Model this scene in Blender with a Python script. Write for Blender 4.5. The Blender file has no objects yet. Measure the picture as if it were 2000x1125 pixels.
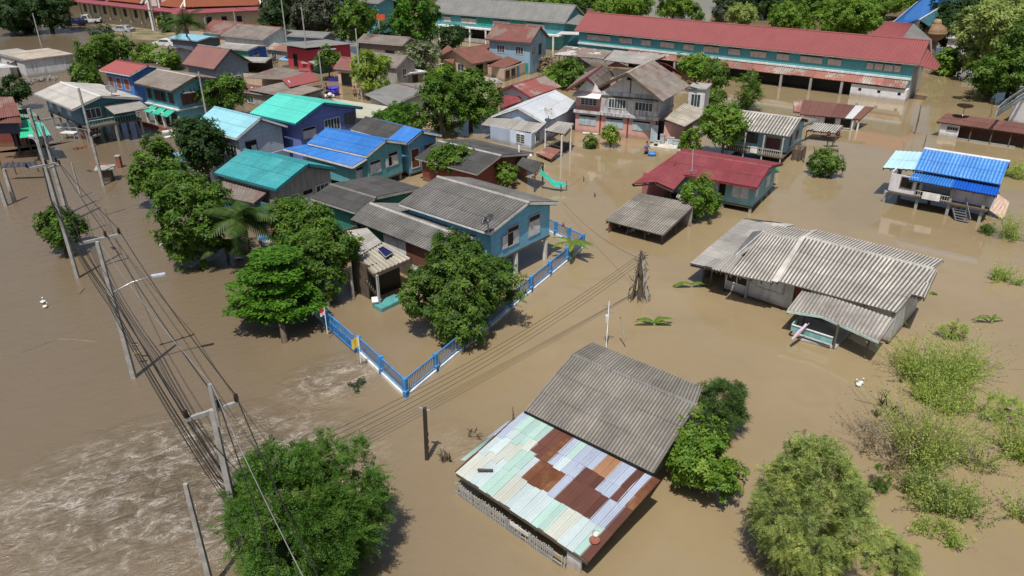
import bpy, math, random
import numpy as np
from mathutils import Vector, Matrix

random.seed(7)
SC = bpy.context.scene
COL = SC.collection

# ---------------------------------------------------------------- camera, sky, sun, exposure
CAM_H, FOC, PITCH = 20.0, 1450.0, math.radians(26.6)
cam = bpy.data.cameras.new('camera')
cam.sensor_width = 36.0
cam.lens = 36.0 * FOC / 2000.0
cam.clip_start = 0.5
cam.clip_end = 3000
cam_o = bpy.data.objects.new('camera', cam)
cam_o.location = (0, 0, CAM_H)
cam_o.rotation_euler = (math.pi / 2 - PITCH, 0, 0)
COL.objects.link(cam_o)
SC.camera = cam_o

SUN_ELEV, SHADOW_AZ = math.radians(66), math.radians(76)
world = bpy.data.worlds.new('World')
SC.world = world
world.use_nodes = True
wn = world.node_tree
bg = wn.nodes['Background']
sky = wn.nodes.new('ShaderNodeTexSky')
sky.sky_type = 'NISHITA'
sky.sun_disc = False
sky.sun_elevation = SUN_ELEV
sky.sun_rotation = math.radians(194)
sky.air_density = 1.0
sky.dust_density = 3.0
sky.ozone_density = 1.0
wn.links.new(sky.outputs[0], bg.inputs[0])
bg.inputs[1].default_value = 0.08

sl = bpy.data.lights.new('sun', 'SUN')
sl.energy = 5.0
sl.angle = math.radians(0.53)
sl.color = (1.0, 0.95, 0.87)
sun = bpy.data.objects.new('sun', sl)
sd = Vector((math.cos(SUN_ELEV) * math.cos(SHADOW_AZ), math.cos(SUN_ELEV) * math.sin(SHADOW_AZ), -math.sin(SUN_ELEV)))
sun.rotation_euler = sd.to_track_quat('-Z', 'Y').to_euler()
sun.location = (0, 0, 60)
COL.objects.link(sun)

SC.view_settings.view_transform = 'Standard'
SC.view_settings.look = 'None'
SC.view_settings.exposure = 0.0
SC.view_settings.gamma = 1.0
SC.view_settings.use_curve_mapping = False
SC.cycles.max_bounces = 6
SC.cycles.transparent_max_bounces = 4

# ---------------------------------------------------------------- survey helpers (photo pixel -> point in the place at height z)
def at(px, py, z=0.0):
    dx, dy = (px - 1000) / FOC, (py - 562.5) / FOC
    c, s = math.cos(PITCH), math.sin(PITCH)
    vy, vz = c - dy * s, -s - dy * c
    t = (z - CAM_H) / vz
    return Vector((dx * t, vy * t, z))

def depth(p):
    c, s = math.cos(PITCH), math.sin(PITCH)
    return p[1] * c - (p[2] - CAM_H) * s

def row(p):
    c, s = math.cos(PITCH), math.sin(PITCH)
    return 562.5 + FOC * (-p[1] * s - (p[2] - CAM_H) * c) / depth(p)

def hgt(px, py, ty):
    g = at(px, py)
    lo, hi = 0.0, 19.0
    for _ in range(40):
        m = (lo + hi) / 2
        if row((g[0], g[1], m)) > ty: lo = m
        else: hi = m
    return lo

ZM = {'Z1': (0, 0, 3.75), 'Z2': (400, 0, 3.75), 'Z3': (800, 0, 3.75), 'Z4': (1250, 0, 2.6667), 'Z5': (0, 200, 3.125),
      'Z6': (250, 170, 3.213), 'Z7': (650, 220, 3.41), 'Z8': (900, 100, 3.636), 'Y1': (1150, 180, 3.751),
      'Y2': (1550, 160, 3.751), 'Y3': (1300, 400, 3.333), 'Y4': (850, 640, 2.32), 'Y5': (1450, 560, 1.991)}
def zq(t, x, y, z=0.0):
    a, b, s = ZM[t]
    return at(a + x / s, b + y / s, z)

# ---------------------------------------------------------------- material helpers
class N:
    def __init__(s, name, rough=0.8, metal=0.0, spec=0.3):
        s.m = bpy.data.materials.new(name)
        s.m.use_nodes = True
        s.t = s.m.node_tree
        s.b = s.t.nodes['Principled BSDF']
        s.b.inputs['Roughness'].default_value = rough
        s.b.inputs['Metallic'].default_value = metal
        s.b.inputs['Specular IOR Level'].default_value = spec
    def n(s, typ, **kw):
        x = s.t.nodes.new(typ)
        for k, v in kw.items(): setattr(x, k, v)
        return x
    def put(s, sock, v):
        if hasattr(v, 'is_linked'): s.t.links.new(v, sock)
        else: sock.default_value = v
    def math(s, op, a, b=0.0, clamp=False):
        x = s.n('ShaderNodeMath', operation=op, use_clamp=clamp)
        s.put(x.inputs[0], a); s.put(x.inputs[1], b)
        return x.outputs[0]
    def mix(s, f, a, b):
        x = s.n('ShaderNodeMix', data_type='RGBA')
        s.put(x.inputs[0], f)
        for i, c in ((6, a), (7, b)):
            if isinstance(c, tuple): c = (*c[:3], 1.0)
            s.put(x.inputs[i], c)
        return x.outputs[2]
    def coord(s, which='Object', scale=(1, 1, 1), rnd=True):
        tc = s.n('ShaderNodeTexCoord')
        mp = s.n('ShaderNodeMapping')
        mp.inputs['Scale'].default_value = scale
        s.put(mp.inputs[0], tc.outputs[which])
        if rnd:
            oi = s.n('ShaderNodeObjectInfo')
            c = s.n('ShaderNodeCombineXYZ')
            v = s.math('MULTIPLY', oi.outputs['Random'], 37.0)
            for i in range(3): s.put(c.inputs[i], v)
            s.put(mp.inputs['Location'], c.outputs[0])
        return mp.outputs[0]
    def noise(s, vec, scale=1.0, detail=4.0, rough=0.6, dist=0.0):
        x = s.n('ShaderNodeTexNoise')
        s.put(x.inputs['Vector'], vec)
        x.inputs['Scale'].default_value = scale
        x.inputs['Detail'].default_value = detail
        x.inputs['Roughness'].default_value = rough
        x.inputs['Distortion'].default_value = dist
        return x.outputs['Fac']
    def ramp(s, f, lo, hi):
        x = s.n('ShaderNodeMapRange')
        s.put(x.inputs[0], f)
        x.inputs[1].default_value = lo; x.inputs[2].default_value = hi
        return x.outputs[0]
    def rnd(s):
        return s.n('ShaderNodeObjectInfo').outputs['Random']
    def color(s, c): s.put(s.b.inputs['Base Color'], (*c[:3], 1.0) if isinstance(c, tuple) else c)
    def bump(s, h, strength=0.5, dist=0.05):
        x = s.n('ShaderNodeBump')
        x.inputs['Strength'].default_value = strength
        x.inputs['Distance'].default_value = dist
        s.put(x.inputs['Height'], h)
        s.put(s.b.inputs['Normal'], x.outputs[0])

MATS = {}
def plain(name, c, rough=0.7, metal=0.0, var=0.25, scale=2.0):
    """painted / bare surface with mild blotchy wear"""
    if name in MATS: return MATS[name]
    k = N(name, rough, metal)
    f = k.ramp(k.noise(k.coord(), scale, 5), 0.35, 0.75)
    d = tuple(x * (1 - 1.6 * var) for x in c)
    k.color(k.mix(f, c, d))
    MATS[name] = k.m
    return k.m

def wallmat(name, c, dirt=0.45, plank=0.0, dc=(0.09, 0.085, 0.075), rough=0.75, thr=0.45):
    """painted boards or plaster with rain streaks and a tide mark of mud that stands just above the flood"""
    if name in MATS: return MATS[name]
    k = N(name, rough)
    st = k.ramp(k.noise(k.coord(scale=(2.2, 2.2, 0.35)), 1.6, 6, 0.65), thr, thr + 0.3)
    bl = k.ramp(k.noise(k.coord(), 0.6, 4), 0.4, 0.7)
    col = k.mix(k.math('MULTIPLY', bl, 0.35), c, tuple(x * 0.62 for x in c))
    col = k.mix(k.math('MULTIPLY', st, dirt), col, dc)
    geo = k.n('ShaderNodeNewGeometry')
    z = k.n('ShaderNodeSeparateXYZ'); k.put(z.inputs[0], geo.outputs['Position'])
    wob = k.math('MULTIPLY', k.noise(k.coord(rnd=False), 2.0, 2), 0.35)
    mud = k.ramp(k.math('SUBTRACT', z.outputs[2], wob), 0.36, 0.04)
    col = k.mix(k.math('MULTIPLY', mud, 0.6), col, (0.20, 0.15, 0.09))
    if plank:
        tc = k.n('ShaderNodeTexCoord'); zz = k.n('ShaderNodeSeparateXYZ'); k.put(zz.inputs[0], tc.outputs['Object'])
        fr = k.math('FRACT', k.math('DIVIDE', zz.outputs[2], plank))
        line = k.ramp(fr, 0.12, 0.0)
        idx = k.math('FLOOR', k.math('DIVIDE', zz.outputs[2], plank))
        wn_ = k.n('ShaderNodeTexWhiteNoise', noise_dimensions='1D'); k.put(wn_.inputs['W'], idx)
        col = k.mix(k.math('MULTIPLY', wn_.outputs['Value'], 0.25), col, tuple(x * 0.55 for x in c))
        col = k.mix(k.math('MULTIPLY', line, 0.55), col, tuple(x * 0.35 for x in c))
        k.bump(fr, 0.6, 0.02)
    k.color(col)
    MATS[name] = k.m
    return k.m

def roofmat(name, c, dirt, stripe=0.6, stain=0.5, var=0.25, rough=0.85, metal=0.0, patch=None, course=0.0, light=None, patchlim=(0.52, 0.6)):
    """corrugated sheet: grime settles in the valleys, streaks run down the slope, every sheet has aged differently"""
    if name in MATS: return MATS[name]
    k = N(name, rough, metal, 0.25)
    tc = k.n('ShaderNodeTexCoord')
    uv = k.n('ShaderNodeSeparateXYZ'); k.put(uv.inputs[0], tc.outputs['UV'])
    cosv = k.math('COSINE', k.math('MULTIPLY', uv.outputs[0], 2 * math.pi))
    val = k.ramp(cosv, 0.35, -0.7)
    mp = k.n('ShaderNodeMapping'); mp.inputs['Scale'].default_value = (0.8, 0.3, 1)
    k.put(mp.inputs[0], tc.outputs['UV'])
    loc = k.n('ShaderNodeCombineXYZ'); r = k.math('MULTIPLY', k.rnd(), 60.0)
    k.put(loc.inputs[0], r); k.put(loc.inputs[1], r); k.put(mp.inputs['Location'], loc.outputs[0])
    st = k.ramp(k.noise(mp.outputs[0], 1.3, 6, 0.7), 0.38, 0.72)
    geo = k.n('ShaderNodeNewGeometry')
    bl = k.ramp(k.noise(geo.outputs['Position'], 0.55, 6, 0.65), 0.36, 0.68)
    fine = k.ramp(k.noise(geo.outputs['Position'], 7.0, 4, 0.7), 0.35, 0.7)
    col = c
    if light: col = k.mix(k.ramp(k.noise(geo.outputs['Position'], 0.9, 5, 0.7), 0.45, 0.65), c, light)
    col = k.mix(k.math('MULTIPLY', bl, stain), col, dirt)
    col = k.mix(k.math('MULTIPLY', st, stain * 0.8), col, dirt)
    if patch: col = k.mix(k.ramp(k.noise(geo.outputs['Position'], 0.42, 5, 0.6), *patchlim), col, patch)
    col = k.mix(k.math('MULTIPLY', fine, 0.3), col, dirt)
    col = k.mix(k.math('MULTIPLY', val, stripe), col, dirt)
    if course:
        fr = k.math('FRACT', k.math('DIVIDE', uv.outputs[1], course))
        col = k.mix(k.math('MULTIPLY', k.ramp(fr, 0.14, 0.0), 0.5), col, dirt)
    dk = k.math('ADD', 1.0 - var, k.math('MULTIPLY', k.rnd(), 2 * var))
    hs = k.n('ShaderNodeHueSaturation'); k.put(hs.inputs['Color'], col); k.put(hs.inputs['Value'], dk)
    k.color(hs.outputs[0])
    MATS[name] = k.m
    return k.m

def leafmat(name, a, b, c=None, trans=0.3):
    if name in MATS: return MATS[name]
    k = N(name, 0.55, 0, 0.25)
    geo = k.n('ShaderNodeNewGeometry')
    r = geo.outputs['Random Per Island']
    col = k.mix(r, a, b)
    if c: col = k.mix(k.ramp(k.noise(k.coord(), 1.3, 3), 0.47, 0.66), col, c)
    k.color(col)
    tr = k.n('ShaderNodeBsdfTranslucent')
    hs = k.n('ShaderNodeHueSaturation'); k.put(hs.inputs['Color'], col); hs.inputs['Value'].default_value = 1.5
    k.put(tr.inputs[0], hs.outputs[0])
    mx = k.n('ShaderNodeMixShader'); mx.inputs[0].default_value = trans
    k.t.links.new(k.b.outputs[0], mx.inputs[1]); k.t.links.new(tr.outputs[0], mx.inputs[2])
    k.t.links.new(mx.outputs[0], k.t.nodes['Material Output'].inputs[0])
    MATS[name] = k.m
    return k.m

# ---------------------------------------------------------------- mesh helpers
def V(*a): return Vector(a)

class M:
    """collects faces; build() makes ONE mesh object"""
    def __init__(s):
        s.v, s.f, s.mi, s.uv, s.sm = [], [], [], [], []
    def face(s, pts, mi=0, uv=None, smooth=False):
        i = len(s.v)
        s.v += [tuple(p) for p in pts]
        s.f.append(tuple(range(i, i + len(pts))))
        s.mi.append(mi); s.sm.append(smooth)
        s.uv += uv if uv else [(0, 0)] * len(pts)
        return s
    def hexa(s, a, b, c, d, e, f, g, h, mi=0):
        i = len(s.v)
        s.v += [tuple(p) for p in (a, b, c, d, e, f, g, h)]
        for q in ((0, 3, 2, 1), (4, 5, 6, 7), (0, 1, 5, 4), (1, 2, 6, 5), (2, 3, 7, 6), (3, 0, 4, 7)):
            s.f.append(tuple(i + j for j in q)); s.mi.append(mi); s.sm.append(False); s.uv += [(0, 0)] * 4
        return s
    def box(s, x0, x1, y0, y1, z0, z1, mi=0):
        return s.hexa((x0, y0, z0), (x1, y0, z0), (x1, y1, z0), (x0, y1, z0), (x0, y0, z1), (x1, y0, z1), (x1, y1, z1), (x0, y1, z1), mi)
    def bar(s, p, q, w=0.1, h=None, mi=0, up=V(0, 0, 1), w1=None):
        p, q = Vector(p), Vector(q)
        h = w if h is None else h
        d = (q - p).normalized()
        if abs(d.dot(up)) > 0.98: up = V(0, 1, 0)
        x = d.cross(up).normalized(); y = x.cross(d).normalized()
        k = 1.0 if w1 is None else w1 / w
        A = [p - x * w / 2 - y * h / 2, p + x * w / 2 - y * h / 2, p + x * w / 2 + y * h / 2, p - x * w / 2 + y * h / 2]
        B = [q - (x * w / 2 + y * h / 2) * k, q + (x * w / 2 - y * h / 2) * k, q + (x * w / 2 + y * h / 2) * k, q - (x * w / 2 - y * h / 2) * k]
        return s.hexa(A[0], A[3], A[2], A[1], B[0], B[3], B[2], B[1], mi) if False else s.hexa(*A, *B, mi)
    def tube(s, pts, radii, n=6, mi=0, cap=True, smooth=True):
        pts = [Vector(p) for p in pts]
        if not hasattr(radii, '__len__'): radii = [radii] * len(pts)
        base = len(s.v)
        for i, p in enumerate(pts):
            d = (pts[min(i + 1, len(pts) - 1)] - pts[max(i - 1, 0)]).normalized()
            u = V(0, 0, 1) if abs(d.z) < 0.9 else V(1, 0, 0)
            x = d.cross(u).normalized(); y = x.cross(d)
            for k in range(n):
                a = 2 * math.pi * k / n
                s.v.append(tuple(p + (x * math.cos(a) + y * math.sin(a)) * radii[i]))
        for i in range(len(pts) - 1):
            for k in range(n):
                a, b = base + i * n + k, base + i * n + (k + 1) % n
                s.f.append((a, b, b + n, a + n)); s.mi.append(mi); s.sm.append(smooth); s.uv += [(0, 0)] * 4
        if cap:
            for i0 in (0, len(pts) - 1):
                s.f.append(tuple(base + i0 * n + k for k in range(n))); s.mi.append(mi); s.sm.append(False); s.uv += [(0, 0)] * n
        return s
    def lathe(s, c, prof, n=14, mi=0):
        c = Vector(c); base = len(s.v)
        for r, z in prof:
            for k in range(n):
                a = 2 * math.pi * k / n
                s.v.append((c.x + r * math.cos(a), c.y + r * math.sin(a), c.z + z))
        for i in range(len(prof) - 1):
            for k in range(n):
                a, b = base + i * n + k, base + i * n + (k + 1) % n
                s.f.append((a, b, b + n, a + n)); s.mi.append(mi); s.sm.append(True); s.uv += [(0, 0)] * 4
        return s
    def slab(s, a, b, c, d, t=0.06, mi=0):
        a, b, c, d = (Vector(p) for p in (a, b, c, d))
        n = (b - a).cross(d - a).normalized() * t
        return s.hexa(a - n, b - n, c - n, d - n, a, b, c, d, mi)
    def corr(s, a, b, c, d, pitch=0.2, amp=0.025, nv=1, t=0.03, seg=4, mi=0, sag=0.0):
        """a->b runs along the eave, a->d up the slope; waves repeat along a->b"""
        a, b, c, d = (Vector(p) for p in (a, b, c, d))
        nrm = (b - a).cross(d - a).normalized()
        L = (b - a).length; H = ((d - a).length + (c - b).length) / 2
        nw = max(1, round(L / pitch)); nu = nw * seg
        base = len(s.v)
        for j in range(nv + 1):
            v = j / nv
            for i in range(nu + 1):
                u = i / nu
                p = (a * (1 - u) + b * u) * (1 - v) + (d * (1 - u) + c * u) * v
                s.v.append(tuple(p + nrm * (amp * math.cos(2 * math.pi * i / seg) - sag * 4 * v * (1 - v))))
        for j in range(nv):
            for i in range(nu):
                k = base + j * (nu + 1) + i
                s.f.append((k, k + 1, k + nu + 2, k + nu + 1)); s.mi.append(mi); s.sm.append(seg > 2)
                u0, u1, v0, v1 = i / seg, (i + 1) / seg, j / nv * H, (j + 1) / nv * H
                s.uv += [(u0, v0), (u1, v0), (u1, v1), (u0, v1)]
        if t:
            e = nrm * (amp + t)
            s.face([a - e, d - e, c - e, b - e], mi)
            s.face([a - e, b - e, b + nrm * (-amp), a + nrm * (-amp)], mi)
        return s
    def mesh(s, name, mats):
        me = bpy.data.meshes.new(name)
        me.from_pydata(s.v, [], s.f)
        me.polygons.foreach_set('material_index', s.mi)
        me.polygons.foreach_set('use_smooth', s.sm)
        ul = me.uv_layers.new(name='UVMap')
        ul.data.foreach_set('uv', np.array(s.uv, dtype=np.float32).ravel())
        for m in (mats if isinstance(mats, (list, tuple)) else [mats]): me.materials.append(m)
        me.update()
        return me

def link(name, me, parent=None, loc=None):
    o = bpy.data.objects.new(name, me)
    COL.objects.link(o)
    if parent: o.parent = parent
    if loc is not None: o.location = loc
    return o

def tag(o, label=None, cat=None, group=None, kind=None):
    if label: o['label'] = label
    if cat: o['category'] = cat
    if group: o['group'] = group
    if kind: o['kind'] = kind
    return o

class T:
    """a thing: an Empty at its base, parts are added in its own coordinates"""
    def __init__(s, name, label, cat, loc=(0, 0, 0), rot=0.0, group=None):
        s.o = link(name, None)
        s.o.location = loc
        s.o.rotation_euler = (0, 0, math.radians(rot))
        s.mw = Matrix.Translation(Vector(loc)) @ Matrix.Rotation(math.radians(rot), 4, 'Z')
        s.iv = s.mw.inverted()
        tag(s.o, label, cat, group)
    def l(s, p): return s.iv @ Vector(p)
    def q(s, t, x, y, z): return s.l(zq(t, x, y, z))
    def p(s, x, y, z): return s.l(at(x, y, z))
    def add(s, name, m, mats, parent=None, label=None):
        o = link(name, m.mesh(name, mats), parent or s.o)
        if label: o['label'] = label
        return o

def copy_tree(o, parent=None):
    c = o.copy(); COL.objects.link(c)
    c.parent = parent
    for ch in o.children: copy_tree(ch, c)
    return c

# ---------------------------------------------------------------- building pieces
def roof(t, quad, mat, pitch=0.2, amp=0.025, nu=0, nv=0, seg=4, name='roof', fascia=None, mats=None, t_=0.03, jit=0.006, twist=0.0):
    """one slope. quad = eave a, eave b, top b, top a (local). With nu, nv the slope is laid in single sheets over purlins."""
    a, b, c, d = (Vector(p) for p in quad)
    n = (b - a).cross(d - a).normalized()
    if n.z < 0: a, b, c, d, n = b, a, d, c, -n
    if not nu:
        m = M().corr(a, b, c, d, pitch, amp, max(1, nv or 1), t_, seg)
        o = t.add(name, m, [mat, fascia or mat])
        if fascia:
            m = M()
            for p, q in ((a, b), (b, c), (a, d)): m.bar(p - n * 0.09, q - n * 0.09, 0.05, 0.13)
            t.add('fascia', m, fascia, o)
        return o
    m = M()
    for j in range(nv + 1):
        v = min(max(j / nv, 0.03), 0.97)
        m.bar(a.lerp(d, v) - n * 0.09, b.lerp(c, v) - n * 0.09, 0.06, 0.09)
    for i in range(5):
        u = min(max(i / 4, 0.02), 0.98)
        m.bar(a.lerp(b, u) - n * 0.19, d.lerp(c, u) - n * 0.19, 0.07, 0.1)
    o = t.add(name, m, fascia or MATS['old timber'])
    par = ((a + c) - (b + d)).length < 0.03
    W = (b - a).length / nu
    pit = W / max(1, round(W / pitch))
    cache = {}
    for j in range(nv):
        for i in range(nu):
            u0, u1 = i / nu, (i + 1) / nu
            v0, v1 = j / nv - (0.05 / nv if j else 0), (j + 1) / nv
            P = lambda u, v: (a * (1 - u) + b * u) * (1 - v) + (d * (1 - u) + c * u) * v
            lift = n * (0.018 if j else 0.0)
            cs = [P(u0, v0) + lift, P(u1, v0) + lift, P(u1, v1), P(u0, v1)]
            org = cs[0].copy()
            key = (j > 0) if par else (i, j)
            mm = mat if not mats else mats(i, j)
            key = (key, mm.name)
            if key not in cache:
                cache[key] = M().corr(*[k - org for k in cs], pit, amp, 1, 0.012, seg).mesh('roof_sheet', mm)
            so = link('roof_sheet', cache[key], o, org + n * random.uniform(0, jit))
            if twist: so.rotation_euler = (0, 0, random.uniform(-twist, twist))
    return o

def ridge_cap(t, p, q, mat, w=0.24, parent=None):
    p, q = Vector(p), Vector(q)
    d = (q - p).normalized(); x = d.cross(V(0, 0, 1)).normalized()
    m = M()
    w = min(w, .24); k = max(2, int((q - p).length / 0.9))
    for i in range(k):
        a, b = p.lerp(q, i / k), p.lerp(q, (i + 1.04) / k)
        z0, z1 = V(0, 0, 0.05), V(0, 0, 0.075)
        for s in (1, -1):
            e = x * s * w / 2 - V(0, 0, w * 0.25)
            m.hexa(a + e, b + e, b, a, a + e + z0, b + e + z0, b + z1, a + z1)
    return t.add('ridge_cap', m, mat, parent)

def win(t, a, b, u, z, w, h, n=2, frame=None, shut=None, top=0.25, opened=(), pane=None, grille=False, parent=None, name='window', deep=0.05):
    """window on the wall a->b (outside is to the right of a->b)"""
    a, b = V(a[0], a[1], 0), V(b[0], b[1], 0)
    d = (b - a).normalized(); o = V(d.y, -d.x, 0)
    P = lambda uu, zz, e: a + d * uu + o * e + V(0, 0, zz)
    fw = 0.06
    m = M()
    def bx(u0, u1, z0, z1, e0, e1, mi=0):
        m.hexa(P(u0, z0, e1), P(u1, z0, e1), P(u1, z0, e0), P(u0, z0, e0), P(u0, z1, e1), P(u1, z1, e1), P(u1, z1, e0), P(u0, z1, e0), mi)
    bx(u, u + w, z, z + h, 0.004, 0.015, 1)
    for (u0, u1, z0, z1) in ((u - fw, u, z - fw, z + h + fw), (u + w, u + w + fw, z - fw, z + h + fw), (u, u + w, z - fw, z), (u, u + w, z + h, z + h + fw)):
        bx(u0, u1, z0, z1, 0.003, deep)
    if shut and top > 0: bx(u, u + w, z + h * (1 - top) - 0.02, z + h * (1 - top) + 0.02, 0.016, deep)
    if not shut:
        for i in range(1, n): bx(u + w * i / n - 0.025, u + w * i / n + 0.025, z, z + h, 0.016, deep * 0.8)
    if grille:
        for i in range(1, 4): bx(u, u + w, z + h * i / 4 - 0.012, z + h * i / 4 + 0.012, 0.016, deep * 0.7)
    wo = t.add(name, m, [frame or MATS['grey frame'], MATS['dark opening']], parent)
    depth_ok = parent is None
    for i in range(n):
        u0, u1 = u + w * i / n + 0.012, u + w * (i + 1) / n - 0.012
        mm = M(); sv = m; m = mm
        if shut:
            zz1 = z + h * (1 - top) - 0.03
            if i in opened:
                if i == 0:
                    e = u - fw - (u1 - u0); m.hexa(P(e, z, 0.075), P(u - fw, z, 0.075), P(u - fw, z, 0.055), P(e, z, 0.055), P(e, zz1, 0.075), P(u - fw, zz1, 0.075), P(u - fw, zz1, 0.055), P(e, zz1, 0.055))
                else:
                    m.hexa(P(u1, z, 0.5), P(u1 + 0.03, z, 0.5), P(u1 + 0.03, z, 0.05), P(u1, z, 0.05), P(u1, zz1, 0.5), P(u1 + 0.03, zz1, 0.5), P(u1 + 0.03, zz1, 0.05), P(u1, zz1, 0.05))
            else: bx(u0, u1, z + 0.01, zz1, 0.017, 0.04)
            if depth_ok: t.add('shutter', m, shut, wo)
        elif pane:
            bx(u0 + 0.01, u1 - 0.01, z + 0.01, z + h - 0.01, 0.017, 0.026)
            if depth_ok: t.add('pane', m, pane, wo)
        m = sv
    return wo

def wall4(t, x0, x1, y0, y1, z0, z1, mat, gable=None, th=0.08, sides='FRBL', mats=None):
    """four wall parts; gable = (y of ridge, z of ridge) lifts the two end walls to a point; z1 may be (front, back)"""
    zf, zb = z1 if isinstance(z1, tuple) else (z1, z1)
    def prism(poly, n):
        m = M(); k = len(poly)
        A = [Vector(p) for p in poly]; B = [p - n * th for p in A]
        m.face(A); m.face(B[::-1])
        for i in range(k): m.face([A[i], B[i], B[(i + 1) % k], A[(i + 1) % k]])
        return m
    g = [(gable[0], gable[1])] if gable else []
    W = {'F': ([(x0, y0, z0), (x1, y0, z0), (x1, y0, zf), (x0, y0, zf)], V(0, -1, 0)),
         'B': ([(x1, y1, z0), (x0, y1, z0), (x0, y1, zb), (x1, y1, zb)], V(0, 1, 0)),
         'R': ([(x1, y0 + th, z0), (x1, y1 - th, z0), (x1, y1 - th, zb)] + [(x1, y, z) for y, z in g] + [(x1, y0 + th, zf)], V(1, 0, 0)),
         'L': ([(x0, y1 - th, z0), (x0, y0 + th, z0), (x0, y0 + th, zf)] + [(x0, y, z) for y, z in g] + [(x0, y1 - th, zb)], V(-1, 0, 0))}
    r = {}
    for s in sides:
        poly, n = W[s]
        r[s] = t.add('wall', prism(poly, n), (mats or {}).get(s, mat))
    return r

def posts(t, pts, z0, z1, mat, w=0.16, name='post'):
    for p in pts:
        t.add(name, M().bar((p[0], p[1], z0), (p[0], p[1], p[2] if len(p) > 2 else z1), w), mat)

def house(name, label, cat, fit, rm, wm, floor=-0.6, pitch=0.22, amp=0.03, sheets=None, ov=0.45, oe=0.45, wins=(), stilts=None,
          cap=None, fascia=None, rb=None, sides='FRBL', wmats=None, seg=4, group=None, kfloor=None):
    """rectangular gabled house; fit = x, y, angle, length, width, eave height, ridge height, ridge place"""
    ox, oy, an, L, W, ze, zr, k = fit
    t = T(name, label, cat, (ox, oy, 0), an, group)
    fa = fascia or MATS['grey frame']
    yr = k * W
    F = ((0, 0, ze), (L, 0, ze), (L, yr, zr), (0, yr, zr))
    B = ((L, W, ze), (0, W, ze), (0, yr, zr), (L, yr, zr))
    for qd, m in ((F, rm), (B, rb or rm)):
        if sheets:
            sl_ = (Vector(qd[3]) - Vector(qd[0])).length
            roof(t, qd, m, pitch, amp, max(2, round(L / sheets[0])), max(1, round(sl_ / sheets[1])), seg)
        else: roof(t, qd, m, pitch, amp, 0, 2, seg)
    ridge_cap(t, (-0.05, yr, zr), (L + 0.05, yr, zr), cap or rm)
    m = M()
    for x in (0.02, L - 0.02):
        m.bar((x, 0, ze - 0.09), (x, yr, zr - 0.09), 0.05, 0.17)
        m.bar((x, W, ze - 0.09), (x, yr, zr - 0.09), 0.05, 0.17)
    m.bar((0.05, 0.02, ze - 0.1), (L - 0.05, 0.02, ze - 0.1), 0.04, 0.12)
    t.add('bargeboard', m, fa)
    x0, x1, y0, y1 = ov, L - ov, oe, W - oe
    sf = (zr - ze) / yr
    zf = ze + sf * y0 - 0.1; zb = ze + (zr - ze) / (W - yr) * oe - 0.1
    t.wz = (x0, x1, y0, y1, floor, zf)
    wall4(t, x0, x1, y0, y1, floor, (zf, zb), wm, (yr, zr - 0.16), sides=sides, mats=wmats)
    if stilts or kfloor:
        t.add('floor', M().box(x0 - 0.03, x1 + 0.03, y0 - 0.03, y1 + 0.03, floor - 0.14, floor - 0.002), MATS['old timber'])
    if stilts:
        nx, ny = stilts
        for i in range(nx):
            for j in range(ny):
                x = x0 + 0.12 + (x1 - x0 - 0.24) * i / max(1, nx - 1); y = y0 + 0.12 + (y1 - y0 - 0.24) * j / max(1, ny - 1)
                t.add('stilt', M().bar((x, y, -1.2), (x, y, floor - 0.14), 0.2), MATS['concrete'])
    S = {'F': ((x0, y0), (x1, y0)), 'R': ((x1, y0), (x1, y1)), 'B': ((x1, y1), (x0, y1)), 'L': ((x0, y1), (x0, y0))}
    for wd in wins:
        s, u, z, w, h = wd[:5]
        kw = wd[5] if len(wd) > 5 else {}
        win(t, *S[s], u, z, w, h, **kw)
    return t

def dish(p, r, az, el, label, mat, on):
    """satellite dish standing on a roof"""
    t = T('satellite_dish', label, 'satellite dish', p, az)
    m = M(); prof = [(0.02 * r, 0.0)] + [(r * i / 5, 0.22 * r * (i / 5) ** 2) for i in range(1, 6)]
    m.lathe((0, 0, 0), prof + [(r * 1.02, 0.21 * r), (r * 0.6, 0.05 * r), (0.02 * r, -0.02)], 16)
    o = t.add('dish', m, mat)
    o.location = (0, 0, 0.75); o.rotation_euler = (0, math.radians(el), 0)
    t.add('mast', M().tube([(0, 0, -0.12), (0, 0, 0.78)], 0.035), MATS['galvanised'])
    f = Matrix.Rotation(math.radians(el), 4, 'Y')
    tip = f @ V(0, 0, r * 0.9) + V(0, 0, 0.75)
    m = M()
    for k in range(3):
        a = 2 * math.pi * k / 3
        m.tube([f @ V(r * 0.9 * math.cos(a), r * 0.9 * math.sin(a), 0.2 * r) + V(0, 0, 0.75), tip], 0.012, 4)
    m.box(tip.x - 0.05, tip.x + 0.05, tip.y - 0.05, tip.y + 0.05, tip.z - 0.06, tip.z + 0.06)
    t.add('feed_arm', m, MATS['galvanised'])
    return t

# ---------------------------------------------------------------- shared materials
plain('old timber', (0.12, 0.095, 0.07), 0.85)
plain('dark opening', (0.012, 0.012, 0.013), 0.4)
plain('grey frame', (0.42, 0.42, 0.41), 0.6)
plain('white paint', (0.72, 0.72, 0.70), 0.55)
plain('white shutter', (0.60, 0.63, 0.68), 0.55)
plain('concrete', (0.34, 0.33, 0.31), 0.85)
plain('pole concrete', (0.36, 0.35, 0.33), 0.85, 0, 0.3, 3)
plain('galvanised', (0.5, 0.51, 0.52), 0.4, 0.6)
plain('black rubber', (0.015, 0.015, 0.016), 0.5)
plain('insulator brown', (0.03, 0.018, 0.014), 0.3)
plain('blue paint', (0.055, 0.27, 0.66), 0.5)
plain('teal paint', (0.10, 0.34, 0.37), 0.6)
plain('rust brown', (0.17, 0.06, 0.035), 0.9)
plain('brick red', (0.28, 0.10, 0.075), 0.85)
plain('glass pane', (0.06, 0.08, 0.10), 0.08)
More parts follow.
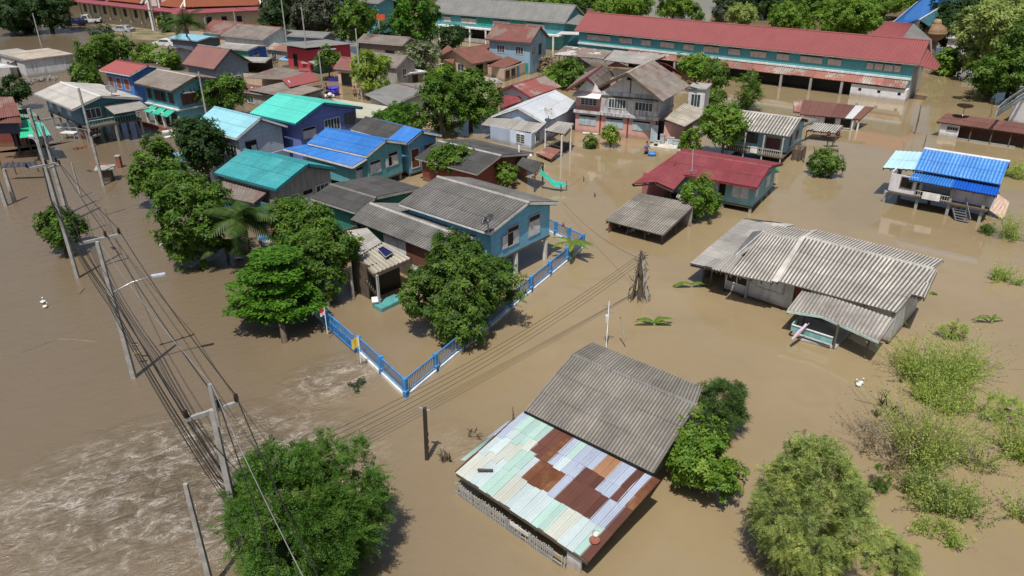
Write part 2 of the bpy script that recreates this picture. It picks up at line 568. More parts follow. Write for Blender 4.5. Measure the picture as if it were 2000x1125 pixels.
plain('pale glass', (0.42, 0.52, 0.58), 0.15)
plain('bark', (0.13, 0.10, 0.075), 0.9)
plain('wire black', (0.02, 0.02, 0.02), 0.6)
plain('wire grey', (0.5, 0.5, 0.5), 0.4, 0.6)
plain('cream curtain', (0.62, 0.55, 0.50), 0.8)
plain('brown shutter', (0.13, 0.055, 0.05), 0.7)

# ---------------------------------------------------------------- flood water
def build_water():
    k = N('muddy flood water', 0.08, 0, 0.5)
    k.b.inputs['IOR'].default_value = 1.6
    geo = k.n('ShaderNodeNewGeometry')
    P = geo.outputs['Position']
    sx = k.n('ShaderNodeSeparateXYZ'); k.put(sx.inputs[0], P)
    def blob(cx, cy, rx, ry, ang=0):
        mp = k.n('ShaderNodeMapping', vector_type='TEXTURE')
        mp.inputs['Location'].default_value = (cx, cy, 0)
        mp.inputs['Rotation'].default_value = (0, 0, math.radians(ang))
        mp.inputs['Scale'].default_value = (rx, ry, 1e6)
        k.put(mp.inputs[0], P)
        vl = k.n('ShaderNodeVectorMath', operation='LENGTH'); k.put(vl.inputs[0], mp.outputs[0])
        return k.ramp(vl.outputs['Value'], 1.0, 0.35)
    big = k.noise(P, 0.07, 4, 0.55, 0.8)
    mid = k.noise(P, 0.35, 5, 0.6, 1.5)
    col = k.mix(k.ramp(big, 0.35, 0.65), (0.238, 0.182, 0.104), (0.278, 0.215, 0.126))
    col = k.mix(k.math('MULTIPLY', k.ramp(mid, 0.5, 0.7), 0.3), col, (0.208, 0.158, 0.092))
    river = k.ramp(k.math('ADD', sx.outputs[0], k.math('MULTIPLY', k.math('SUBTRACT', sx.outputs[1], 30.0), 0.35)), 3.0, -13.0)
    col = k.mix(k.math('MULTIPLY', river, 0.85), col, (0.135, 0.103, 0.070))  # darker silt tint, also standing in for dimmer light on this side
    # broken water where the current runs over the flooded road
    b1 = blob(-12.6, 22.8, 8.8, 5.6, 15); b2 = blob(-8.6, 30.0, 3.3, 2.6, 40); b3 = blob(-1.6, 24.8, 3.2, 1.6, -35); b4 = k.math('MAXIMUM', blob(-11.3, 23.2, 2.2, 4.2, -12), blob(-15.6, 27.2, 0.8, 0.5, 20))
    rough_area = k.math('MAXIMUM', b1, k.math('MAXIMUM', k.math('MULTIPLY', b2, 0.62), k.math('MULTIPLY', b3, 0.28)))
    mpf = k.n('ShaderNodeMapping', vector_type='TEXTURE'); mpf.inputs['Rotation'].default_value = (0, 0, math.radians(38)); mpf.inputs['Scale'].default_value = (1.45, 0.72, 1)
    k.put(mpf.inputs[0], P)
    vo = k.noise(mpf.outputs[0], 1.5, 10, 0.68, 0.9)
    ridge = k.math('ABSOLUTE', k.math('SUBTRACT', vo, 0.5))
    streak = k.math('MAXIMUM', k.ramp(ridge, 0.022, 0.0), k.math('MULTIPLY', k.ramp(ridge, 0.11, 0.0), 0.38))
    patchy = k.ramp(k.noise(P, 0.9, 3, 0.6, 1.0), 0.42, 0.64)
    foam = k.math('MULTIPLY', k.math('MULTIPLY', streak, patchy), k.ramp(rough_area, 0.1, 0.8))
    churn = k.math('MULTIPLY', k.ramp(k.noise(mpf.outputs[0], 2.4, 7, 0.75, 1.5), 0.60, 0.72), k.ramp(k.math('MULTIPLY', b4, k.noise(P, 0.6, 2)), 0.3, 0.6))
    foam = k.math('MAXIMUM', k.math('MULTIPLY', foam, 0.85), k.math('MULTIPLY', churn, 0.8), True)
    ripl = k.noise(mpf.outputs[0], 3.2, 6, 0.65, 0.8)
    col = k.mix(k.math('MULTIPLY', k.math('MULTIPLY', rough_area, k.ramp(ripl, 0.44, 0.64)), 0.4), col, (0.25, 0.205, 0.15))
    col = k.mix(foam, col, (0.72, 0.67, 0.60))
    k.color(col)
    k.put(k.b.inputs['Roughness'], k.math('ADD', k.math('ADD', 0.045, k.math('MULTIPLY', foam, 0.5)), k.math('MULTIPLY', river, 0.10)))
    # surface relief: still ripples everywhere, chop in the current
    small = k.noise(P, 2.2, 3, 0.5)
    chop = k.noise(mpf.outputs[0], 1.3, 7, 0.66, 1.2)
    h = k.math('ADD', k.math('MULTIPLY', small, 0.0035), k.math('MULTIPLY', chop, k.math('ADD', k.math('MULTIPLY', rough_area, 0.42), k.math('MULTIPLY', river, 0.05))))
    k.bump(h, 1.0, 1.0)
    m = M()
    xs = [-900, -300, -60, 60, 300, 900]; ys = [-40, 60, 150, 300, 1500]
    for i in range(5):
        for j in range(4):
            m.face([(xs[i], ys[j], 0), (xs[i + 1], ys[j], 0), (xs[i + 1], ys[j + 1], 0), (xs[i], ys[j + 1], 0)])
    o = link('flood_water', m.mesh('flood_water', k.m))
    tag(o, kind='structure')
build_water()
# ---------------------------------------------------------------- roof and wall finishes
R_old = roofmat('grey cement sheet', (0.34, 0.315, 0.28), (0.062, 0.057, 0.052), 0.75, 0.5, 0.12, patch=(0.15, 0.14, 0.13), patchlim=(0.55, 0.75))
R_dark = roofmat('dark cement sheet', (0.105, 0.105, 0.106), (0.026, 0.026, 0.026), 0.65, 0.5, 0.16)
R_mid = roofmat('weathered cement sheet', (0.215, 0.21, 0.203), (0.042, 0.041, 0.04), 0.75, 0.5, 0.12, patch=(0.11, 0.107, 0.105), patchlim=(0.5, 0.8))
R_pale = roofmat('pale cement sheet', (0.60, 0.58, 0.54), (0.075, 0.068, 0.06), 0.97, 0.42, 0.10)
R_lean = roofmat('silvery cement sheet', (0.43, 0.42, 0.40), (0.13, 0.12, 0.11), 0.6, 0.5, 0.14)
R_porch = roofmat('lichened cement sheet', (0.46, 0.44, 0.40), (0.10, 0.09, 0.085), 0.7, 0.6, 0.16, patch=(0.22, 0.19, 0.175), patchlim=(0.5, 0.62))
R_cream = roofmat('cream cement sheet', (0.50, 0.47, 0.40), (0.14, 0.125, 0.10), 0.5, 0.5, 0.1)
R_teal = roofmat('teal sheet', (0.045, 0.34, 0.36), (0.014, 0.13, 0.16), 0.6, 0.35, 0.10, 0.6, course=0.62, light=(.09, .40, .41))
R_turq = roofmat('turquoise sheet', (0.10, 0.56, 0.47), (0.04, 0.30, 0.27), 0.5, 0.2, 0.06, 0.5, course=0.62)
R_ltblue = roofmat('pale blue sheet', (0.30, 0.58, 0.66), (0.12, 0.30, 0.37), 0.5, 0.25, 0.06, 0.5, course=0.62)
R_blue = roofmat('blue sheet', (0.045, 0.22, 0.60), (0.012, 0.075, 0.29), 0.75, 0.3, 0.10, 0.45, course=0.6, light=(.09, .27, .60))
R_blue2 = roofmat('bright blue sheet', (0.12, 0.33, 0.68), (0.02, 0.11, 0.38), 0.8, 0.25, 0.08, 0.45, course=0.45, light=(.19, .40, .70))
R_blue3 = roofmat('deep blue sheet', (0.012, 0.105, 0.52), (0.006, 0.05, 0.28), 0.7, 0.15, 0.12, 0.45, course=0.45)
R_red = roofmat('red sheet', (0.235, 0.048, 0.058), (0.125, 0.030, 0.035), 0.5, 0.45, 0.07, 0.6, light=(.26, .075, .085))
R_school = roofmat('school red sheet', (0.265, 0.075, 0.078), (0.17, 0.055, 0.055), 0.25, 0.4, 0.05, 0.7)
R_tile = roofmat('brown red tile', (0.26, 0.10, 0.075), (0.10, 0.055, 0.045), 0.35, 0.7, 0.1)
R_tile2 = roofmat('mottled red tile', (0.26, 0.075, 0.07), (0.11, 0.075, 0.065), 0.35, 0.6, 0.1, patch=(0.24, 0.17, 0.15), patchlim=(0.52, 0.62))
R_greybrown = roofmat('grey brown sheet', (0.27, 0.24, 0.215), (0.10, 0.085, 0.075), 0.4, 0.6, 0.1, patch=(0.17, 0.10, 0.085), patchlim=(0.54, 0.66))
R_greyfar = roofmat('far grey sheet', (0.23, 0.23, 0.225), (0.10, 0.10, 0.098), 0.4, 0.5, 0.08)
R_whitefar = roofmat('white sheet', (0.60, 0.61, 0.63), (0.30, 0.30, 0.31), 0.4, 0.3, 0.06, 0.5)
R_white = roofmat('galvanised white sheet', (0.56, 0.60, 0.65), (0.28, 0.30, 0.33), 0.4, 0.35, 0.07, 0.5)
R_patchred = roofmat('red patched grey tile', (0.30, 0.265, 0.235), (0.12, 0.10, 0.09), 0.35, 0.6, 0.08, patch=(0.27, 0.05, 0.05), patchlim=(0.57, 0.585))
R_awning = roofmat('blotched tin awning', (0.50, 0.44, 0.40), (0.12, 0.085, 0.07), 0.5, 0.7, 0.2, patch=(0.30, 0.12, 0.10), patchlim=(0.46, 0.52))
R_brown = roofmat('brown rusted sheet', (0.19, 0.085, 0.072), (0.09, 0.045, 0.038), 0.55, 0.5, 0.14)
R_temple = roofmat('temple orange tile', (0.24, 0.075, 0.035), (0.15, 0.045, 0.03), 0.2, 0.3, 0.05)
R_maroon = roofmat('temple maroon edge', (0.24, 0.07, 0.09), (0.17, 0.04, 0.05), 0.2, 0.3, 0.05)
# the old tin of the patched roof, one finish per kind of sheet
TIN = {
    'c': roofmat('tin cream', (0.47, 0.51, 0.47), (0.32, 0.32, 0.28), 0.18, 0.45, 0.08, 0.55),
    'w': roofmat('tin pale blue white', (0.47, 0.55, 0.57), (0.30, 0.36, 0.38), 0.18, 0.45, 0.08, 0.5),
    't': roofmat('tin pale teal', (0.36, 0.50, 0.46), (0.25, 0.38, 0.35), 0.18, 0.45, 0.12, 0.5),
    'b': roofmat('tin silver blue', (0.44, 0.50, 0.62), (0.26, 0.30, 0.38), 0.25, 0.45, 0.08, 0.42, 0.25),
    'd': roofmat('tin dark rust', (0.135, 0.052, 0.038), (0.062, 0.030, 0.024), 0.5, 0.5, 0.22, 0.95),
    'o': roofmat('tin orange rust', (0.185, 0.066, 0.027), (0.085, 0.032, 0.020), 0.4, 0.8, 0.2, 0.95, light=(0.33, 0.19, 0.10)),
    'n': roofmat('tin tan rust', (0.40, 0.22, 0.12), (0.20, 0.10, 0.06), 0.4, 0.6, 0.15, 0.9),
}
Wl_white = wallmat('white board wall', (0.62, 0.63, 0.64), 0.5, 0.2)
Wl_blue = wallmat('sky blue board wall', (0.19, 0.50, 0.72), 0.25, 0.2)
Wl_teal = wallmat('teal board wall', (0.13, 0.40, 0.46), 0.4, 0.2)
Wl_grey = wallmat('bare cement wall', (0.36, 0.34, 0.32), 0.65)
Wl_violet = wallmat('violet blue wall', (0.17, 0.22, 0.56), 0.3, 0.22)
Wl_paleblue = wallmat('pale blue plaster', (0.52, 0.62, 0.76), 0.25)
Wl_pink = wallmat('pink plaster', (0.62, 0.35, 0.31), 0.3)
Wl_stain = wallmat('black stained plaster', (0.60, 0.60, 0.62), 0.95, 0, (0.05, 0.05, 0.055), thr=.42)
Wl_cream = wallmat('cream plaster', (0.55, 0.42, 0.31), 0.3)
Wl_yellow = wallmat('temple yellow plaster', (0.55, 0.46, 0.31), 0.25)
Wl_whitep = wallmat('white plaster', (0.68, 0.68, 0.70), 0.35)
Wl_school = wallmat('school teal boards', (0.10, 0.37, 0.42), 0.35, 0.3)
Wl_brown = wallmat('brown tin wall', (0.15, 0.062, 0.042), 0.4)
Wl_red = wallmat('dark red boards', (0.22, 0.06, 0.045), 0.4, 0.2)
Wl_crimson = wallmat('crimson plaster', (0.45, 0.045, 0.07), 0.2)
Wl_dblue = wallmat('strong blue plaster', (0.045, 0.16, 0.55), 0.2)
Wl_green = wallmat('green plaster', (0.06, 0.26, 0.17), 0.3)
Wl_dteal = wallmat('dark teal boards', (0.05, 0.20, 0.24), 0.4, 0.2)
m_ = MATS
SH = dict(frame=m_['grey frame'], shut=m_['white shutter'])
BR = dict(frame=m_['teal paint'], shut=m_['brown shutter'], top=0.0)
GL = dict(frame=m_['white paint'], pane=m_['glass pane'])

# ---------------------------------------------------------------- patched tin house (nearest, bottom of the picture)
def patched_house():
    t = T('tin_house', 'single-storey house with a patchwork of rusty and pale tin sheets below a grey roof', 'house', zq('Y4', 560, 700, 0), -38)
    q = lambda x, y, z: t.q('Y4', x, y, z)
    gl, gr, rl, rr, bl, br = q(405, 376, 1.8), q(988, 660, 1.8), q(620, 120, 2.75), q(1183, 350, 2.75), q(712, 65, 2.3), q(1212, 268, 2.3)
    roof(t, (gl, gr, rr, rl), R_old, 0.142, 0.024, 6, 3, 4, jit=0.01)
    roof(t, (br, bl, rl, rr), R_old, 0.142, 0.024, 6, 1, 4, jit=0.01)
    ridge_cap(t, rl, rr, R_mid, 0.17)
    fl, fr, tl, tr = q(97, 656, 0.92), q(692, 1058, 0.92), q(404, 380, 1.72), q(1018, 690, 1.66)
    rows = ['ccwwttccwwwwttccwwtd', 'wwccttwoooobdddddbbd', 'bwttcddobwbbdddbbdbo', 'bttttddobtbbbnnbbdbo']
    n0 = (fr - fl).cross(tl - fl).normalized()
    base = M()
    for v in (.04, .28, .52, .76, .97): base.bar(fl.lerp(tl, v) - n0 * .08, fr.lerp(tr, v) - n0 * .08, .06, .08)
    tin = t.add('roof', base, m_['old timber'])
    P = lambda u, v: (fl * (1 - u) + fr * u) * (1 - v) + (tl * (1 - u) + tr * u) * v
    for i in range(20):
        cuts = [0.0] + [c + random.uniform(-.012, .012) for c in (.33, .60, .76)] + [1.0]
        if i < 6 and i % 2: cuts[1] += .07; cuts[2] += .04
        for j in range(4):
            v0, v1 = cuts[j] - (.012 if j else random.uniform(-.006, .012)), cuts[j + 1]
            up = n0 * (.010 if j else .0) + n0 * random.uniform(0, .015)
            w = random.uniform(-.003, .004)
            q4 = [P(i / 20 - .003, v0) + up + n0 * .006 * (i % 2), P((i + 1) / 20 + .004 + w, v0) + up, P((i + 1) / 20 + .004, v1) + n0 * random.uniform(0, .010), P(i / 20 - .003 + w, v1) + n0 * .006 * (i % 2)]
            o0 = q4[0].copy()
            link('roof_sheet', M().corr(*[p - o0 for p in q4], .085, .006, 1, .008, 2).mesh('roof_sheet', TIN[rows[j][i]]), tin, o0)
    # loose strips at the left edge, one rusted, one teal
    for (a, b, c, d, k, z0, z1) in (((88, 652), (106, 660), (352, 416), (338, 428), 'd', 0.80, 1.5), ((113, 600), (136, 603), (300, 475), (228, 505), 't', 0.62, 1.1), ((228, 505), (300, 475), (345, 425), (330, 424), 'b', 1.08, 1.4)):
        roof(t, (q(*a, z0), q(*b, z0), q(*c, z1), q(*d, z1)), TIN[k], 0.085, 0.01, 0, 1, 2, name='loose_sheet', t_=0.01)
    # flashing strip between the two roofs
    t.add('gutter', M().bar(gl - V(0, 0, .06), gr - V(0, 0, .06), 0.1, 0.08), m_['dark opening'])
    t.add('fascia', M().bar(fl - V(0, 0, 0.1), fr - V(0, 0, 0.1), 0.05, 0.12), m_['old timber'])
    # walls: boards under the tin, plaster behind
    e = (fr - fl).normalized(); s = (tl - fl); s.z = 0; s.normalize()
    L = (fr - fl).length
    f0 = fl + s * 0.5
    def pt(u, v, z): r = f0 + e * u + s * v; return V(r.x, r.y, z)
    wl = lambda u0, v0, u1, v1, z1, mt, nm='wall': t.add(nm, M().hexa(pt(u0, v0, -1), pt(u1, v1, -1), pt(u1, v1 + .08, -1), pt(u0, v0 + .08, -1), pt(u0, v0, z1), pt(u1, v1, z1), pt(u1, v1 + .08, z1), pt(u0, v0 + .08, z1)), mt)
    D = 7.0
    wl(0.5, 0.9, L - 1.3, 0.9, 0.86, Wl_brown)
    wl(0.5, D - 0.9, L - 1.3, D - 0.9, 1.6, Wl_grey)
    def side(u, mt):
        m = M(); a, b = 0.95, D - 0.95
        m.hexa(pt(u, a, -1), pt(u + .08, a, -1), pt(u + .08, b, -1), pt(u, b, -1), pt(u, a, 0.85), pt(u + .08, a, 0.85), pt(u + .08, b, 1.75), pt(u, b, 1.75))
        t.add('wall', m, mt)
    side(0.5, Wl_grey); side(L - 1.35, Wl_grey)
    wl(L - 0.95, -.42, L - 0.35, -.42, 0.62, Wl_whitep)
    for u in (0.75, 2.4, 3.6, 5.0, L - 1.0):
        t.add('post', M().bar(pt(u, 0.05, -1), pt(u, 0.05, 0.84), 0.13), m_['concrete'])
    # picket railing along the eave
    pk = M().box(-0.02, 0.02, -0.012, 0.012, 0, 0.72).mesh('picket', m_['grey frame'])
    u = 0.05
    while u < L - 0.8:
        if not (3.55 < u < 3.7 or 5.0 < u < 5.35):
            o = link('picket', pk, t.o, pt(u, -0.66, -0.1 + random.uniform(-0.05, 0.03)))
            o.rotation_euler = (random.uniform(-.05, .05), random.uniform(-.06, .06), math.atan2(e.y, e.x))
        u += 0.088
    for z in (0.12, 0.45):
        t.add('rail', M().bar(pt(0, -0.63, z), pt(L - 0.95, -0.63, z), 0.03, 0.06), m_['concrete'])
    t.add('gate_panel', M().bar(pt(3.0, -0.69, 0.5), pt(3.9, -0.69, 0.5), 0.02, 0.16), m_['white paint'])
    # odd scraps on the tin
    b = T('metal_bucket', 'white metal bucket lying on rust at the low corner of the patched tin roof', 'bucket', t.mw @ (q(726, 945, 1.10)), 20)
    b.add('pail', M().lathe((0, 0, 0), [(0.01, 0), (0.09, 0), (0.12, 0.16), (0.11, 0.155), (0.085, 0.02)], 12), m_['white paint'])
    b.add('handle', M().tube([(-.12, 0, .15), (-.07, .09, .17), (.07, .09, .17), (.12, 0, .15)], 0.01, 4), m_['galvanised'])
    b = T('red_basin', 'dull red basin lying beside the white bucket on the patched tin roof', 'basin', t.mw @ (q(722, 968, 1.07)), 0)
    b.add('bowl', M().lathe((0, 0, 0), [(0.01, 0.02), (0.13, 0.0), (0.18, 0.08), (0.19, 0.08), (0.14, -0.01)], 14), m_['brick red'])
    a_, b_ = q(192, 648, 1.13), q(262, 652, 1.13)
    p = T('roof_pipe', 'short dark pipe lying across the pale sheets of the patched tin roof', 'pipe', t.mw @ a_)
    w = t.mw @ b_ - t.mw @ a_
    p.add('tube', M().tube([(0, 0, 0.05), (w.x, w.y, 0.06)], 0.05, 8), m_['old timber'])
    return t
patched_house()

# ---------------------------------------------------------------- long pale-roofed house
def long_house():
    t = T('long_house', 'long white wooden house with pale ribbed roof and a porch over a teal railing', 'house', zq('Y3', 800, 690, 0), -36)
    q = lambda x, y, z: t.q('Y3', x, y, z)
    ZE, ZR, ZB = 2.05, 3.0, 2.55
    # right section
    rl, rr = q(905, 207, ZR), q(1742, 415, ZR)
    fl, fr = q(712, 492, ZE), q(1500, 702, ZE)
    bl, br = q(985, 163, ZB), q(1817, 360, ZB)
    roof(t, (fl, fr, rr, rl), R_pale, 0.185, 0.034, 8, 3, 4)
    roof(t, (br, bl, rl, rr), R_pale, 0.185, 0.034, 8, 1, 4)
    ridge_cap(t, rl, rr, R_lean, 0.3)
    k0, k1 = fr.lerp(rr, 0.40), fr.lerp(rr, 0.985)
    dx = (fr - fl).normalized() * 0.62
    roof(t, (k0, k0 + dx, k1 + dx * .35, k1), R_pale, 0.185, 0.034, 1, 2, 4)
    # left section
    l0, l1 = q(640, 180, ZR - .05), q(872, 228, ZR - .05)
    e0, e1 = q(420, 450, ZE - .02), q(690, 507, ZE - .02)
    c0, c1 = q(732, 135, ZB - .05), q(945, 170, ZB - .05)
    roof(t, (e0, e1, l1, l0), R_pale, 0.185, 0.034, 3, 3, 4)
    roof(t, (c1, c0, l0, l1), R_pale, 0.185, 0.034, 3, 1, 4)
    ridge_cap(t, l0, l1, R_lean, 0.3)
    # white gutter tray between the two sections
    up = V(0, 0, 0.07)
    m = M().slab(q(686, 500, ZE) + up, q(728, 510, ZE) + up, q(912, 212, ZR) + up, q(872, 222, ZR) + up, 0.05)
    m.slab(q(872, 222, ZR) + up, q(912, 212, ZR) + up, q(990, 166, ZB) + up, q(948, 172, ZB) + up, 0.05)
    t.add('valley_gutter', m, roofmat('white cement', (0.66, 0.64, 0.60), (0.25, 0.235, 0.22), 0, 0.75, 0.02))
    # small lower piece and the lean-to on the left
    roof(t, (q(300, 418, 1.85), q(420, 447, 1.85), q(505, 330, 2.3), q(405, 325, 2.3)), R_lean, 0.215, 0.036, 2, 1, 4)
    roof(t, (q(505, 90, 1.75), q(155, 382, 1.3), q(360, 425, 1.9), q(735, 150, 2.25)), R_lean, 0.20, 0.03, 6, 2, 4)
    roof(t, (q(505, 88, 1.78), q(640, 180, 1.78), q(850, 130, 2.3), q(700, 110, 2.3)), R_lean, 0.2, 0.03, 0, 1, 4)
    # porch roof with its bent left end
    pa, pb, pc = q(790, 687, 1.42), q(1015, 722, 1.50), q(1390, 890, 1.46)
    ta, tb, tc = q(888, 560, 1.86), q(1085, 603, 1.92), q(1490, 742, 1.92)
    roof(t, (pa, pb, tb, ta), R_porch, 0.21, 0.032, 3, 1, 4)
    roof(t, (pb, pc, tc, tb), R_porch, 0.21, 0.032, 4, 1, 4)
    m = M(); m.bar(pa - up, pb - up, 0.06, 0.12); m.bar(pb - up, pc - up, 0.06, 0.12)
    t.add('porch_fascia', m, plain('pale green paint', (0.45, 0.60, 0.58), 0.6))
    # walls
    A = lambda x, y: q(x, y, 0)
    w0, w1 = A(378, 556), A(800, 692)
    ex = (w1 - w0); ex.z = 0; ex.normalize(); ey = V(-ex.y, ex.x, 0)
    L = 11.6; o = w0
    def P(u, v, z): r = o + ex * u + ey * v; return V(r.x, r.y, z)
    def wall(u0, u1, v, z0, z1, mt):
        m = M().hexa(P(u0, v, z0), P(u1, v, z0), P(u1, v + .08, z0), P(u0, v + .08, z0), P(u0, v, z1), P(u1, v, z1), P(u1, v + .08, z1), P(u0, v + .08, z1))
        return t.add('wall', m, mt)
    L = (q(1560, 775, 0) - w0).dot(ex)
    dpt = 4.6
    wall(0, L, 0, 0.14, 1.98, Wl_white); wall(0.1, L - .1, dpt, -0.5, 2.4, Wl_white)
    for u, mt in ((0.0, Wl_white), (L - .08, Wl_white)):
        m = M().hexa(P(u, .08, 0.12), P(u + .08, .08, 0.12), P(u + .08, dpt, 0.12), P(u, dpt, 0.12), P(u, .08, 1.95), P(u + .08, .08, 1.95), P(u + .08, dpt, 2.45), P(u, dpt, 2.45))
        m.face([P(u + .04, .08, 1.95), P(u + .04, dpt, 2.45), P(u + .04, 2.9, 2.9)])
        t.add('wall', m, mt)
    t.add('floor', M().hexa(P(-.05, -.02, 0.02), P(L, -.02, 0.02), P(L, dpt, 0.02), P(-.05, dpt, 0.02), P(-.05, -.02, 0.12), P(L, -.02, 0.12), P(L, dpt, 0.12), P(-.05, dpt, 0.12)), m_['old timber'])
    for u in (0.06, 1.2, 3.6, 5.8, L - .1):
        t.add('stilt', M().bar(P(u, -0.05, -1), P(u, -0.05, 0.0 if u > .1 else 0.0), 0.16), m_['concrete'])
        t.add('stilt', M().bar(P(u, dpt - .3, -1), P(u, dpt - .3, 0.03), 0.16), m_['concrete'])
    t.add('corner_post', M().bar(P(1.42, -0.05, -1), P(1.42, -0.05, 1.95), 0.13), m_['grey frame'])
    a2, b2 = (P(0, -.001, 0).x, P(0, -.001, 0).y), (P(L, -.001, 0).x, P(L, -.001, 0).y)
    win(t, a2, b2, 0.12, 0.72, 1.22, 0.95, n=2, frame=m_['white paint'], pane=None)
    t.add('window_bar', M().bar(P(0.12, -0.04, 1.2), P(1.34, -0.04, 1.2), 0.04, 0.05), m_['white paint'])
    win(t, a2, b2, 1.95, 0.95, 1.55, 0.85, n=2, top=0.0, **SH)
    win(t, a2, b2, 4.15, 0.3, 0.75, 1.5, n=1, frame=m_['old timber'], pane=m_['rust brown'], name='door')
    # dark lean-to room on the left
    z = -0.5
    l_ = [A(160, 400), A(240, 520), A(378, 556)]
    m = M(); c0_, c1_ = q(520, 250, 0), q(250, 470, 0)
    t.add('lean_to_wall', M().bar(V(c0_.x, c0_.y, .6), V(c1_.x, c1_.y, .6), 0.08, 1.4), Wl_grey)
    for x, y in ((240, 515), (290, 530)):
        a = A(x, y); t.add('post', M().bar((a.x, a.y, -1), (a.x, a.y, 1.35), 0.1), m_['old timber'])
    # porch: posts, floor, teal railing
    for bx, by, z1 in ((890, 800, 1.45), (1092, 938, 1.45), (1295, 1000, 1.43)):
        a = A(bx, by); t.add('porch_post', M().bar((a.x, a.y, -1), (a.x, a.y, z1), 0.1), m_['old timber'])
    f = [q(870, 872, 0.12), q(1110, 930, 0.12), q(1230, 800, 0.12), q(870, 720, 0.12)]
    t.add('porch_floor', M().slab(*f, 0.1), m_['grey frame'])
    r = [q(822, 782, 0.75), q(1090, 868, 0.75)]
    tealm = plain('pale teal boards', (0.22, 0.46, 0.47), 0.6)
    n_ = 7
    d_ = r[1] - r[0]
    for i in range(n_):
        a, b = r[0] + d_ * (i / n_), r[0] + d_ * ((i + .96) / n_)
        t.add('rail_board', M().hexa(a - V(0, 0, .36), b - V(0, 0, .36), b + ey * .04 - V(0, 0, .36), a + ey * .04 - V(0, 0, .36), a, b, b + ey * .04, a + ey * .04), tealm)
    t.add('rail', M().bar(r[0] + V(0, 0, .03), r[1] + V(0, 0, .03), 0.08, 0.05), m_['white paint'])
    s0 = q(862, 722, 0.9)
    t.add('side_rail', M().bar(r[0] - V(0, 0, .15), s0 - V(0, 0, .25), 0.05, 0.35), tealm)
    # flag on a slanting pole beneath the porch eave
    p0, p1 = zq('Y3', 935, 770, 1.15), zq('Y3', 825, 885, 0.55)
    g = T('flag', 'faded pink and white flag rolled on a pole slanting out below the porch roof', 'flag', p0)
    w = p1 - p0
    g.add('pole', M().tube([(0, 0, 0), w], 0.025, 6), m_['grey frame'])
    side = V(w.y, -w.x, 0).normalized()
    for i, (cc, o0, o1) in enumerate((((0.62, 0.25, 0.32), 0.0, 0.06), ((0.7, 0.62, 0.68), 0.05, 0.11), ((0.35, 0.3, 0.55), 0.10, 0.15))):
        mm = M()
        for k in range(6):
            a, b = w * (0.08 + 0.14 * k), w * (0.08 + 0.14 * (k + 1))
            sg = V(0, 0, -0.03 * math.sin(k * 1.3)); s2 = V(0, 0, -0.03 * math.sin((k + 1) * 1.3))
            mm.slab(a + side * o0 + sg, b + side * o0 + s2, b + side * o1 + s2, a + side * o1 + sg, 0.015)
        g.add('cloth', mm, plain('flag stripe %s' % ('pink', 'white', 'violet')[i], cc, 0.8))
    return t
long_house()

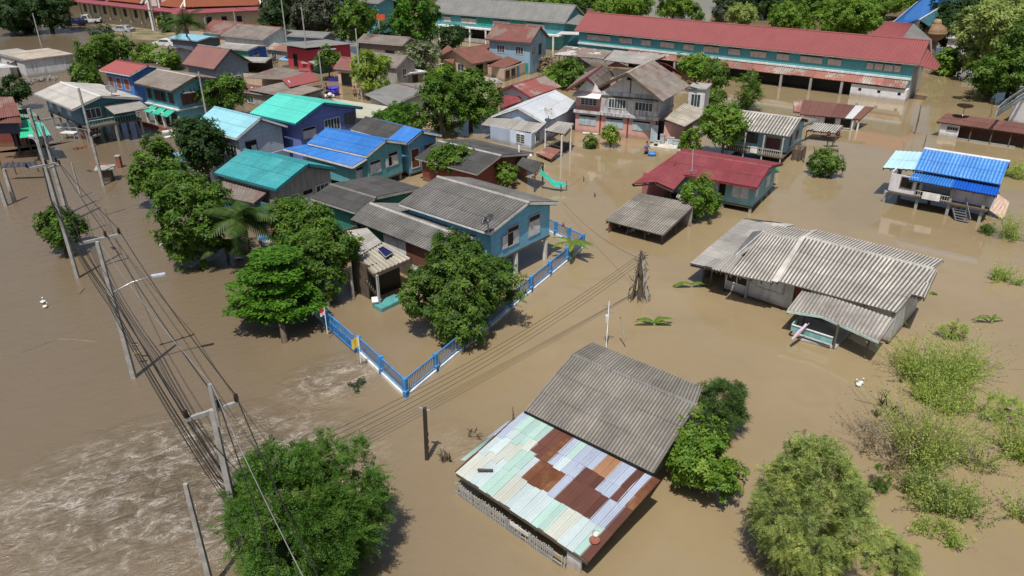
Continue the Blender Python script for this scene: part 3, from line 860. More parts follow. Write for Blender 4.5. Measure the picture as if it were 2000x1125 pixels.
# ---------------------------------------------------------------- big blue house with the grey double roof
def blue_house():
    f1 = (-7.12, 44.05, -39.7, 7.59, 6.67, 3.87, 4.75, 0.53)
    t = house('blue_house', 'two-storey sky blue house on stilts with big weathered grey roof behind the blue fence', 'house', f1,
              R_mid, Wl_blue, floor=1.72, pitch=0.2, amp=0.03, sheets=(1.05, 1.25), ov=0.35, oe=0.5, cap=R_lean, fascia=m_['white paint'], kfloor=True,
              wins=(('R', 1.5, 2.25, 1.0, 1.15, dict(n=2, opened=(0,), **SH)), ('R', 3.55, 2.25, 1.05, 1.25, dict(n=2, **SH))))
    L, W = 7.59, 6.67
    for x, y in ((L - .45, 2.9), (L - .45, 5.9), (L - .45, .7), (3.6, 5.9), (3.6, 2.9), (0.6, 5.9), (.6, .7), (3.6, .7)):
        t.add('stilt', M().bar((x, y, -1.2), (x, y, 1.58), 0.2), m_['white paint'])
    # ground floor room in dark green and dark back wall
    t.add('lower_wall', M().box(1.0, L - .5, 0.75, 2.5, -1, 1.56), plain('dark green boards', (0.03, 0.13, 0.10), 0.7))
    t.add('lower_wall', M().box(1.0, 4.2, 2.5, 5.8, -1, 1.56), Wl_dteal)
    q = lambda x, y, z: t.q('Z7', x, y, z)
    # second roof in front
    rl, rr, fl, fr = q(250, 602, 3.3), q(872, 826, 3.3), q(120, 712, 2.55), q(700, 945, 2.55)
    br, bl = q(1020, 822, 2.95), q(435, 605, 3.1)
    roof(t, (fl, fr, rr, rl), R_mid, 0.2, 0.03, 8, 2, 4)
    roof(t, (br, bl, rl, rr), R_mid, 0.2, 0.03, 6, 1, 4)
    ridge_cap(t, rl, rr, R_lean, 0.3)
    t.add('bargeboard', M().bar(rr - V(0, 0, .1), br - V(0, 0, .1), 0.05, 0.16).bar(rr - V(0, 0, .1), fr - V(0, 0, .1), 0.05, 0.16), m_['white paint'])
    # lean-to with solar panel
    ha, hb = q(165, 965, 2.05), q(272, 1075, 2.05)
    ra, rb = q(330, 865, 2.4), q(515, 972, 2.15)
    roof(t, (hb, ra.lerp(rb, 1.0), ra, ha), R_cream, 0.30, 0.04, 3, 1, 4)
    roof(t, (q(95, 790, 2.35), q(165, 965, 2.08), q(330, 866, 2.43), q(230, 770, 2.7)), R_lean, 0.26, 0.035, 3, 2, 4)
    t.add('fascia', M().bar(hb - V(0, 0, .12), rb - V(0, 0, .12), 0.06, 0.2), m_['old timber'])
    sp = [q(298, 915, 2.36), q(352, 972, 2.30), q(405, 940, 2.33), q(335, 897, 2.42)]
    so = t.add('solar_panel', M().slab(*[p + V(0, 0, .08) for p in sp], 0.04), plain('solar cells', (0.012, 0.016, 0.075), 0.2))
    t.add('panel_frame', M().bar(sp[0] + V(0, 0, .08), sp[1] + V(0, 0, .08), .03).bar(sp[1] + V(0, 0, .08), sp[2] + V(0, 0, .08), .03).bar(sp[2] + V(0, 0, .08), sp[3] + V(0, 0, .08), .03).bar(sp[3] + V(0, 0, .08), sp[0] + V(0, 0, .08), .03), m_['grey frame'], so)
    # walls below the second roof
    def vw(a, b, z0, z1, mt, nm='wall'):
        a, b = V(a.x, a.y, 0), V(b.x, b.y, 0); d = (b - a).normalized(); n = V(-d.y, d.x, 0) * .08
        Z = lambda p, z: V(p.x, p.y, z)
        t.add(nm, M().hexa(Z(a, z0), Z(b, z0), Z(b + n, z0), Z(a + n, z0), Z(a, z1), Z(b, z1), Z(b + n, z1), Z(a + n, z1)), mt)
    e = (fr - fl).normalized(); n = V(-e.y, e.x, 0)
    i0 = fl + n * .35
    g = lambda u: i0 + e * ((fr - fl).length * u)
    vw(g(0.02), g(0.34), -1, 2.5, plain('dark green boards', (0.03, 0.13, 0.10), 0.7)); vw(g(0.34), g(0.60), 1.4, 2.5, Wl_whitep); vw(g(0.60), g(0.965), 0.95, 2.5, Wl_brown); vw(g(0.34), g(0.66), -1, 1.4, m_['old timber']); vw(g(0.66), g(0.965), -1, 0.95, Wl_whitep)
    vw(g(0.05) - n * 1.6, g(0.05) + n * .2, -1, 2.2, m_['old timber'])
    vw(g(0.965), g(0.965) + n * 2.6, -1, 2.75, Wl_teal)
    # porch with its teal floor, posts and ladder
    e2 = (rb - hb); e2.z = 0; e2.normalize(); n2 = V(-e2.y, e2.x, 0)
    o2 = hb + n2 * .95 + e2 * .25; o3 = rb + n2 * .95 - e2 * .1
    vw(o2, o3, -1, 2.1, m_['dark opening'], 'porch_shade_wall'); vw(o2 + n2 * 1.6, o2, -1, 2.2, m_['old timber'], 'porch_shade_wall')  # near-black sheet and timber side added for the deep shade behind the porch
    pf = [t.l(zq('Z7', *p, 0.28)) for p in ((0, 0), (0, 0))]
    Y = lambda x, y, z: t.l(at(420 + x / 2.813, 400 + y / 2.813, z))
    t.add('porch_floor', M().slab(Y(865, 545, .22), Y(915, 572, .22), Y(1035, 515, .22), Y(985, 490, .22), 0.2), plain('teal tiles', (0.10, 0.33, 0.33), 0.4))
    t.add('newel', M().bar(Y(878, 548, .0), Y(878, 520, .5), 0.35), m_['white paint'])
    for x, y, z1 in ((905, 560, 2.0), (760, 510, 2.0), (625, 560, 1.9)):
        a = Y(x, y, 0); t.add('post', M().bar((a.x, a.y, -1), (a.x, a.y, z1), 0.12), m_['grey frame'])
    lad = M(); a0, a1 = Y(895, 500, .25), Y(820, 400, 1.7)
    sd_ = V(.25, -.2, 0)
    lad.bar(a0, a1, .06); lad.bar(a0 + sd_, a1 + sd_, .06)
    for i in range(1, 7): lad.bar(a0.lerp(a1, i / 7), a0.lerp(a1, i / 7) + sd_, .18, .03)
    t.add('stair', lad, m_['old timber'])
    return t
bh = blue_house()
dish(bh.mw @ bh.q('Z7', 1035, 800, 4.05), 0.42, 200, 35, 'black mesh satellite dish on the grey roof edge of the sky blue house', plain('dish dark', (0.05, 0.05, 0.055), 0.5), bh)

# ---------------------------------------------------------------- dark-roofed neighbour and the coloured roofs
house('dark_roof_house', 'low green-walled house with blackened grey roof between teal roof and big blue house', 'house', (-14.05, 49.07, -37.7, 4.6, 6.3, 2.45, 2.95, 0.3),
      R_dark, plain('green boards', (0.03, 0.22, 0.19), 0.7), -0.8, 0.2, 0.03, (1.1, 1.2), cap=R_mid)
def teal_house():
    t = house('teal_roof_house', 'bare cement house under a ribbed teal metal roof', 'house', (-22.09, 53.08, -33.6, 6.81, 5.85, 2.99, 4.03, 0.52),
      R_teal, Wl_grey, -0.8, 0.19, 0.03, (1.13, 1.5), ov=0.4, oe=0.4, cap=R_teal, fascia=plain('teal trim', (0.03, 0.2, 0.22), 0.6),
      wins=(('R', 0.5, 1.2, 1.2, 0.75, dict(n=2, **GL)), ('R', 2.2, 0.7, 0.9, 1.3, dict(n=1, opened=(), **SH)), ('R', 3.5, 1.1, 1.2, 0.9, dict(n=3, **GL))))
    q = lambda x, y, z: t.q('Z6', x, y, z)
    roof(t, (q(600, 690, 2.05), q(790, 730, 2.05), q(890, 650, 2.5), q(590, 565, 2.5)), R_greybrown, 0.2, 0.03, 5, 1, 4, name='awning')
    t.add('awning_wall', M().box(0.6, 6.2, -0.5, -0.42, -1, 1.95), Wl_dteal)
teal_house()
def blue_roofs():
    t = house('blue_roof_house', 'teal board house with two-step bright blue ribbed metal roof', 'house', (-16.97, 60.48, -34.3, 6.73, 4.69, 3.18, 3.95, 0.48),
      R_blue, Wl_teal, 0.75, 0.2, 0.03, (1.12, 1.4), ov=0.3, oe=0.35, cap=R_blue, fascia=m_['white paint'], kfloor=True,
      wins=(('R', 0.25, 1.5, 1.15, 0.95, dict(n=4, top=0.22, **SH)), ('R', 2.35, 1.6, 1.1, 1.05, dict(n=3, opened=(0,), **SH))))
    q = lambda x, y, z: t.l(at(x, y, z))
    a, b, c, d = q(553.5, 290, 2.45), q(688, 325.6, 2.45), q(716, 308.5, 3.0), q(601.7, 281.5, 3.0)
    roof(t, (a, b, c, d), R_blue, 0.2, 0.03, 7, 1, 4)
    t.add('bargeboard', M().bar(a - V(0, 0, .1), b - V(0, 0, .1), 0.05, .14).bar(b - V(0, 0, .1), c - V(0, 0, .1), .05, .14), m_['white paint'])
    a2 = V(b.x - .3, b.y + .25, 0)
    m = M().box(0.2, a2.x, a.y * .5 + b.y * .5 + .3, .3, .7, 2.4)
    t.add('wall', m, Wl_teal)
    y_ = (a.y + b.y) / 2 + .3
    win(t, (a2.x, y_), (a2.x, .3), .15, 1.2, max(.8, .3 - y_ - .3), .9, n=4, **SH)
    for x, y in ((.5, y_ + .1), (a2.x - .1, y_ + .1), (6.2, .5), (6.2, 4.2), (3, .5)): t.add('stilt', M().bar((x, y, -1), (x, y, .72), .18), m_['concrete'])
    t.add('lower_wall', M().box(.6, 5.5, .9, 4, -1, .6), Wl_dteal)
blue_roofs()
def blue3():
    t = house('blue_gable_house', 'light blue house whose charcoal roof ends in blue sheets at its gable', 'house', (-14.44, 65.70, -41.4, 7.58, 4.0, 2.99, 3.75, 0.45),
      R_dark, wallmat('bright blue boards', (0.20, 0.47, 0.66), 0.3, 0.2), 0.3, 0.2, 0.03, (1.0, 1.2), ov=0.35, oe=0.4, cap=R_dark, rb=R_blue, fascia=m_['white paint'], kfloor=True,
      wins=(('R', 0.3, 0.7, 0.85, 1.6, dict(n=1, frame=m_['white paint'], pane=m_['rust brown'])), ('R', 1.9, 1.2, 0.95, 1.1, dict(n=2, frame=m_['old timber'], pane=m_['brown shutter']))))
    roof(t, ((5.3, -.08, 3.03), (7.6, -.08, 3.03), (7.6, 1.82, 3.84), (5.3, 1.82, 3.84)), R_blue, 0.2, 0.03, 2, 1, 4)
    for x, y in ((.5, .5), (7.1, .5), (7.1, 3.5), (4, .5)): t.add('stilt', M().bar((x, y, -1), (x, y, .2), .18), m_['concrete'])
blue3()
house('turquoise_roof_house', 'tall violet blue house under a broad bright turquoise roof', 'house', (-23.83, 67.45, -36.9, 6.47, 7.8, 4.0, 5.23, 0.42),
      R_turq, Wl_violet, -0.8, 0.25, 0.03, (1.3, 1.6), ov=0.35, oe=0.6, cap=R_turq, fascia=plain('dark teal trim', (0.03, 0.15, 0.2), 0.6),
      wins=(('R', 0.3, 2.4, 1.4, 0.9, dict(n=3, **SH)), ('R', 2.8, 2.5, 1.7, 1.05, dict(n=5, opened=(), **GL)), ('R', 5.2, 2.65, 1.1, 1.0, dict(n=2, frame=m_['old timber'], pane=m_['glass pane']))))
def ltblue():
    t = house('pale_blue_roof_house', 'white-walled house with pale sky blue ribbed roof behind dark mango tree', 'house', (-27.99, 64.21, -37.1, 6.6, 5.15, 3.62, 4.85, 0.5),
      R_ltblue, wallmat('white blue boards', (0.5, 0.58, 0.68), 0.3, 0.2), -0.8, 0.25, 0.03, (1.3, 1.6), ov=0.35, oe=0.4, cap=R_ltblue, fascia=m_['white paint'],
      wins=(('R', 0.6, 1.6, 1.0, 1.4, dict(n=2, opened=(0,), frame=m_['old timber'], shut=m_['white shutter'])), ('F', 4.6, 1.5, .8, 1.2, dict(n=2, **GL))))
    q = lambda x, y, z: t.q('Z6', x, y, z)
    roof(t, (q(805, 322, 2.35), q(885, 337, 2.35), q(1052, 250, 2.9), q(945, 236, 2.9)), R_cream, 0.22, 0.03, 3, 2, 4, name='awning')
    m = q(860, 330, 0)
    t.add('awning_wall', M().box(6.3, 8.6, .9, 1.0, -1, 2.2), Wl_grey)
    t.add('awning_wall', M().box(8.4, 8.5, 1.0, 3.6, -1, 2.3), wallmat('faded blue boards', (0.3, 0.38, 0.5), .4, .2))
ltblue()
def center_house():
    t = house('grey_roof_house', 'low dark red house with charcoal ribbed roof behind a round tree and small shed', 'house', (-8.10, 60.22, -38.9, 6.89, 7.35, 2.0, 2.8, 0.40),
      R_dark, Wl_red, -0.8, 0.2, 0.03, (1.1, 1.4), ov=0.4, oe=0.4, cap=R_lean, fascia=R_lean)
    q = lambda x, y, z: t.q('Z7', x, y, z)
    d = t.mw @ q(1240, 268, 2.2)
    return t, d
ch, dpos = center_house()
dish(dpos, 0.2, 30, 50, 'small white satellite dish at the gable of the charcoal roofed red house', m_['white paint'], ch)
def shed_c():
    t = T('tarp_shed', 'small open shed with blackened ribbed roof and a green tarp sheet hanging off it', 'shed', zq('Z7', 1300, 440, 0), -45)
    q = lambda x, y, z: t.q('Z7', x, y, z)
    a, b, c, d = q(1195, 330, 1.5), q(1345, 410, 1.5), q(1400, 330, 2.0), q(1240, 290, 2.0)
    roof(t, (a, b, c, d), R_dark, 0.2, 0.03, 3, 2, 4)
    for p in (a, b, c, d): t.add('post', M().bar((p.x, p.y, -1), (p.x, p.y, p.z - .1), .1), m_['old timber'])
    t.add('wall', M().bar((a.x, a.y, .4), (d.x, d.y, .4), .06, 2.0), m_['old timber'])
    t.add('flue', M().tube([q(1318, 300, 1.9), q(1318, 282, 2.3)], .1, 8), m_['white paint'])
    # tarp: a sagging green sheet stretched down to a stake
    m = M()
    p0, p1, e0, e1 = q(1372, 372, 1.75), q(1388, 412, 1.35), q(1560, 478, .55), q(1520, 500, .35)
    n = 8
    for i in range(n):
        for j in range(3):
            def P(u, v):
                r = p0.lerp(e0, u).lerp(p1.lerp(e1, u), v)
                return r + V(0, 0, -.22 * math.sin(math.pi * u) + .07 * math.sin(9 * u + 5 * v))
            m.slab(P(i / n, j / 3), P((i + 1) / n, j / 3), P((i + 1) / n, (j + 1) / 3), P(i / n, (j + 1) / 3), .01)
    t.add('tarp', m, plain('green tarp', (0.02, 0.40, 0.30), 0.5, 0, .15, 4))
    e = e1
    t.add('stake', M().bar((e.x, e.y, -.6), (e.x, e.y, .6), .07), m_['old timber'])
shed_c()

# ---------------------------------------------------------------- white-roofed pale blue house
def white_house():
    t = T('white_roof_house', 'pale blue plaster house with white sheet roof, grey skirt roof and shaded porch', 'house', (3.21, 71.56, 0), 62.5)
    q = lambda x, y, z: t.q('Z8', x, y, z)
    L, W = 8.89, 6.0
    roof(t, ((0, 0, 2.06), (L, 0, 2.06), (L, W / 2, 3.28), (0, W / 2, 3.28)), R_white, 0.25, 0.02, 8, 2, 4)
    roof(t, ((L, W, 2.06), (0, W, 2.06), (0, W / 2, 3.28), (L, W / 2, 3.28)), R_white, 0.25, 0.02, 8, 2, 4)
    ridge_cap(t, (0, W / 2, 3.28), (L, W / 2, 3.28), R_white)
    m = M()
    m.bar((.02, 0, 1.97), (.02, W / 2, 3.19), .05, .16); m.bar((.02, W, 1.97), (.02, W / 2, 3.19), .05, .16)
    t.add('bargeboard', m, m_['white paint'])
    wall4(t, .35, L - .35, .4, W - .4, -1, 2.05, Wl_paleblue, (W / 2, 3.14))
    roof(t, (q(145, 524, 1.5), q(530, 582, 1.5), q(602, 516, 1.98), q(215, 460, 1.98)), R_lean, 0.24, 0.035, 7, 1, 4, name='skirt_roof')
    # front room under the skirt roof
    a, b = q(210, 640, 0), q(500, 706, 0); c = q(582, 652, 0)
    def vw(a, b, z1, mt, z0=-1):
        d = (b - a).normalized(); n = V(-d.y, d.x, 0) * .08
        Z = lambda p, z: V(p.x, p.y, z)
        t.add('wall', M().hexa(Z(a, z0), Z(b, z0), Z(b + n, z0), Z(a + n, z0), Z(a, z1), Z(b, z1), Z(b + n, z1), Z(a + n, z1)), mt)
    mid = a.lerp(b, .5)
    vw(a, mid, 1.58, wallmat('grey blue plaster', (0.36, 0.44, 0.56), .3)); vw(mid, b, 1.58, Wl_paleblue); vw(b, c, 1.66, Wl_paleblue)
    Lm = (b - mid).length
    win(t, (mid.x, mid.y), (b.x, b.y), Lm * .3, .5, Lm * .38, .85, n=2, grille=True, frame=m_['white paint'], pane=m_['glass pane'])
    Lc = (c - b).length
    win(t, (b.x, b.y), (c.x, c.y), Lc * .35, .5, Lc * .35, .85, n=2, frame=m_['white paint'], pane=m_['glass pane'])
    win(t, (L - .349, .4), (L - .349, W - .4), 1.5, .7, 1.3, .9, n=2, **SH)
    # porch
    pa, pb, pc, pd = q(600, 562, 2.0), q(740, 590, 2.1), q(806, 512, 2.45), q(692, 498, 2.4)
    roof(t, (pa, pb, pc, pd), R_lean, 0.24, 0.035, 3, 1, 4, name='porch_roof')
    for x, y, z1 in ((714, 752, 2.05), (778, 712, 2.35), (600, 690, 1.9)):
        p = q(x, y, 0); t.add('post', M().bar((p.x, p.y, -1), (p.x, p.y, z1), .13), m_['white paint'])
    f = [q(600, 680, .2), q(715, 715, .2), q(790, 650, .2), q(680, 625, .2)]
    t.add('porch_floor', M().slab(*f, .15), m_['old timber'])
    t.add('porch_rail', M().bar(q(610, 650, .65), q(715, 685, .65), .05).bar(q(715, 685, .65), q(785, 630, .65), .05), m_['old timber'])
    # low rusty roof at the foot
    roof(t, (q(535, 722, .35), q(640, 768, .35), q(715, 700, .62), q(622, 680, .62)), R_awning, 0.2, 0.03, 3, 2, 4, name='low_roof')
    for x, y in ((560, 740), (640, 775)):
        p = q(x, y, 0); t.add('post', M().bar((p.x, p.y, -1), (p.x, p.y, .33), .1), m_['old timber'])
    # sun-bleached platform edge behind
    return t
wh = white_house()
dish(wh.mw @ wh.q('Z8', 622, 492, 2.2), 0.62, -40, 40, 'big white mesh satellite dish on the white sheet roof', plain('dish pale', (0.5, 0.5, 0.5), .5), wh)

# ---------------------------------------------------------------- pink two-storey house
def pink_house():
    t = T('pink_house', 'large two-storey house, pink below and black-stained white above, with gabled grey roofs', 'house', (6.51, 75.99, 0), -24.5)
    q = lambda x, y, z: t.q('Z8', x, y, z)
    Lw = 8.55
    D = 6.2
    # ground floor and upper floor walls
    wall4(t, 0, Lw, 0, D, -1, 2.12, Wl_pink)
    t.add('ledge', M().box(-.12, Lw + .12, -.32, D, 2.121, 2.42), Wl_stain)
    wall4(t, 0, 2.75, -.02, D, 2.421, 4.35, Wl_pink)
    wall4(t, 2.75, Lw, -.2, D, 2.421, 4.5, Wl_stain, sides='FRB')
    t.add('band', M().box(2.7, Lw + .05, -.26, -.2, 3.95, 4.12), m_['old timber'])
    a, b = (0, 0), (Lw, 0)
    for u in (0.45, 3.3, 6.1):
        win(t, a, b, u, .95, 1.75, .95, n=3, top=.22, frame=m_['pale glass'], shut=m_['pale glass'])
    for u in (2.62, 5.5, 8.4):
        t.add('pilaster', M().box(u, u + .14, -.06, 0, -1, 2.12), plain('maroon pipe', (.2, .05, .06), .6))
    win(t, (0, -.02), (2.75, -.02), .55, 2.95, 1.65, .8, n=4, grille=True, **GL)
    win(t, (0, -.2), (Lw, -.2), 3.55, 2.95, 1.7, .85, n=6, **GL)
    win(t, (0, -.2), (Lw, -.2), 6.25, 2.95, 1.7, .85, n=5, **GL)
    m = M().slab((6.0, -.75, 3.85), (8.15, -.75, 3.85), (8.15, -.2, 4.05), (6.0, -.2, 4.05), .04); t.add('awning', m, m_['white paint'])
    m = M().slab((-.2, -.75, 3.8), (2.7, -.75, 3.8), (2.7, -.02, 4.12), (-.2, -.02, 4.12), .05); t.add('awning', m, m_['white paint'])
    t.add('balcony_rail', M().box(.1, 2.6, -.3, -.26, 2.43, 2.75), m_['brown shutter'])
    # big gable on the right, ridge runs back
    apex, back = q(1180, 152, 6.75), q(1357, 58, 6.75)
    re, rb = q(1432, 357, 4.45), q(1628, 245, 4.45)
    le = q(968, 256, 4.75); lb = le + (back - apex); lb.z = 4.75
    roof(t, (re, rb, back, apex), R_patch if False else R_greybrown, .22, .03, 7, 4, 4)
    roof(t, (lb, le, apex, back), R_patchred, .22, .03, 7, 3, 4)
    ridge_cap(t, apex, back, R_cream)
    t.add('bargeboard', M().bar(apex - V(0, 0, .1), re - V(0, 0, .1), .06, .18).bar(apex - V(0, 0, .1), le - V(0, 0, .1), .06, .18), m_['old timber'])
    m = M().face([(2.8, -.15, 4.45), (Lw, -.15, 4.45), (apex.x, -.15, 6.5)])
    m.face([(2.8, -.10, 4.45), (Lw, -.10, 4.45), (apex.x, -.10, 6.5)])
    g = t.add('gable_wall', m, Wl_whitep)
    t.add('gable_post', M().box(apex.x - .05, apex.x + .05, -.2, -.16, 4.5, 6.4), m_['old timber'], g)
    t.add('gable_vent', M().box(apex.x - .4, apex.x + .4, -.2, -.16, 5.75, 6.0), m_['dark opening'], g)
    # left wing
    ap, bk = q(890, 184, 5.9), q(1000, 100, 5.9)
    r1, r2 = q(985, 262, 4.55), q(1100, 165, 4.55)
    l1, l2 = q(745, 275, 4.5), q(850, 180, 4.5)
    roof(t, (r1, r2, bk, ap), R_patchred, .22, .03, 5, 2, 4)
    roof(t, (l2, l1, ap, bk), R_greybrown, .22, .03, 5, 3, 4)
    ridge_cap(t, ap, bk, R_red)
    t.add('bargeboard', M().bar(ap - V(0, 0, .1), r1 - V(0, 0, .1), .06, .16).bar(ap - V(0, 0, .1), l1 - V(0, 0, .1), .06, .16), R_red)
    t.add('gable_wall', M().face([(0.1, -.03, 4.3), (2.7, -.03, 4.3), (ap.x, -.03, 5.7)]).face([(0.1, .03, 4.3), (2.7, .03, 4.3), (ap.x, .03, 5.7)]), Wl_whitep)
    # red roof pieces behind
    roof(t, (q(1190, 112, 5.6), q(1040, 105, 5.6), q(1095, 78, 6.3), q(1110, 78, 6.3)), R_red, .22, .03, 0, 1, 4)
    roof(t, (q(1690, 235, 4.6), q(1560, 170, 5.1), q(1400, 75, 6.6), q(1460, 90, 6.4)), R_red, .22, .03, 0, 2, 4)
    # right annex: tilted cream roof over pink walls
    ra, rb_, rc, rd = q(1440, 480, 2.35), q(1592, 536, 2.15), q(1772, 430, 2.55), q(1592, 368, 3.0)
    roof(t, (ra, rb_, rc, rd), R_cream, .22, .03, 4, 4, 4, name='annex_roof')
    x1 = t.q('Z8', 1580, 655, 0).x
    t.add('annex_wall', M().box(Lw + .7, x1, 0.02, .1, -1, 2.05), Wl_pink)
    t.add('annex_wall', M().box(x1 - .08, x1, .1, 4.3, -1, 2.05), Wl_red)
    t.add('doorway', M().box(Lw + .05, Lw + .7, .3, .4, -1, 2.0), m_['dark opening'])
    t.add('door', M().box(Lw - .45, Lw + .25, -.62, -.56, .1, 1.75), m_['pale glass'])
    # white box room at the back right
    tb = [q(1625, 262, 4.0), q(1738, 275, 4.0), q(1797, 240, 4.0)]
    x0_, x1_ = tb[0].x, tb[1].x; y0_ = min(tb[0].y, tb[1].y)
    wall4(t, x0_, x1_, y0_, y0_ + 2.6, 1.5, 4.0, Wl_whitep)
    t.add('flat_roof', M().box(x0_ - .15, x1_ + .15, y0_ - .15, y0_ + 2.75, 4.01, 4.15), m_['concrete'])
    win(t, (x0_, y0_), (x1_, y0_), .35, 2.2, .9, 1.25, n=3, **GL)
    # concrete apron standing just above the water
    fl = [q(1335, 672, .22), q(1560, 700, .22), q(1580, 665, .22), q(1400, 630, .22)]
    t.add('apron', M().slab(*fl, .5), plain('pale apron', (.58, .54, .46), .8, 0, .3, 1.5))
    return t
ph = pink_house()
for i, (x, y, sx, sy, sz, c, lb, nm) in enumerate((
        (1400, 660, .5, .35, .35, 'white paint', 'white plastic crate at the doorway of the pink house', 'crate'),
        (1430, 655, .4, .4, .9, 'grey frame', 'tall grey rack standing on the apron beside the pink house doorway', 'rack'),
        (1490, 655, .6, .45, .6, 'white paint', 'white washing machine standing on the apron before the pink annex', 'washing_machine'),
        (1530, 665, .7, .4, .5, 'pale glass', 'pale low cabinet on the apron near the annex corner', 'cabinet'),
        (1385, 670, .3, .3, .25, 'black rubber', 'small black basket at the front edge of the apron', 'basket'))):
    o = T(nm, lb, nm.replace('_', ' '), zq('Z8', x, y, .22), -24)
    o.add('body', M().box(-sx / 2, sx / 2, -sy / 2, sy / 2, 0, sz * .88), m_[c])
    o.add('lid', M().box(-sx / 2 - .03, sx / 2 + .03, -sy / 2 - .03, sy / 2 + .03, sz * .885, sz), m_['concrete'])
    if nm in ('rack', 'washing_machine', 'cabinet'): o.add('door', M().box(-sx * .35, sx * .35, -sy / 2 - .02, -sy / 2 - .002, sz * .15, sz * .75), m_['pale glass'])

# ---------------------------------------------------------------- small red and grey gabled house behind
def red13():
    t = house('red_grey_house', 'small house with red and grey patched gable roof behind the white-roofed house', 'house', (1.99, 80.62, 56.1, 6.56, 4.84, 2.6, 3.6, 0.5),
      roofmat('half red sheet', (.30, .055, .055), (.16, .10, .09), .3, .5, .06, patch=(.24, .21, .19), patchlim=(.5, .56)), Wl_whitep, -.8, .22, .03, (1.1, 1.4), cap=R_red, fascia=R_red)
    q = lambda x, y, z: t.q('Z8', x, y, z)
    roof(t, (q(290, 405, 1.7), q(460, 345, 2.0), q(440, 322, 2.4), q(250, 308, 2.4)), R_red, .22, .03, 3, 2, 4, name='front_roof')
    t.add('annex_wall', M().bar(q(292, 420, .4), q(450, 360, .4), .08, 2.2), Wl_whitep)
red13()

# ---------------------------------------------------------------- red-roofed stilt house
def red14():
    t = house('red_roof_house', 'teal board house on short stilts with long crimson roof and pink annex', 'house', (11.69, 55.58, -32.9, 7.34, 7.09, 2.33, 3.15, 0.41),
      R_red, wallmat('worn teal boards', (0.20, 0.44, 0.50), .45, .2), .55, .16, .02, (.92, 1.5), ov=.35, oe=.75, cap=R_red, fascia=plain('red trim', (.22, .035, .045), .6), stilts=(4, 3),
      wins=(('F', 3.2, 1.15, .75, 1.0, dict(n=1, top=0, **SH)), ('F', 4.0, 1.0, .5, 1.15, dict(n=1, frame=m_['grey frame'])), ('F', 5.0, 1.05, 1.25, 1.1, dict(n=2, top=0.05, **SH)),
            ('R', .3, 1.1, .8, 1.0, dict(n=1, top=0.05, **SH)), ('R', 3.0, 1.1, 1.2, 1.0, dict(n=2, top=0.05, **SH))))
    q = lambda x, y, z: t.q('Y1', x, y, z)
    ra, rb = q(490, 657, 2.5), q(617, 539, 2.72)
    roof(t, (q(622, 716, 2.15), q(706, 622, 2.35), rb, ra), R_red, .16, .02, 4, 1, 4, name='annex_roof')
    roof(t, (q(690, 414, 2.5), q(312, 676, 2.1), ra, q(745, 420, 2.9)), R_red, .16, .02, 6, 2, 4, name='annex_roof')
    a, b = q(385, 760, 0), q(556, 790, 0)
    d = (b - a).normalized(); n = V(-d.y, d.x, 0)
    def W_(a, b, z1):
        d = (b - a).normalized(); k = V(-d.y, d.x, 0) * .1
        Z = lambda p, z: V(p.x, p.y, z)
        return t.add('annex_wall', M().hexa(Z(a, -1), Z(b, -1), Z(b + k, -1), Z(a + k, -1), Z(a, z1), Z(b, z1), Z(b + k, z1), Z(a + k, z1)), wallmat('rose plaster', (.36, .13, .13), .3))
    W_(a, b, 1.95); W_(b, b + n * 3, 1.95); W_(a + n * 4 + d * .3, a + d * .02, 1.75)
    for i in range(4):
        win(t, (a.x, a.y), (b.x, b.y), .55 + .27 * i, 1.35, .2, .42, n=1, frame=m_['concrete'], name='vent_block')
    t.add('antenna', M().tube([q(755, 575, 2.75), q(765, 415, 4.6)], .025, 5).tube([q(725, 575, 2.75), q(790, 573, 2.8)], .03, 4), m_['galvanised'])
red14()
def shed15():
    t = T('grey_shed', 'open low shed with grey ribbed roof standing in water before the red-roofed house', 'shed', zq('Y1', 440, 960, 0), -36)
    q = lambda x, y, z: t.q('Y1', x, y, z)
    a, b, c, d = q(120, 940, .85), q(545, 1050, .85), q(787, 820, 1.6), q(370, 738, 1.6)
    roof(t, (a, b, c, d), R_old, .2, .03, 5, 4, 4)
    roof(t, (q(640, 768, 1.66), q(715, 800, 1.6), q(735, 770, 1.66), q(655, 745, 1.7)), R_pale, .2, .02, 0, 1, 4, name='loose_sheet')
    for u in (.06, .35, .65, .94):
        for v in (.1, .5, .93):
            p = a.lerp(b, u).lerp(d.lerp(c, u), v)
            t.add('post', M().bar((p.x, p.y, -1), (p.x, p.y, p.z - .2), .1), m_['old timber'])
    t.add('wall', M().bar(V(d.x, d.y, .3).lerp(V(a.x, a.y, .3), .1), V(c.x, c.y, .3).lerp(V(b.x, b.y, .3), .1), .08, 2.2), Wl_grey)
    t.add('wall', M().bar(V(d.x, d.y, .2).lerp(V(c.x, c.y, .2), .07), V(a.x, a.y, .2).lerp(V(b.x, b.y, .2), .07), .08, 1.1), Wl_brown)
shed15()

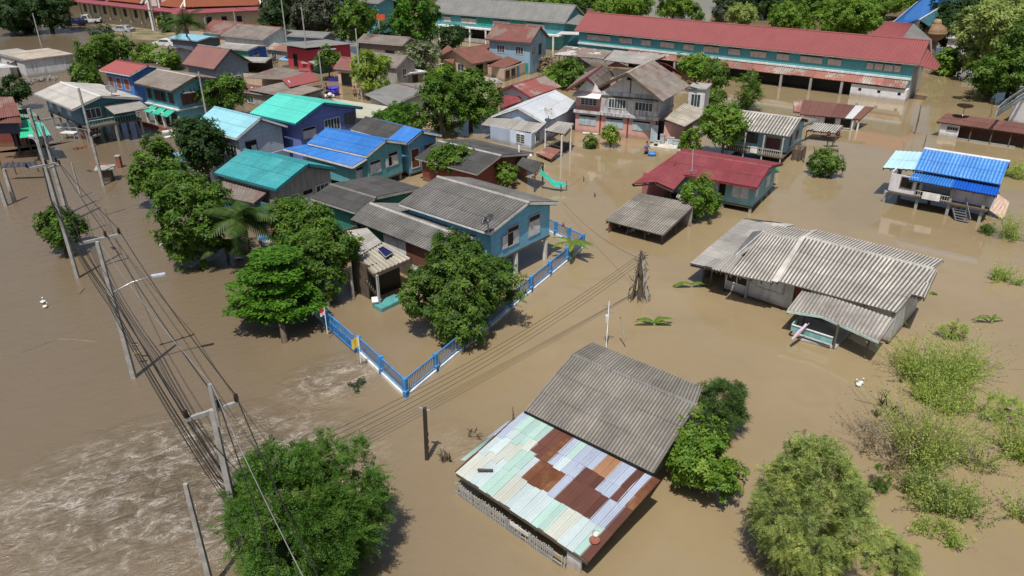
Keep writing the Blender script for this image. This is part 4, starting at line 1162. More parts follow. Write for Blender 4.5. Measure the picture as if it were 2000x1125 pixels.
# ---------------------------------------------------------------- light grey roof house right of the round tree
def grey16():
    t = T('grey_rib_house', 'pale blue board house with bold grey ribbed roof and cluttered veranda on posts', 'house', (19.82, 68.17, 0), -33.6)
    q = lambda x, y, z: t.q('Z4', x, y, z)
    L, W = 5.79, 3.34
    roof(t, ((0, 0, 2.48), (L, 0, 2.48), (L, W, 3.45), (0, W, 3.45)), R_pale, .26, .045, 5, 3, 4)
    roof(t, ((L, 2 * W, 2.6), (0, 2 * W, 2.6), (0, W, 3.45), (L, W, 3.45)), R_pale, .26, .045, 5, 2, 4)
    ridge_cap(t, (0, W, 3.45), (L, W, 3.45), R_pale)
    wb = wallmat('washed blue boards', (.30, .50, .58), .4, .2)
    wall4(t, .3, L - .3, .9, 2 * W - .5, .75, (2.6, 2.7), wb, (W, 3.3))
    win(t, (.3, .9), (L - .3, .9), 1.2, 1.25, 1.25, .85, n=2, frame=m_['old timber'], pane=m_['glass pane'])
    win(t, (.3, .9), (L - .3, .9), 3.3, .95, 1.3, 1.0, n=3, opened=(), top=0, frame=m_['grey frame'], shut=m_['brown shutter'])
    win(t, (L - .3, .9), (L - .3, 2 * W - .5), .5, 1.2, .8, 1.0, n=1, top=0, frame=m_['grey frame'], shut=m_['brown shutter'])
    win(t, (L - .3, .9), (L - .3, 2 * W - .5), 2.6, 1.2, 1.0, 1.0, n=2, top=0, frame=m_['grey frame'], shut=m_['brown shutter'])
    t.add('veranda_floor', M().box(.2, L - .2, -.35, .88, .5, .62), m_['old timber'])
    t.add('floor', M().box(.25, L - .25, .88, 2 * W - .5, .5, .62), m_['old timber'])
    for x in (.4, 2.0, 3.7, L - .4):
        t.add('post', M().bar((x, -.25, -1), (x, -.25, 2.35), .12), m_['grey frame'])
        t.add('stilt', M().bar((x, 4.5, -1), (x, 4.5, .5), .18), m_['concrete'])
    r = M().bar((.4, -.3, 1.15), (L - .4, -.3, 1.15), .06)
    t.add('rail', r, m_['grey frame'])
    bl_ = M().box(-.02, .02, -.02, .02, 0, .52).mesh('baluster', m_['grey frame'])
    for i in range(26): link('baluster', bl_, t.o, (.5 + i * .19, -.3, .62))
    q2 = q
    roof(t, (q(800, 690, 1.9), q(860, 660, 1.7), q(920, 620, 2.2), q(838, 608, 2.6)), R_lean, .22, .03, 0, 1, 4, name='side_roof')
    t.add('side_wall', M().box(L + .1, L + .9, 1.6, 3.4, -1, 1.0), m_['bark'])
    for k in range(5): t.add('side_post', M().bar((L + .3 + .25 * k, 1.3 + .5 * (k % 2), -1), (L + .3 + .25 * k, 1.3 + .5 * (k % 2), 1.6 - .1 * k), .08), m_['old timber'])
    return t
g16 = grey16()
o = T('cool_box', 'white box hanging on the veranda rail of the grey ribbed roof house', 'box', g16.mw @ V(3.0, -.42, .7), -33)
o.add('body', M().box(-.3, .3, -.18, .0, 0, .5), m_['white paint']); o.add('lid', M().box(-.32, .32, -.2, .0, .503, .56), m_['pale glass'])
o = T('blue_boat', 'small blue plastic boat tucked below the veranda of the grey ribbed roof house', 'boat', zq('Y1', 1180, 465, 0), -30)
def boat_mesh(L, W, H):
    m = M(); n = 9; rows = []
    for i in range(n + 1):
        u = i / n; w = W / 2 * max(.12, math.sin(math.pi * (0.08 + .84 * u)) ** .6); z = H * (1 + .35 * (2 * u - 1) ** 2)
        x = (u - .5) * L
        rows.append([V(x, -w, z), V(x, -w * .6, -.12), V(x, w * .6, -.12), V(x, w, z), V(x, w * .88, z), V(x, w * .5, .0), V(x, -w * .5, .0), V(x, -w * .88, z)])
    for i in range(n):
        for k in range(8):
            m.face([rows[i][k], rows[i][(k + 1) % 8], rows[i + 1][(k + 1) % 8], rows[i + 1][k]])
    m.face(rows[0]); m.face(rows[-1])
    return m
o.add('hull', boat_mesh(2.0, .8, .3), m_['blue paint']); o.add('seat', M().box(-.2, .1, -.3, .3, .12, .17), m_['white paint'])

# ---------------------------------------------------------------- sheds at the right
def brown17():
    t = T('rusty_shed', 'white-walled shed with rust-brown sheet roof and one new pale sheet', 'shed', (30.3, 78.9, 0), -35.1)
    q = lambda x, y, z: t.q('Y2', x, y, z)
    a, b, c, d = q(45, 236, 1.25), q(490, 276, 1.25), q(590, 185, 1.98), q(72, 130, 2.1)
    roof(t, (a, b, c, d), None, .2, .03, 8, 1, 4, mats=lambda i, j: R_whitefar if i == 6 else R_brown)
    roof(t, (q(0, 215, 1.2), q(50, 222, 1.2), q(72, 132, 2.0), q(0, 140, 1.8)), R_awning, .2, .03, 2, 1, 4)
    e = (b - a).normalized(); n = V(-e.y, e.x, 0); L = (b - a).length
    a0 = a + n * .5 + e * .4; P = lambda u, v, z: V(*(a0 + e * u + n * v).xy, z)
    L -= .8
    m = lambda u0, u1, v, z1: M().hexa(P(u0, v, -1), P(u1, v, -1), P(u1, v + .08, -1), P(u0, v + .08, -1), P(u0, v, z1), P(u1, v, z1), P(u1, v + .08, z1), P(u0, v + .08, z1))
    t.add('wall', m(0, L, 0, 1.2), Wl_whitep); t.add('wall', m(0, L, 3, 1.65), Wl_whitep)
    t.add('wall', M().bar(P(L, 0.1, .15), P(L, 3, .15), .08, 2.1), Wl_whitep)
    A, B = P(0, -.001, 0), P(L, -.001, 0)
    win(t, A.xy, B.xy, L * .42, .4, 1.0, .65, n=1, frame=m_['grey frame']); win(t, A.xy, B.xy, L * .72, .15, 1.0, .9, n=1, frame=m_['white paint'])
    for u in (L * .95, L + .3): t.add('post', M().bar(P(u, -.3, -1), P(u, -.3, 1.2), .14), m_['white paint'])
    aw = [q(95, 352, 1.0), q(310, 377, 1.0), q(366, 320, 1.3), q(160, 298, 1.3)]
    roof(t, aw, R_pale, .26, .045, 4, 1, 4, name='awning')
    for i in (0, 1): t.add('post', M().bar((aw[i].x, aw[i].y + .2, -1), (aw[i].x, aw[i].y + .2, .95), .08), m_['old timber'])
brown17()
o = T('water_pot_stand', 'brown jars on a small timber stand in front of the rusty shed awning', 'jar stand', zq('Y2', 262, 480, 0), 0)
for x in (-.25, .25): o.add('post', M().bar((x, 0, -1), (x, 0, 1.1), .09), m_['old timber'])
o.add('shelf', M().box(-.5, .9, -.25, .25, 1.1, 1.16), m_['old timber'])
for x in (-.3, .6): o.add('jar', M().lathe((x, 0, 1.163), [(.01, 0), (.13, 0), (.2, .18), (.12, .36), (.14, .4)], 10), m_['rust brown'])
def brown18():
    t = T('brown_shed', 'long open shed with dull brown roof and one white end wall', 'shed', (42.31, 73.59, 0), -36)
    q = lambda x, y, z: t.q('Y2', x, y, z)
    L = 9.5
    b = q(1125, 228, 2.1); a = q(1045, 291, 1.5)
    d = (q(1690, 381, 1.5) - a).normalized()
    c1, c0 = b + d * L, a + d * L
    roof(t, (a, c0, c1, b), R_brown, .2, .03, 9, 2, 4)
    n = V(-d.y, d.x, 0)
    P = lambda u, v, z: V(*(a + d * u + n * v).xy, z)
    D = (b - a).dot(n)
    def w(u0, v0, u1, v1, z1, mt): t.add('wall', M().bar(P(u0, v0, z1 / 2 - .5), P(u1, v1, z1 / 2 - .5), .09, z1 + 1), mt)
    w(.45, .35, 2.15, .35, 1.35, Wl_whitep); w(.45, .4, .45, D - .3, 1.5, Wl_whitep); w(.5, D - .3, L - .3, D - .3, 1.8, Wl_brown)
    win(t, P(.5, .30, 0).xy, P(2.15, .30, 0).xy, .6, .8, .9, .3, n=4, frame=m_['concrete'], name='vent_block')
    for u in (3.2, 5, 6.6, 7.9, 9.2): t.add('post', M().bar(P(u, .3, -1), P(u, .3, 1.45), .11), m_['old timber'])
    t.add('low_wall', M().bar(P(2.2, .3, -.3), P(7.2, .3, -.3), .1, .9), m_['concrete'])
    return t
b18 = brown18()
dish(zq('Y2', 1240, 240, 2.3), .75, 60, 30, 'dark mesh satellite dish behind the long brown shed roof', plain('dish brown', (.16, .12, .10), .6), b18)

# ---------------------------------------------------------------- stilt house with bright blue roof
def stilt_house():
    t = T('blue_stilt_house', 'white house on concrete stilts with two-step bright blue roof and pale blue side roof', 'house', (29.76, 53.45, 0), -36.7)
    q = lambda x, y, z: t.q('Y2', x, y, z)
    a, b, c, d = q(885, 642, 2.9), q(1515, 752, 2.9), q(1582, 580, 4.05), q(960, 484, 4.05)
    roof(t, (a, b, c, d), R_blue2, .215, .035, 6, 2, 4)
    back = [c + V(0, 2.6, -1.1), d + V(0, 2.6, -1.1)]
    roof(t, (back[0], back[1], d, c), R_blue2, .215, .035, 6, 2, 4)
    ridge_cap(t, d, c, R_white)
    la, lb, lc, ld = q(842, 716, 2.3), q(1490, 836, 2.3), q(1517, 758, 2.72), q(892, 653, 2.72)
    roof(t, (la, lb, lc, ld), None, .215, .035, 6, 1, 4, mats=lambda i, j: R_blue3 if i >= 3 else R_blue)
    roof(t, (q(655, 627, 2.5), q(885, 643, 2.5), q(955, 515, 3.15), q(750, 503, 3.15)), roofmat('faint blue sheet', (.42, .62, .70), (.25, .42, .5), .35, .3, .05, .5), .4, .02, 3, 2, 4, name='side_roof')
    e = (lb - la).normalized(); n = V(-e.y, e.x, 0); o = V(la.x, la.y, 0)
    P = lambda u, v, z: V(*(o + e * u + n * v).xy, z)
    def bx(nm, u0, u1, v0, v1, z0, z1, mt): return t.add(nm, M().hexa(P(u0, v0, z0), P(u1, v0, z0), P(u1, v1, z0), P(u0, v1, z0), P(u0, v0, z1), P(u1, v0, z1), P(u1, v1, z1), P(u0, v1, z1)), mt)
    L = (lb - la).length
    fz = 1.15
    wm = wallmat('white lilac plaster', (.66, .63, .68), .25)
    bx('wall', .5, L - .5, 1.9, 1.98, fz, 2.95, wm); bx('wall', .5, L - .5, 5.2, 5.28, fz, 2.9, wm)
    bx('wall', L - .58, L - .5, 1.98, 5.2, fz, 2.9, wm); bx('wall', 2.8, L - .1, .9, .98, fz - .1, 2.15, wm)
    A, B = P(-1.3, .35, 0), P(.55, .35, 0)
    bx('wall', -1.3, .55, .35, .43, fz - .05, 2.45, wm); bx('wall', -1.3, -1.22, .43, 3.5, fz - .05, 2.6, wm)
    A, B = P(-1.3, .349, 0), P(.55, .349, 0)
    win(t, A.xy, B.xy, .8, 1.55, .75, .75, n=1, frame=m_['old timber'])
    bx('floor', -1.2, L - .3, .2, 5.3, fz - .2, fz - .06, m_['old timber'])
    for x, y in ((658, 880), (890, 932), (1116, 980), (1355, 1028)):
        g = q(x, y, 0); t.add('stilt', M().bar((g.x, g.y, -1.2), (g.x, g.y, 2.25 if x > 800 else .95), .2), m_['concrete'])
    for u in (-1, 1.2, 3.3, L - .6): 
        g = P(u, 3.6, 0); t.add('stilt', M().bar((g.x, g.y, -1.2), (g.x, g.y, fz - .2), .2), m_['concrete'])
    peach = plain('peach boards', (.58, .42, .33), .7)
    s0, s1, s2, s3 = q(680, 806, .95), q(905, 806, .95), q(915, 766, 1.25), q(703, 760, 1.25)
    for i in range(5): t.add('skirt_board', M().slab(s0.lerp(s3, i / 5), s1.lerp(s2, i / 5), s1.lerp(s2, (i + .94) / 5), s0.lerp(s3, (i + .94) / 5), .03), peach)
    r = [q(1405, 918, .62), q(1540, 1012, .05), q(1582, 880, .5), q(1498, 822, 1.2)]
    for i in range(5): t.add('ramp_board', M().slab(r[0].lerp(r[1], i / 5), r[0].lerp(r[1], (i + .95) / 5), r[3].lerp(r[2], (i + .95) / 5), r[3].lerp(r[2], i / 5), .04), peach)
    t.add('ramp_side', M().slab(q(1400, 915, .6), q(1498, 822, 1.2), q(1500, 800, 1.7), q(1435, 835, 1.55), .04), wm)
    # veranda rail, stair
    t.add('rail', M().bar(P(.6, .15, 1.55), P(2.9, .15, 1.55), .05).bar(P(.6, .15, 1.2), P(2.9, .15, 1.2), .05), m_['grey frame'])
    bl_ = M().box(-.015, .015, -.015, .015, 0, .5).mesh('baluster', m_['grey frame'])
    for i in range(14): link('baluster', bl_, t.o, P(.65 + .165 * i, .15, 1.05))
    s = M(); s0, s1 = P(3.1, .6, 1.0), P(3.9, -.45, -.2)
    for k in (0, .8): s.bar(s0 + e * k, s1 + e * k, .05, .12)
    for i in range(1, 8): s.bar(s0.lerp(s1, i / 8), s0.lerp(s1, i / 8) + e * .8, .2, .03)
    for i in range(8): s.bar(s0.lerp(s1, i / 8) + e * .8, s0.lerp(s1, i / 8) + e * .8 + V(0, 0, .6), .03)
    s.bar(s0 + e * .8 + V(0, 0, .6), s1 + e * .8 + V(0, 0, .6), .04)
    t.add('stair', s, plain('stair metal', (.22, .23, .26), .5, .3))
    return t, P
sh, SP = stilt_house()
o = T('laundry', 'pale sheet drying over the veranda rail of the blue-roofed stilt house', 'laundry', sh.mw @ SP(1.15, .12, 1.0), -37)
m = M()
for i in range(6): m.slab((i * .2, -.05 - .02 * (i % 2), .05), (i * .2 + .2, -.05 - .02 * ((i + 1) % 2), .05), (i * .2 + .2, -.03, .6), (i * .2, -.03, .6), .01)
o.add('cloth', m, m_['white paint'])

def right20():
    t = T('white_edge_house', 'white house with double pale blue rolled roof edge beyond the long brown shed', 'house', zq('Y2', 1688, 300, 0), 53)
    q = lambda x, y, z: t.q('Y2', x, y, z)
    a, b = q(1480, 248, 2.6), q(1800, 60, 2.6)
    for k, (da, db) in enumerate((((0, 0), (15, -40)), ((15, -58), (80, -120)))):
        p0, p1 = q(1480 + da[0], 248 + da[1], 3.0 + .3 * k), q(1830 + da[0], 20 + da[1], 3.0 + .3 * k)
        p2, p3 = q(1830 + db[0], 20 + db[1], 3.5 + .45 * k), q(1480 + db[0], 248 + db[1], 3.5 + .45 * k)
        roof(t, (p0, p1, p2, p3), MATS['faint blue sheet'], .25, .03, 4, 1, 4)
    p, r = q(1570, 300, 0), q(1860, 130, 0)
    t.add('wall', M().bar(V(p.x, p.y, 1.0), V(r.x, r.y, 1.0), .1, 4), Wl_whitep)
    p2 = q(1900, 370, 0)
    t.add('wall', M().bar(V(p.x, p.y, 1.0), V(p2.x, p2.y, 1.0), .1, 4), Wl_whitep)
right20()
# ---------------------------------------------------------------- school with the long red roof
def school():
    t = house('red_school_building', 'very long two-storey teal school building under a straight red roof', 'school', (9.52, 119.07, -37.4, 48.2, 7.2, 4.43, 6.75, 0.48),
              R_school, Wl_school, -1, .3, .03, None, ov=.5, oe=.55, cap=R_school, fascia=plain('school fascia', (.35, .30, .28), .7), seg=2, wmats={'R': wallmat('school end wall', (.45, .45, .42), .5)})
    q = lambda x, y, z: t.q('Z4', x, y, z)
    x0, x1, y0, y1 = .5, 47.7, .55, 6.65
    A, B = (x0, y0), (x1, y0)
    CR = dict(frame=m_['teal paint'], shut=m_['cream curtain'], top=.18)
    for a, b in ((5, 57), (105, 180), (225, 282), (330, 412), (460, 522), (573, 658), (712, 778), (833, 950), (978, 1050), (1180, 1215), (1222, 1265), (1272, 1318), (1324, 1358)):
        def U(px):
            yy = 205 + (px + 0) * .1085
            lo, hi = 0, 48
            for _ in range(30):
                mid = (lo + hi) / 2
                w = t.mw @ V(x0 + mid, y0, 3.6)
                r = depth(w); X = 1000 + FOC * w.x / r
                if X < 1250 + px / 2.6667: lo = mid
                else: hi = mid
            return lo
        u0, u1 = U(a), U(b)
        win(t, A, B, u0, 3.2, u1 - u0, .95, n=max(1, round((u1 - u0) / .9)), **CR)
    for a, b in ((800 + 1300 / 3.75, 800 + 1475 / 3.75), (800 + 1535 / 3.75, 800 + 1630 / 3.75), (800 + 1695 / 3.75, 800 + 1770 / 3.75)):
        pass
    for px0, px1 in ((1147, 1193), (1209, 1235)):
        us = []
        for X_ in (px0, px1):
            lo, hi = 0, 48
            for _ in range(30):
                mid = (lo + hi) / 2; w = t.mw @ V(x0 + mid, y0, 3.6)
                if 1000 + FOC * w.x / depth(w) < X_: lo = mid
                else: hi = mid
            us.append(lo)
        win(t, A, B, us[0], 3.2, us[1] - us[0], .95, n=max(1, round((us[1] - us[0]) / .9)), **CR)
    # blotched tin awning over the open ground floor
    k = 0
    for i in range(14):
        u0, u1 = x0 + 9 + i * 2.72, x0 + 9 + (i + .995) * 2.72
        dz = random.uniform(-.05, .05)
        roof(t, ((u0, y0 - 1.5, 1.75 + dz), (u1, y0 - 1.5, 1.75 + dz), (u1, y0 - .02, 2.45), (u0, y0 - .02, 2.45)), R_awning, .3, .03, 0, 1, 2, name='awning_sheet')
    t.add('ledge', M().box(x0, x1, y0 - .25, y0 - .005, 2.46, 2.68), m_['white paint'])
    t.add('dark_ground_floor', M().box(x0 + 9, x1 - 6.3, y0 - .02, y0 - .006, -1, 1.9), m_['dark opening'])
    t.add('white_bay', M().box(x1 - 6.3, x1 + .05, y0 - 1.25, y0 - .03, -1, 1.5), Wl_whitep)
    for u in (x1 - 5.4, x1 - 3.2, x1 - .9): t.add('vent', M().box(u, u + .35, y0 - 1.27, y0 - 1.251, .8, 1.1), m_['dark opening'])
    for i in range(9): t.add('column', M().bar((x0 + 9.4 + i * 3.8, y0 - 1.3, -1), (x0 + 9.4 + i * 3.8, y0 - 1.3, 1.75), .28), m_['concrete'])
    # red end piece and the pale roofs at the far end
    roof(t, ((48.2, .2, 4.3), (50, .9, 3.8), (50, 3.3, 4.1), (48.2, 3.0, 5.9)), R_school, .3, .03, 0, 1, 2, name='end_roof')
    roof(t, ((48.2, 7.2, 4.4), (38.5, 7.2, 4.4), (41, 13.5, 7.4), (44, 13.5, 7.4)), R_school, .3, .03, 0, 1, 2, name='rear_roof')
    roof(t, ((44.2, 7.0, 5.6), (48.4, 5.9, 4.8), (47.2, 11, 5.9), (44.2, 13.5, 7.4)), R_greyfar, .3, .03, 0, 1, 2, name='rear_roof')
    return t
sc_ = school()
def water_tower():
    t = T('water_tower', 'brown ball-shaped water tank on a round stem at the end of the red school roof', 'water tower', at(1812, 122), 0)
    h = hgt(1812, 122, 36)
    t.add('stem', M().lathe((0, 0, 0), [(.8, -1), (.65, h * .45), (.6, h * .55)], 14), plain('tower grey', (.16, .13, .11), .8))
    t.add('tank', M().lathe((0, 0, h * .5), [(.55, 0), (1.2, h * .06), (1.6, h * .15), (1.65, h * .22), (1.35, h * .31), (.7, h * .37), (.5, h * .38)], 16), plain('tower brown', (.24, .15, .085), .7))
    t.add('band', M().lathe((0, 0, h * .5), [(1.66, h * .17), (1.70, h * .19), (1.66, h * .21)], 16), plain('tower tan', (.36, .24, .13), .7))
    t.add('cap', M().lathe((0, 0, h * .87), [(.55, 0), (.62, h * .05), (.4, h * .11), (.05, h * .12)], 12), plain('tower tan2', (.34, .24, .14), .7))
water_tower()
house('lane_end_block', 'small white walled block with pale flat roofs at the lane end past the red school', 'building', (*at(1836, 118).xy, -30, 5.5, 5, 3.4, 3.8, .5), R_whitefar, Wl_whitep, -1, .3, .02, None, ov=.4, oe=.4, cap=R_whitefar, seg=2)
def blue26():
    t = T('blue_roof_hall', 'far hall with long sloping blue roof behind the red school building', 'hall', at(1760, 50), 56)
    q = lambda x, y, z: t.p(x, y, z)
    a, b, c, d = q(1722, 62, 4.0), q(1808, -10, 4.0), q(1866, -4, 7.0), q(1795, 38, 7.0)
    roof(t, (b, a, d, c), R_blue, .35, .03, 0, 2, 2)
    roof(t, (d, c, q(1885, 2, 5.5), q(1815, 52, 5.5)), R_ltblue, .35, .03, 0, 2, 2)
    ridge_cap(t, d, c, R_whitefar, .6)
    t.add('wall', M().bar(V(a.x, a.y, 1.5), V(b.x, b.y, 1.5), .2, 5), Wl_whitep)
blue26()
def school2():
    t = house('grey_school_building', 'two-storey teal school building with long faded grey roof beyond the reddish roofed cottage', 'school', (-15.01, 142.57, -33.1, 28.2, 8.0, 4.52, 6.9, .45),
              R_greyfar, Wl_school, -1, .4, .03, None, ov=.5, oe=.5, cap=R_greyfar, fascia=m_['grey frame'], seg=2)
    A, B = (.5, .5), (27.7, .5)
    for u, w in ((2.4, 1.6), (6.3, 3.3), (13.2, 3.5), (20, 3.6)):
        win(t, A, B, u, 3.0, w, 1.05, n=round(w / .8), frame=m_['teal paint'], shut=m_['cream curtain'], top=.15)
    for u, w in ((10.0, 2.9), (17.0, 2.6)):
        t.add('panel', M().box(.5 + u, .5 + u + w, .47, .495, 2.9, 4.2), plain('green panel', (.03, .30, .24), .7))
    t.add('slab', M().box(.5, 27.7, -.5, .497, 2.3, 2.52), m_['white paint'])
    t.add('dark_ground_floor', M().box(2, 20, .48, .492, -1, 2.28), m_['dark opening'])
    for i in range(8): t.add('column', M().bar((2.5 + i * 3.4, -.35, -1), (2.5 + i * 3.4, -.35, 2.3), .25), m_['white paint'])
    t.add('balustrade', M().box(2.5, 14, -.42, -.38, 0.1, .75), m_['concrete'])
    roof(t, ((28.2, .3, 4.4), (31.5, 1.5, 4.0), (31.8, 5, 4.4), (28.2, 4.5, 5.4)), R_greyfar, .4, .03, 0, 1, 2, name='end_roof')
    # covered link and outside stair towards the red school
    roof(t, ((27.5, -1.6, 2.9), (33, .5, 2.9), (32.5, 2.0, 3.1), (27.5, .4, 3.1)), R_whitefar, .4, .03, 0, 1, 2, name='link_roof')
    s = M(); st = plain('pale stair', (.42, .50, .54), .6)
    a, b = t.p(1128, 82, .5), t.p(1108, 48, 3.4)
    for k in range(12):
        p = a.lerp(b, k / 12); s.box(p.x - .2, p.x + 2.0, p.y - .2, p.y + .25, p.z - .1, p.z)
    for k in (0, 1.9): s.bar(a + V(k, 0, .7), b + V(k, 0, .7), .12, .5)
    t.add('stair', s, st)
school2()
house('blue_cottage', 'blue-grey two-storey cottage with a mottled reddish gable roof before the grey school', 'house', (-3.83, 110.10, -29.4, 7.4, 5.84, 4.41, 6.27, .49),
      R_tile2, wallmat('blue grey boards', (.28, .44, .56), .3, .25), -1, .3, .03, None, ov=.4, oe=.5, cap=R_tile2, fascia=m_['old timber'], seg=2,
      wins=(('F', 1.3, 2.7, 1.2, .95, dict(n=3, **GL)), ('F', 4.3, 2.7, 1.2, .95, dict(n=3, **GL)), ('R', .5, 2.7, 1.1, 1.0, dict(n=2, **GL)), ('R', 2.6, 2.4, .7, 1.4, dict(n=1, frame=m_['old timber'])), ('F', 5.2, .3, 1.1, 1.2, dict(n=2, frame=m_['teal paint'], shut=plain('green shutter', (.03, .25, .2), .6), top=0))))
def hip24():
    t = house('brown_tile_house', 'cream bungalow with wide brown-red tiled roof and dark open porch', 'house', (-5.53, 104.63, 46.7, 7.0, 7.4, 1.9, 3.35, .53),
              R_tile, Wl_cream, -1, .28, .025, None, ov=.5, oe=.5, cap=R_tile, fascia=m_['old timber'], seg=2,
              wins=(('F', .8, .1, 1.3, 1.4, dict(n=1, frame=m_['old timber'])), ('F', 3.0, .1, 1.6, 1.4, dict(n=2, frame=m_['old timber'])), ('L', 3.6, .6, 1.2, .9, dict(n=2, **GL))))
    q = lambda x, y, z: t.q('Z3', x, y, z)
    roof(t, (q(566, 485, 1.8), q(700, 500, 1.7), q(893, 415, 1.8), q(760, 392, 2.4)), R_tile, .28, .025, 0, 1, 2, name='wing_roof')
    a, b, c = q(575, 560, 0), q(690, 600, 0), q(885, 530, 0)
    def W_(a, b, z1): t.add('wing_wall', M().bar(V(a.x, a.y, z1 / 2 - .5), V(b.x, b.y, z1 / 2 - .5), .12, z1 + 1), Wl_cream)
    W_(a, b, 1.6); W_(b, c, 1.68)
    d = (c - b).normalized(); A = b + V(d.y, -d.x, 0) * .07; Bq = c + V(d.y, -d.x, 0) * .07
    win(t, A.xy, Bq.xy, .4, .4, 1.0, .95, n=2, frame=m_['old timber']); win(t, A.xy, Bq.xy, 2.0, .4, 1.0, .95, n=2, frame=m_['old timber']); win(t, A.xy, Bq.xy, 3.6, .0, .5, 1.4, n=1, frame=m_['old timber'], pane=m_['blue paint'], name='door')
    t.add('porch_slab', M().slab(q(535, 600, .2), q(690, 610, .2), q(640, 570, .2), q(540, 560, .2), .3), m_['concrete'])
    roof(t, (q(190, 410, 1.8), q(320, 470, 1.8), q(345, 375, 2.7), q(280, 330, 2.7)), R_tile, .28, .025, 0, 1, 2, name='wing_roof')
    m = M().face([q(250, 440, 1.75), q(380, 405, 1.75), q(342, 372, 2.75)]); t.add('small_gable', m, Wl_cream)
    roof(t, (q(140, 492, 1.1), q(250, 470, 1.2), q(262, 458, 1.3), q(170, 474, 1.2)), R_whitefar, .28, .025, 0, 1, 2, name='awning')
hip24()
def shed25():
    t = T('mottled_shed', 'long low shed with mottled grey and white tin roofs under the teal school wall', 'shed', zq('Z3', 1300, 470, 0), -32)
    q = lambda x, y, z: t.q('Z3', x, y, z)
    roof(t, (q(1060, 400, 2.2), q(1420, 432, 2.2), q(1490, 372, 2.6), q(1140, 335, 2.7)), roofmat('mottled tin', (.30, .24, .21), (.10, .08, .07), .3, .7, .1, patch=(.52, .52, .52), patchlim=(.53, .56)), .3, .03, 4, 1, 2)
    roof(t, (q(1425, 440, 2.3), q(1720, 475, 2.3), q(1880, 410, 2.8), q(1500, 365, 2.7)), R_whitefar if False else R_lean, .3, .03, 4, 1, 2)
    for a, b, mt in (((1150, 470), (1330, 480), Wl_grey), ((1330, 480), (1600, 500), Wl_grey)):
        a, b = q(*a, 0), q(*b, 0); t.add('wall', M().bar(V(a.x, a.y, .5), V(b.x, b.y, .5), .1, 3.0), mt)
    for x, y in ((1095, 460), (1130, 465)):
        a = q(x, y, 0); t.add('post', M().bar((a.x, a.y, -1), (a.x, a.y, 2.2), .12), m_['old timber'])
shed25()

# ---------------------------------------------------------------- houses of the upper left
t28 = house('teal_stilt_house', 'dark teal wooden house on pale stilts with broad grey-white roof and long balcony', 'house', (-49.41, 77.58, -42.3, 10.29, 6.68, 3.58, 4.4, .42),
      roofmat('dusty pale sheet', (.46, .45, .42), (.22, .21, .20), .3, .5, .08, course=1.2), Wl_dteal, 1.85, .25, .025, (1.3, 1.5), ov=.5, oe=.8, cap=R_whitefar, fascia=m_['grey frame'], stilts=(5, 3), seg=2,
      wmats={'F': wallmat('blue teal boards', (.14, .30, .40), .35, .22)},
      wins=(('F', .8, 2.3, 1.0, .85, dict(n=2, **SH)), ('F', 3.0, 2.3, 1.1, .85, dict(n=2, **SH)), ('F', 5.6, 2.3, 1.1, .85, dict(n=2, **SH)), ('R', .5, 2.4, 1.3, .85, dict(n=3, **GL)), ('R', 2.3, 1.92, .9, 1.5, dict(n=1, frame=m_['old timber'], pane=m_['teal paint'], name='door')), ('R', 3.7, 2.4, 1.1, .85, dict(n=2, **GL))))
m = M().box(9.8, 11.2, .6, 5.8, 1.7, 1.84); t28.add('balcony_floor', m, m_['old timber'])
for i in range(20): t28.add('baluster', M().box(11.14, 11.18, .62 + .26 * i, .68 + .26 * i, 1.85, 2.4), m_['teal paint'])
t28.add('rail', M().box(11.12, 11.2, .6, 5.8, 2.4, 2.46), m_['grey frame'])
for y in (.7, 3.2, 5.7): t28.add('stilt', M().bar((11.1, y, -1), (11.1, y, 1.7), .16), m_['concrete'])
roof(t28, ((9.8, 3.0, 3.4), (12.2, 3.0, 2.9), (12.2, 6.4, 2.9), (9.8, 6.4, 3.4)), R_lean, .25, .025, 0, 1, 2, name='side_roof')
dish(t28.mw @ V(9.4, 4.2, 3.95), .55, -20, 40, 'grey satellite dish on the pale roof corner of the dark teal stilt house', plain('dish grey', (.2, .2, .2), .6), t28)
t29 = house('turquoise_wall_house', 'two-storey turquoise house with brown shutters, lichened roof and small green awnings', 'house', (-40.66, 81.27, -35.9, 7.15, 6.99, 3.98, 5.0, .42),
      R_greybrown, wallmat('turquoise boards', (.17, .46, .55), .3, .22), -1, .25, .025, (1.2, 1.5), ov=.6, oe=.7, cap=R_cream, fascia=m_['old timber'], seg=2,
      wins=(('F', .5, 2.4, .8, 1.05, dict(n=1, **BR)), ('F', 1.8, 2.4, .9, 1.05, dict(n=2, **BR)), ('F', 3.1, 2.4, .9, 1.05, dict(n=2, opened=(0,), **BR)), ('F', 4.5, 2.4, .9, 1.05, dict(n=1, **BR)), ('R', .5, 2.2, 1.8, 1.2, dict(n=3, **BR)), ('R', 3.2, 2.2, 1.9, 1.2, dict(n=3, **BR))))
t29.add('ledge', M().box(.5, 6.75, .45, 6.5, 1.75, 1.9), m_['white paint'])
for i in range(3):
    roof(t29, ((1.6 + 1.6 * i, -.5, 1.25), (2.9 + 1.6 * i, -.5, 1.25), (2.9 + 1.6 * i, .55, 1.7), (1.6 + 1.6 * i, .55, 1.7)), plain('green awning', (.03, .42, .28), .5), .2, .02, 0, 1, 2, name='awning')
    t29.add('column', M().bar((1.5 + 1.6 * i, -.1, -1), (1.5 + 1.6 * i, -.1, 1.5), .22), m_['white paint'])
    t29.add('shop_opening', M().box(1.75 + 1.6 * i, 2.85 + 1.6 * i, .67, .69, -.5, 1.3), m_['brown shutter'])
t29.add('boundary_wall', M().box(1.2, 6.8, -1.3, -1.15, -1, .35), m_['brick red'])
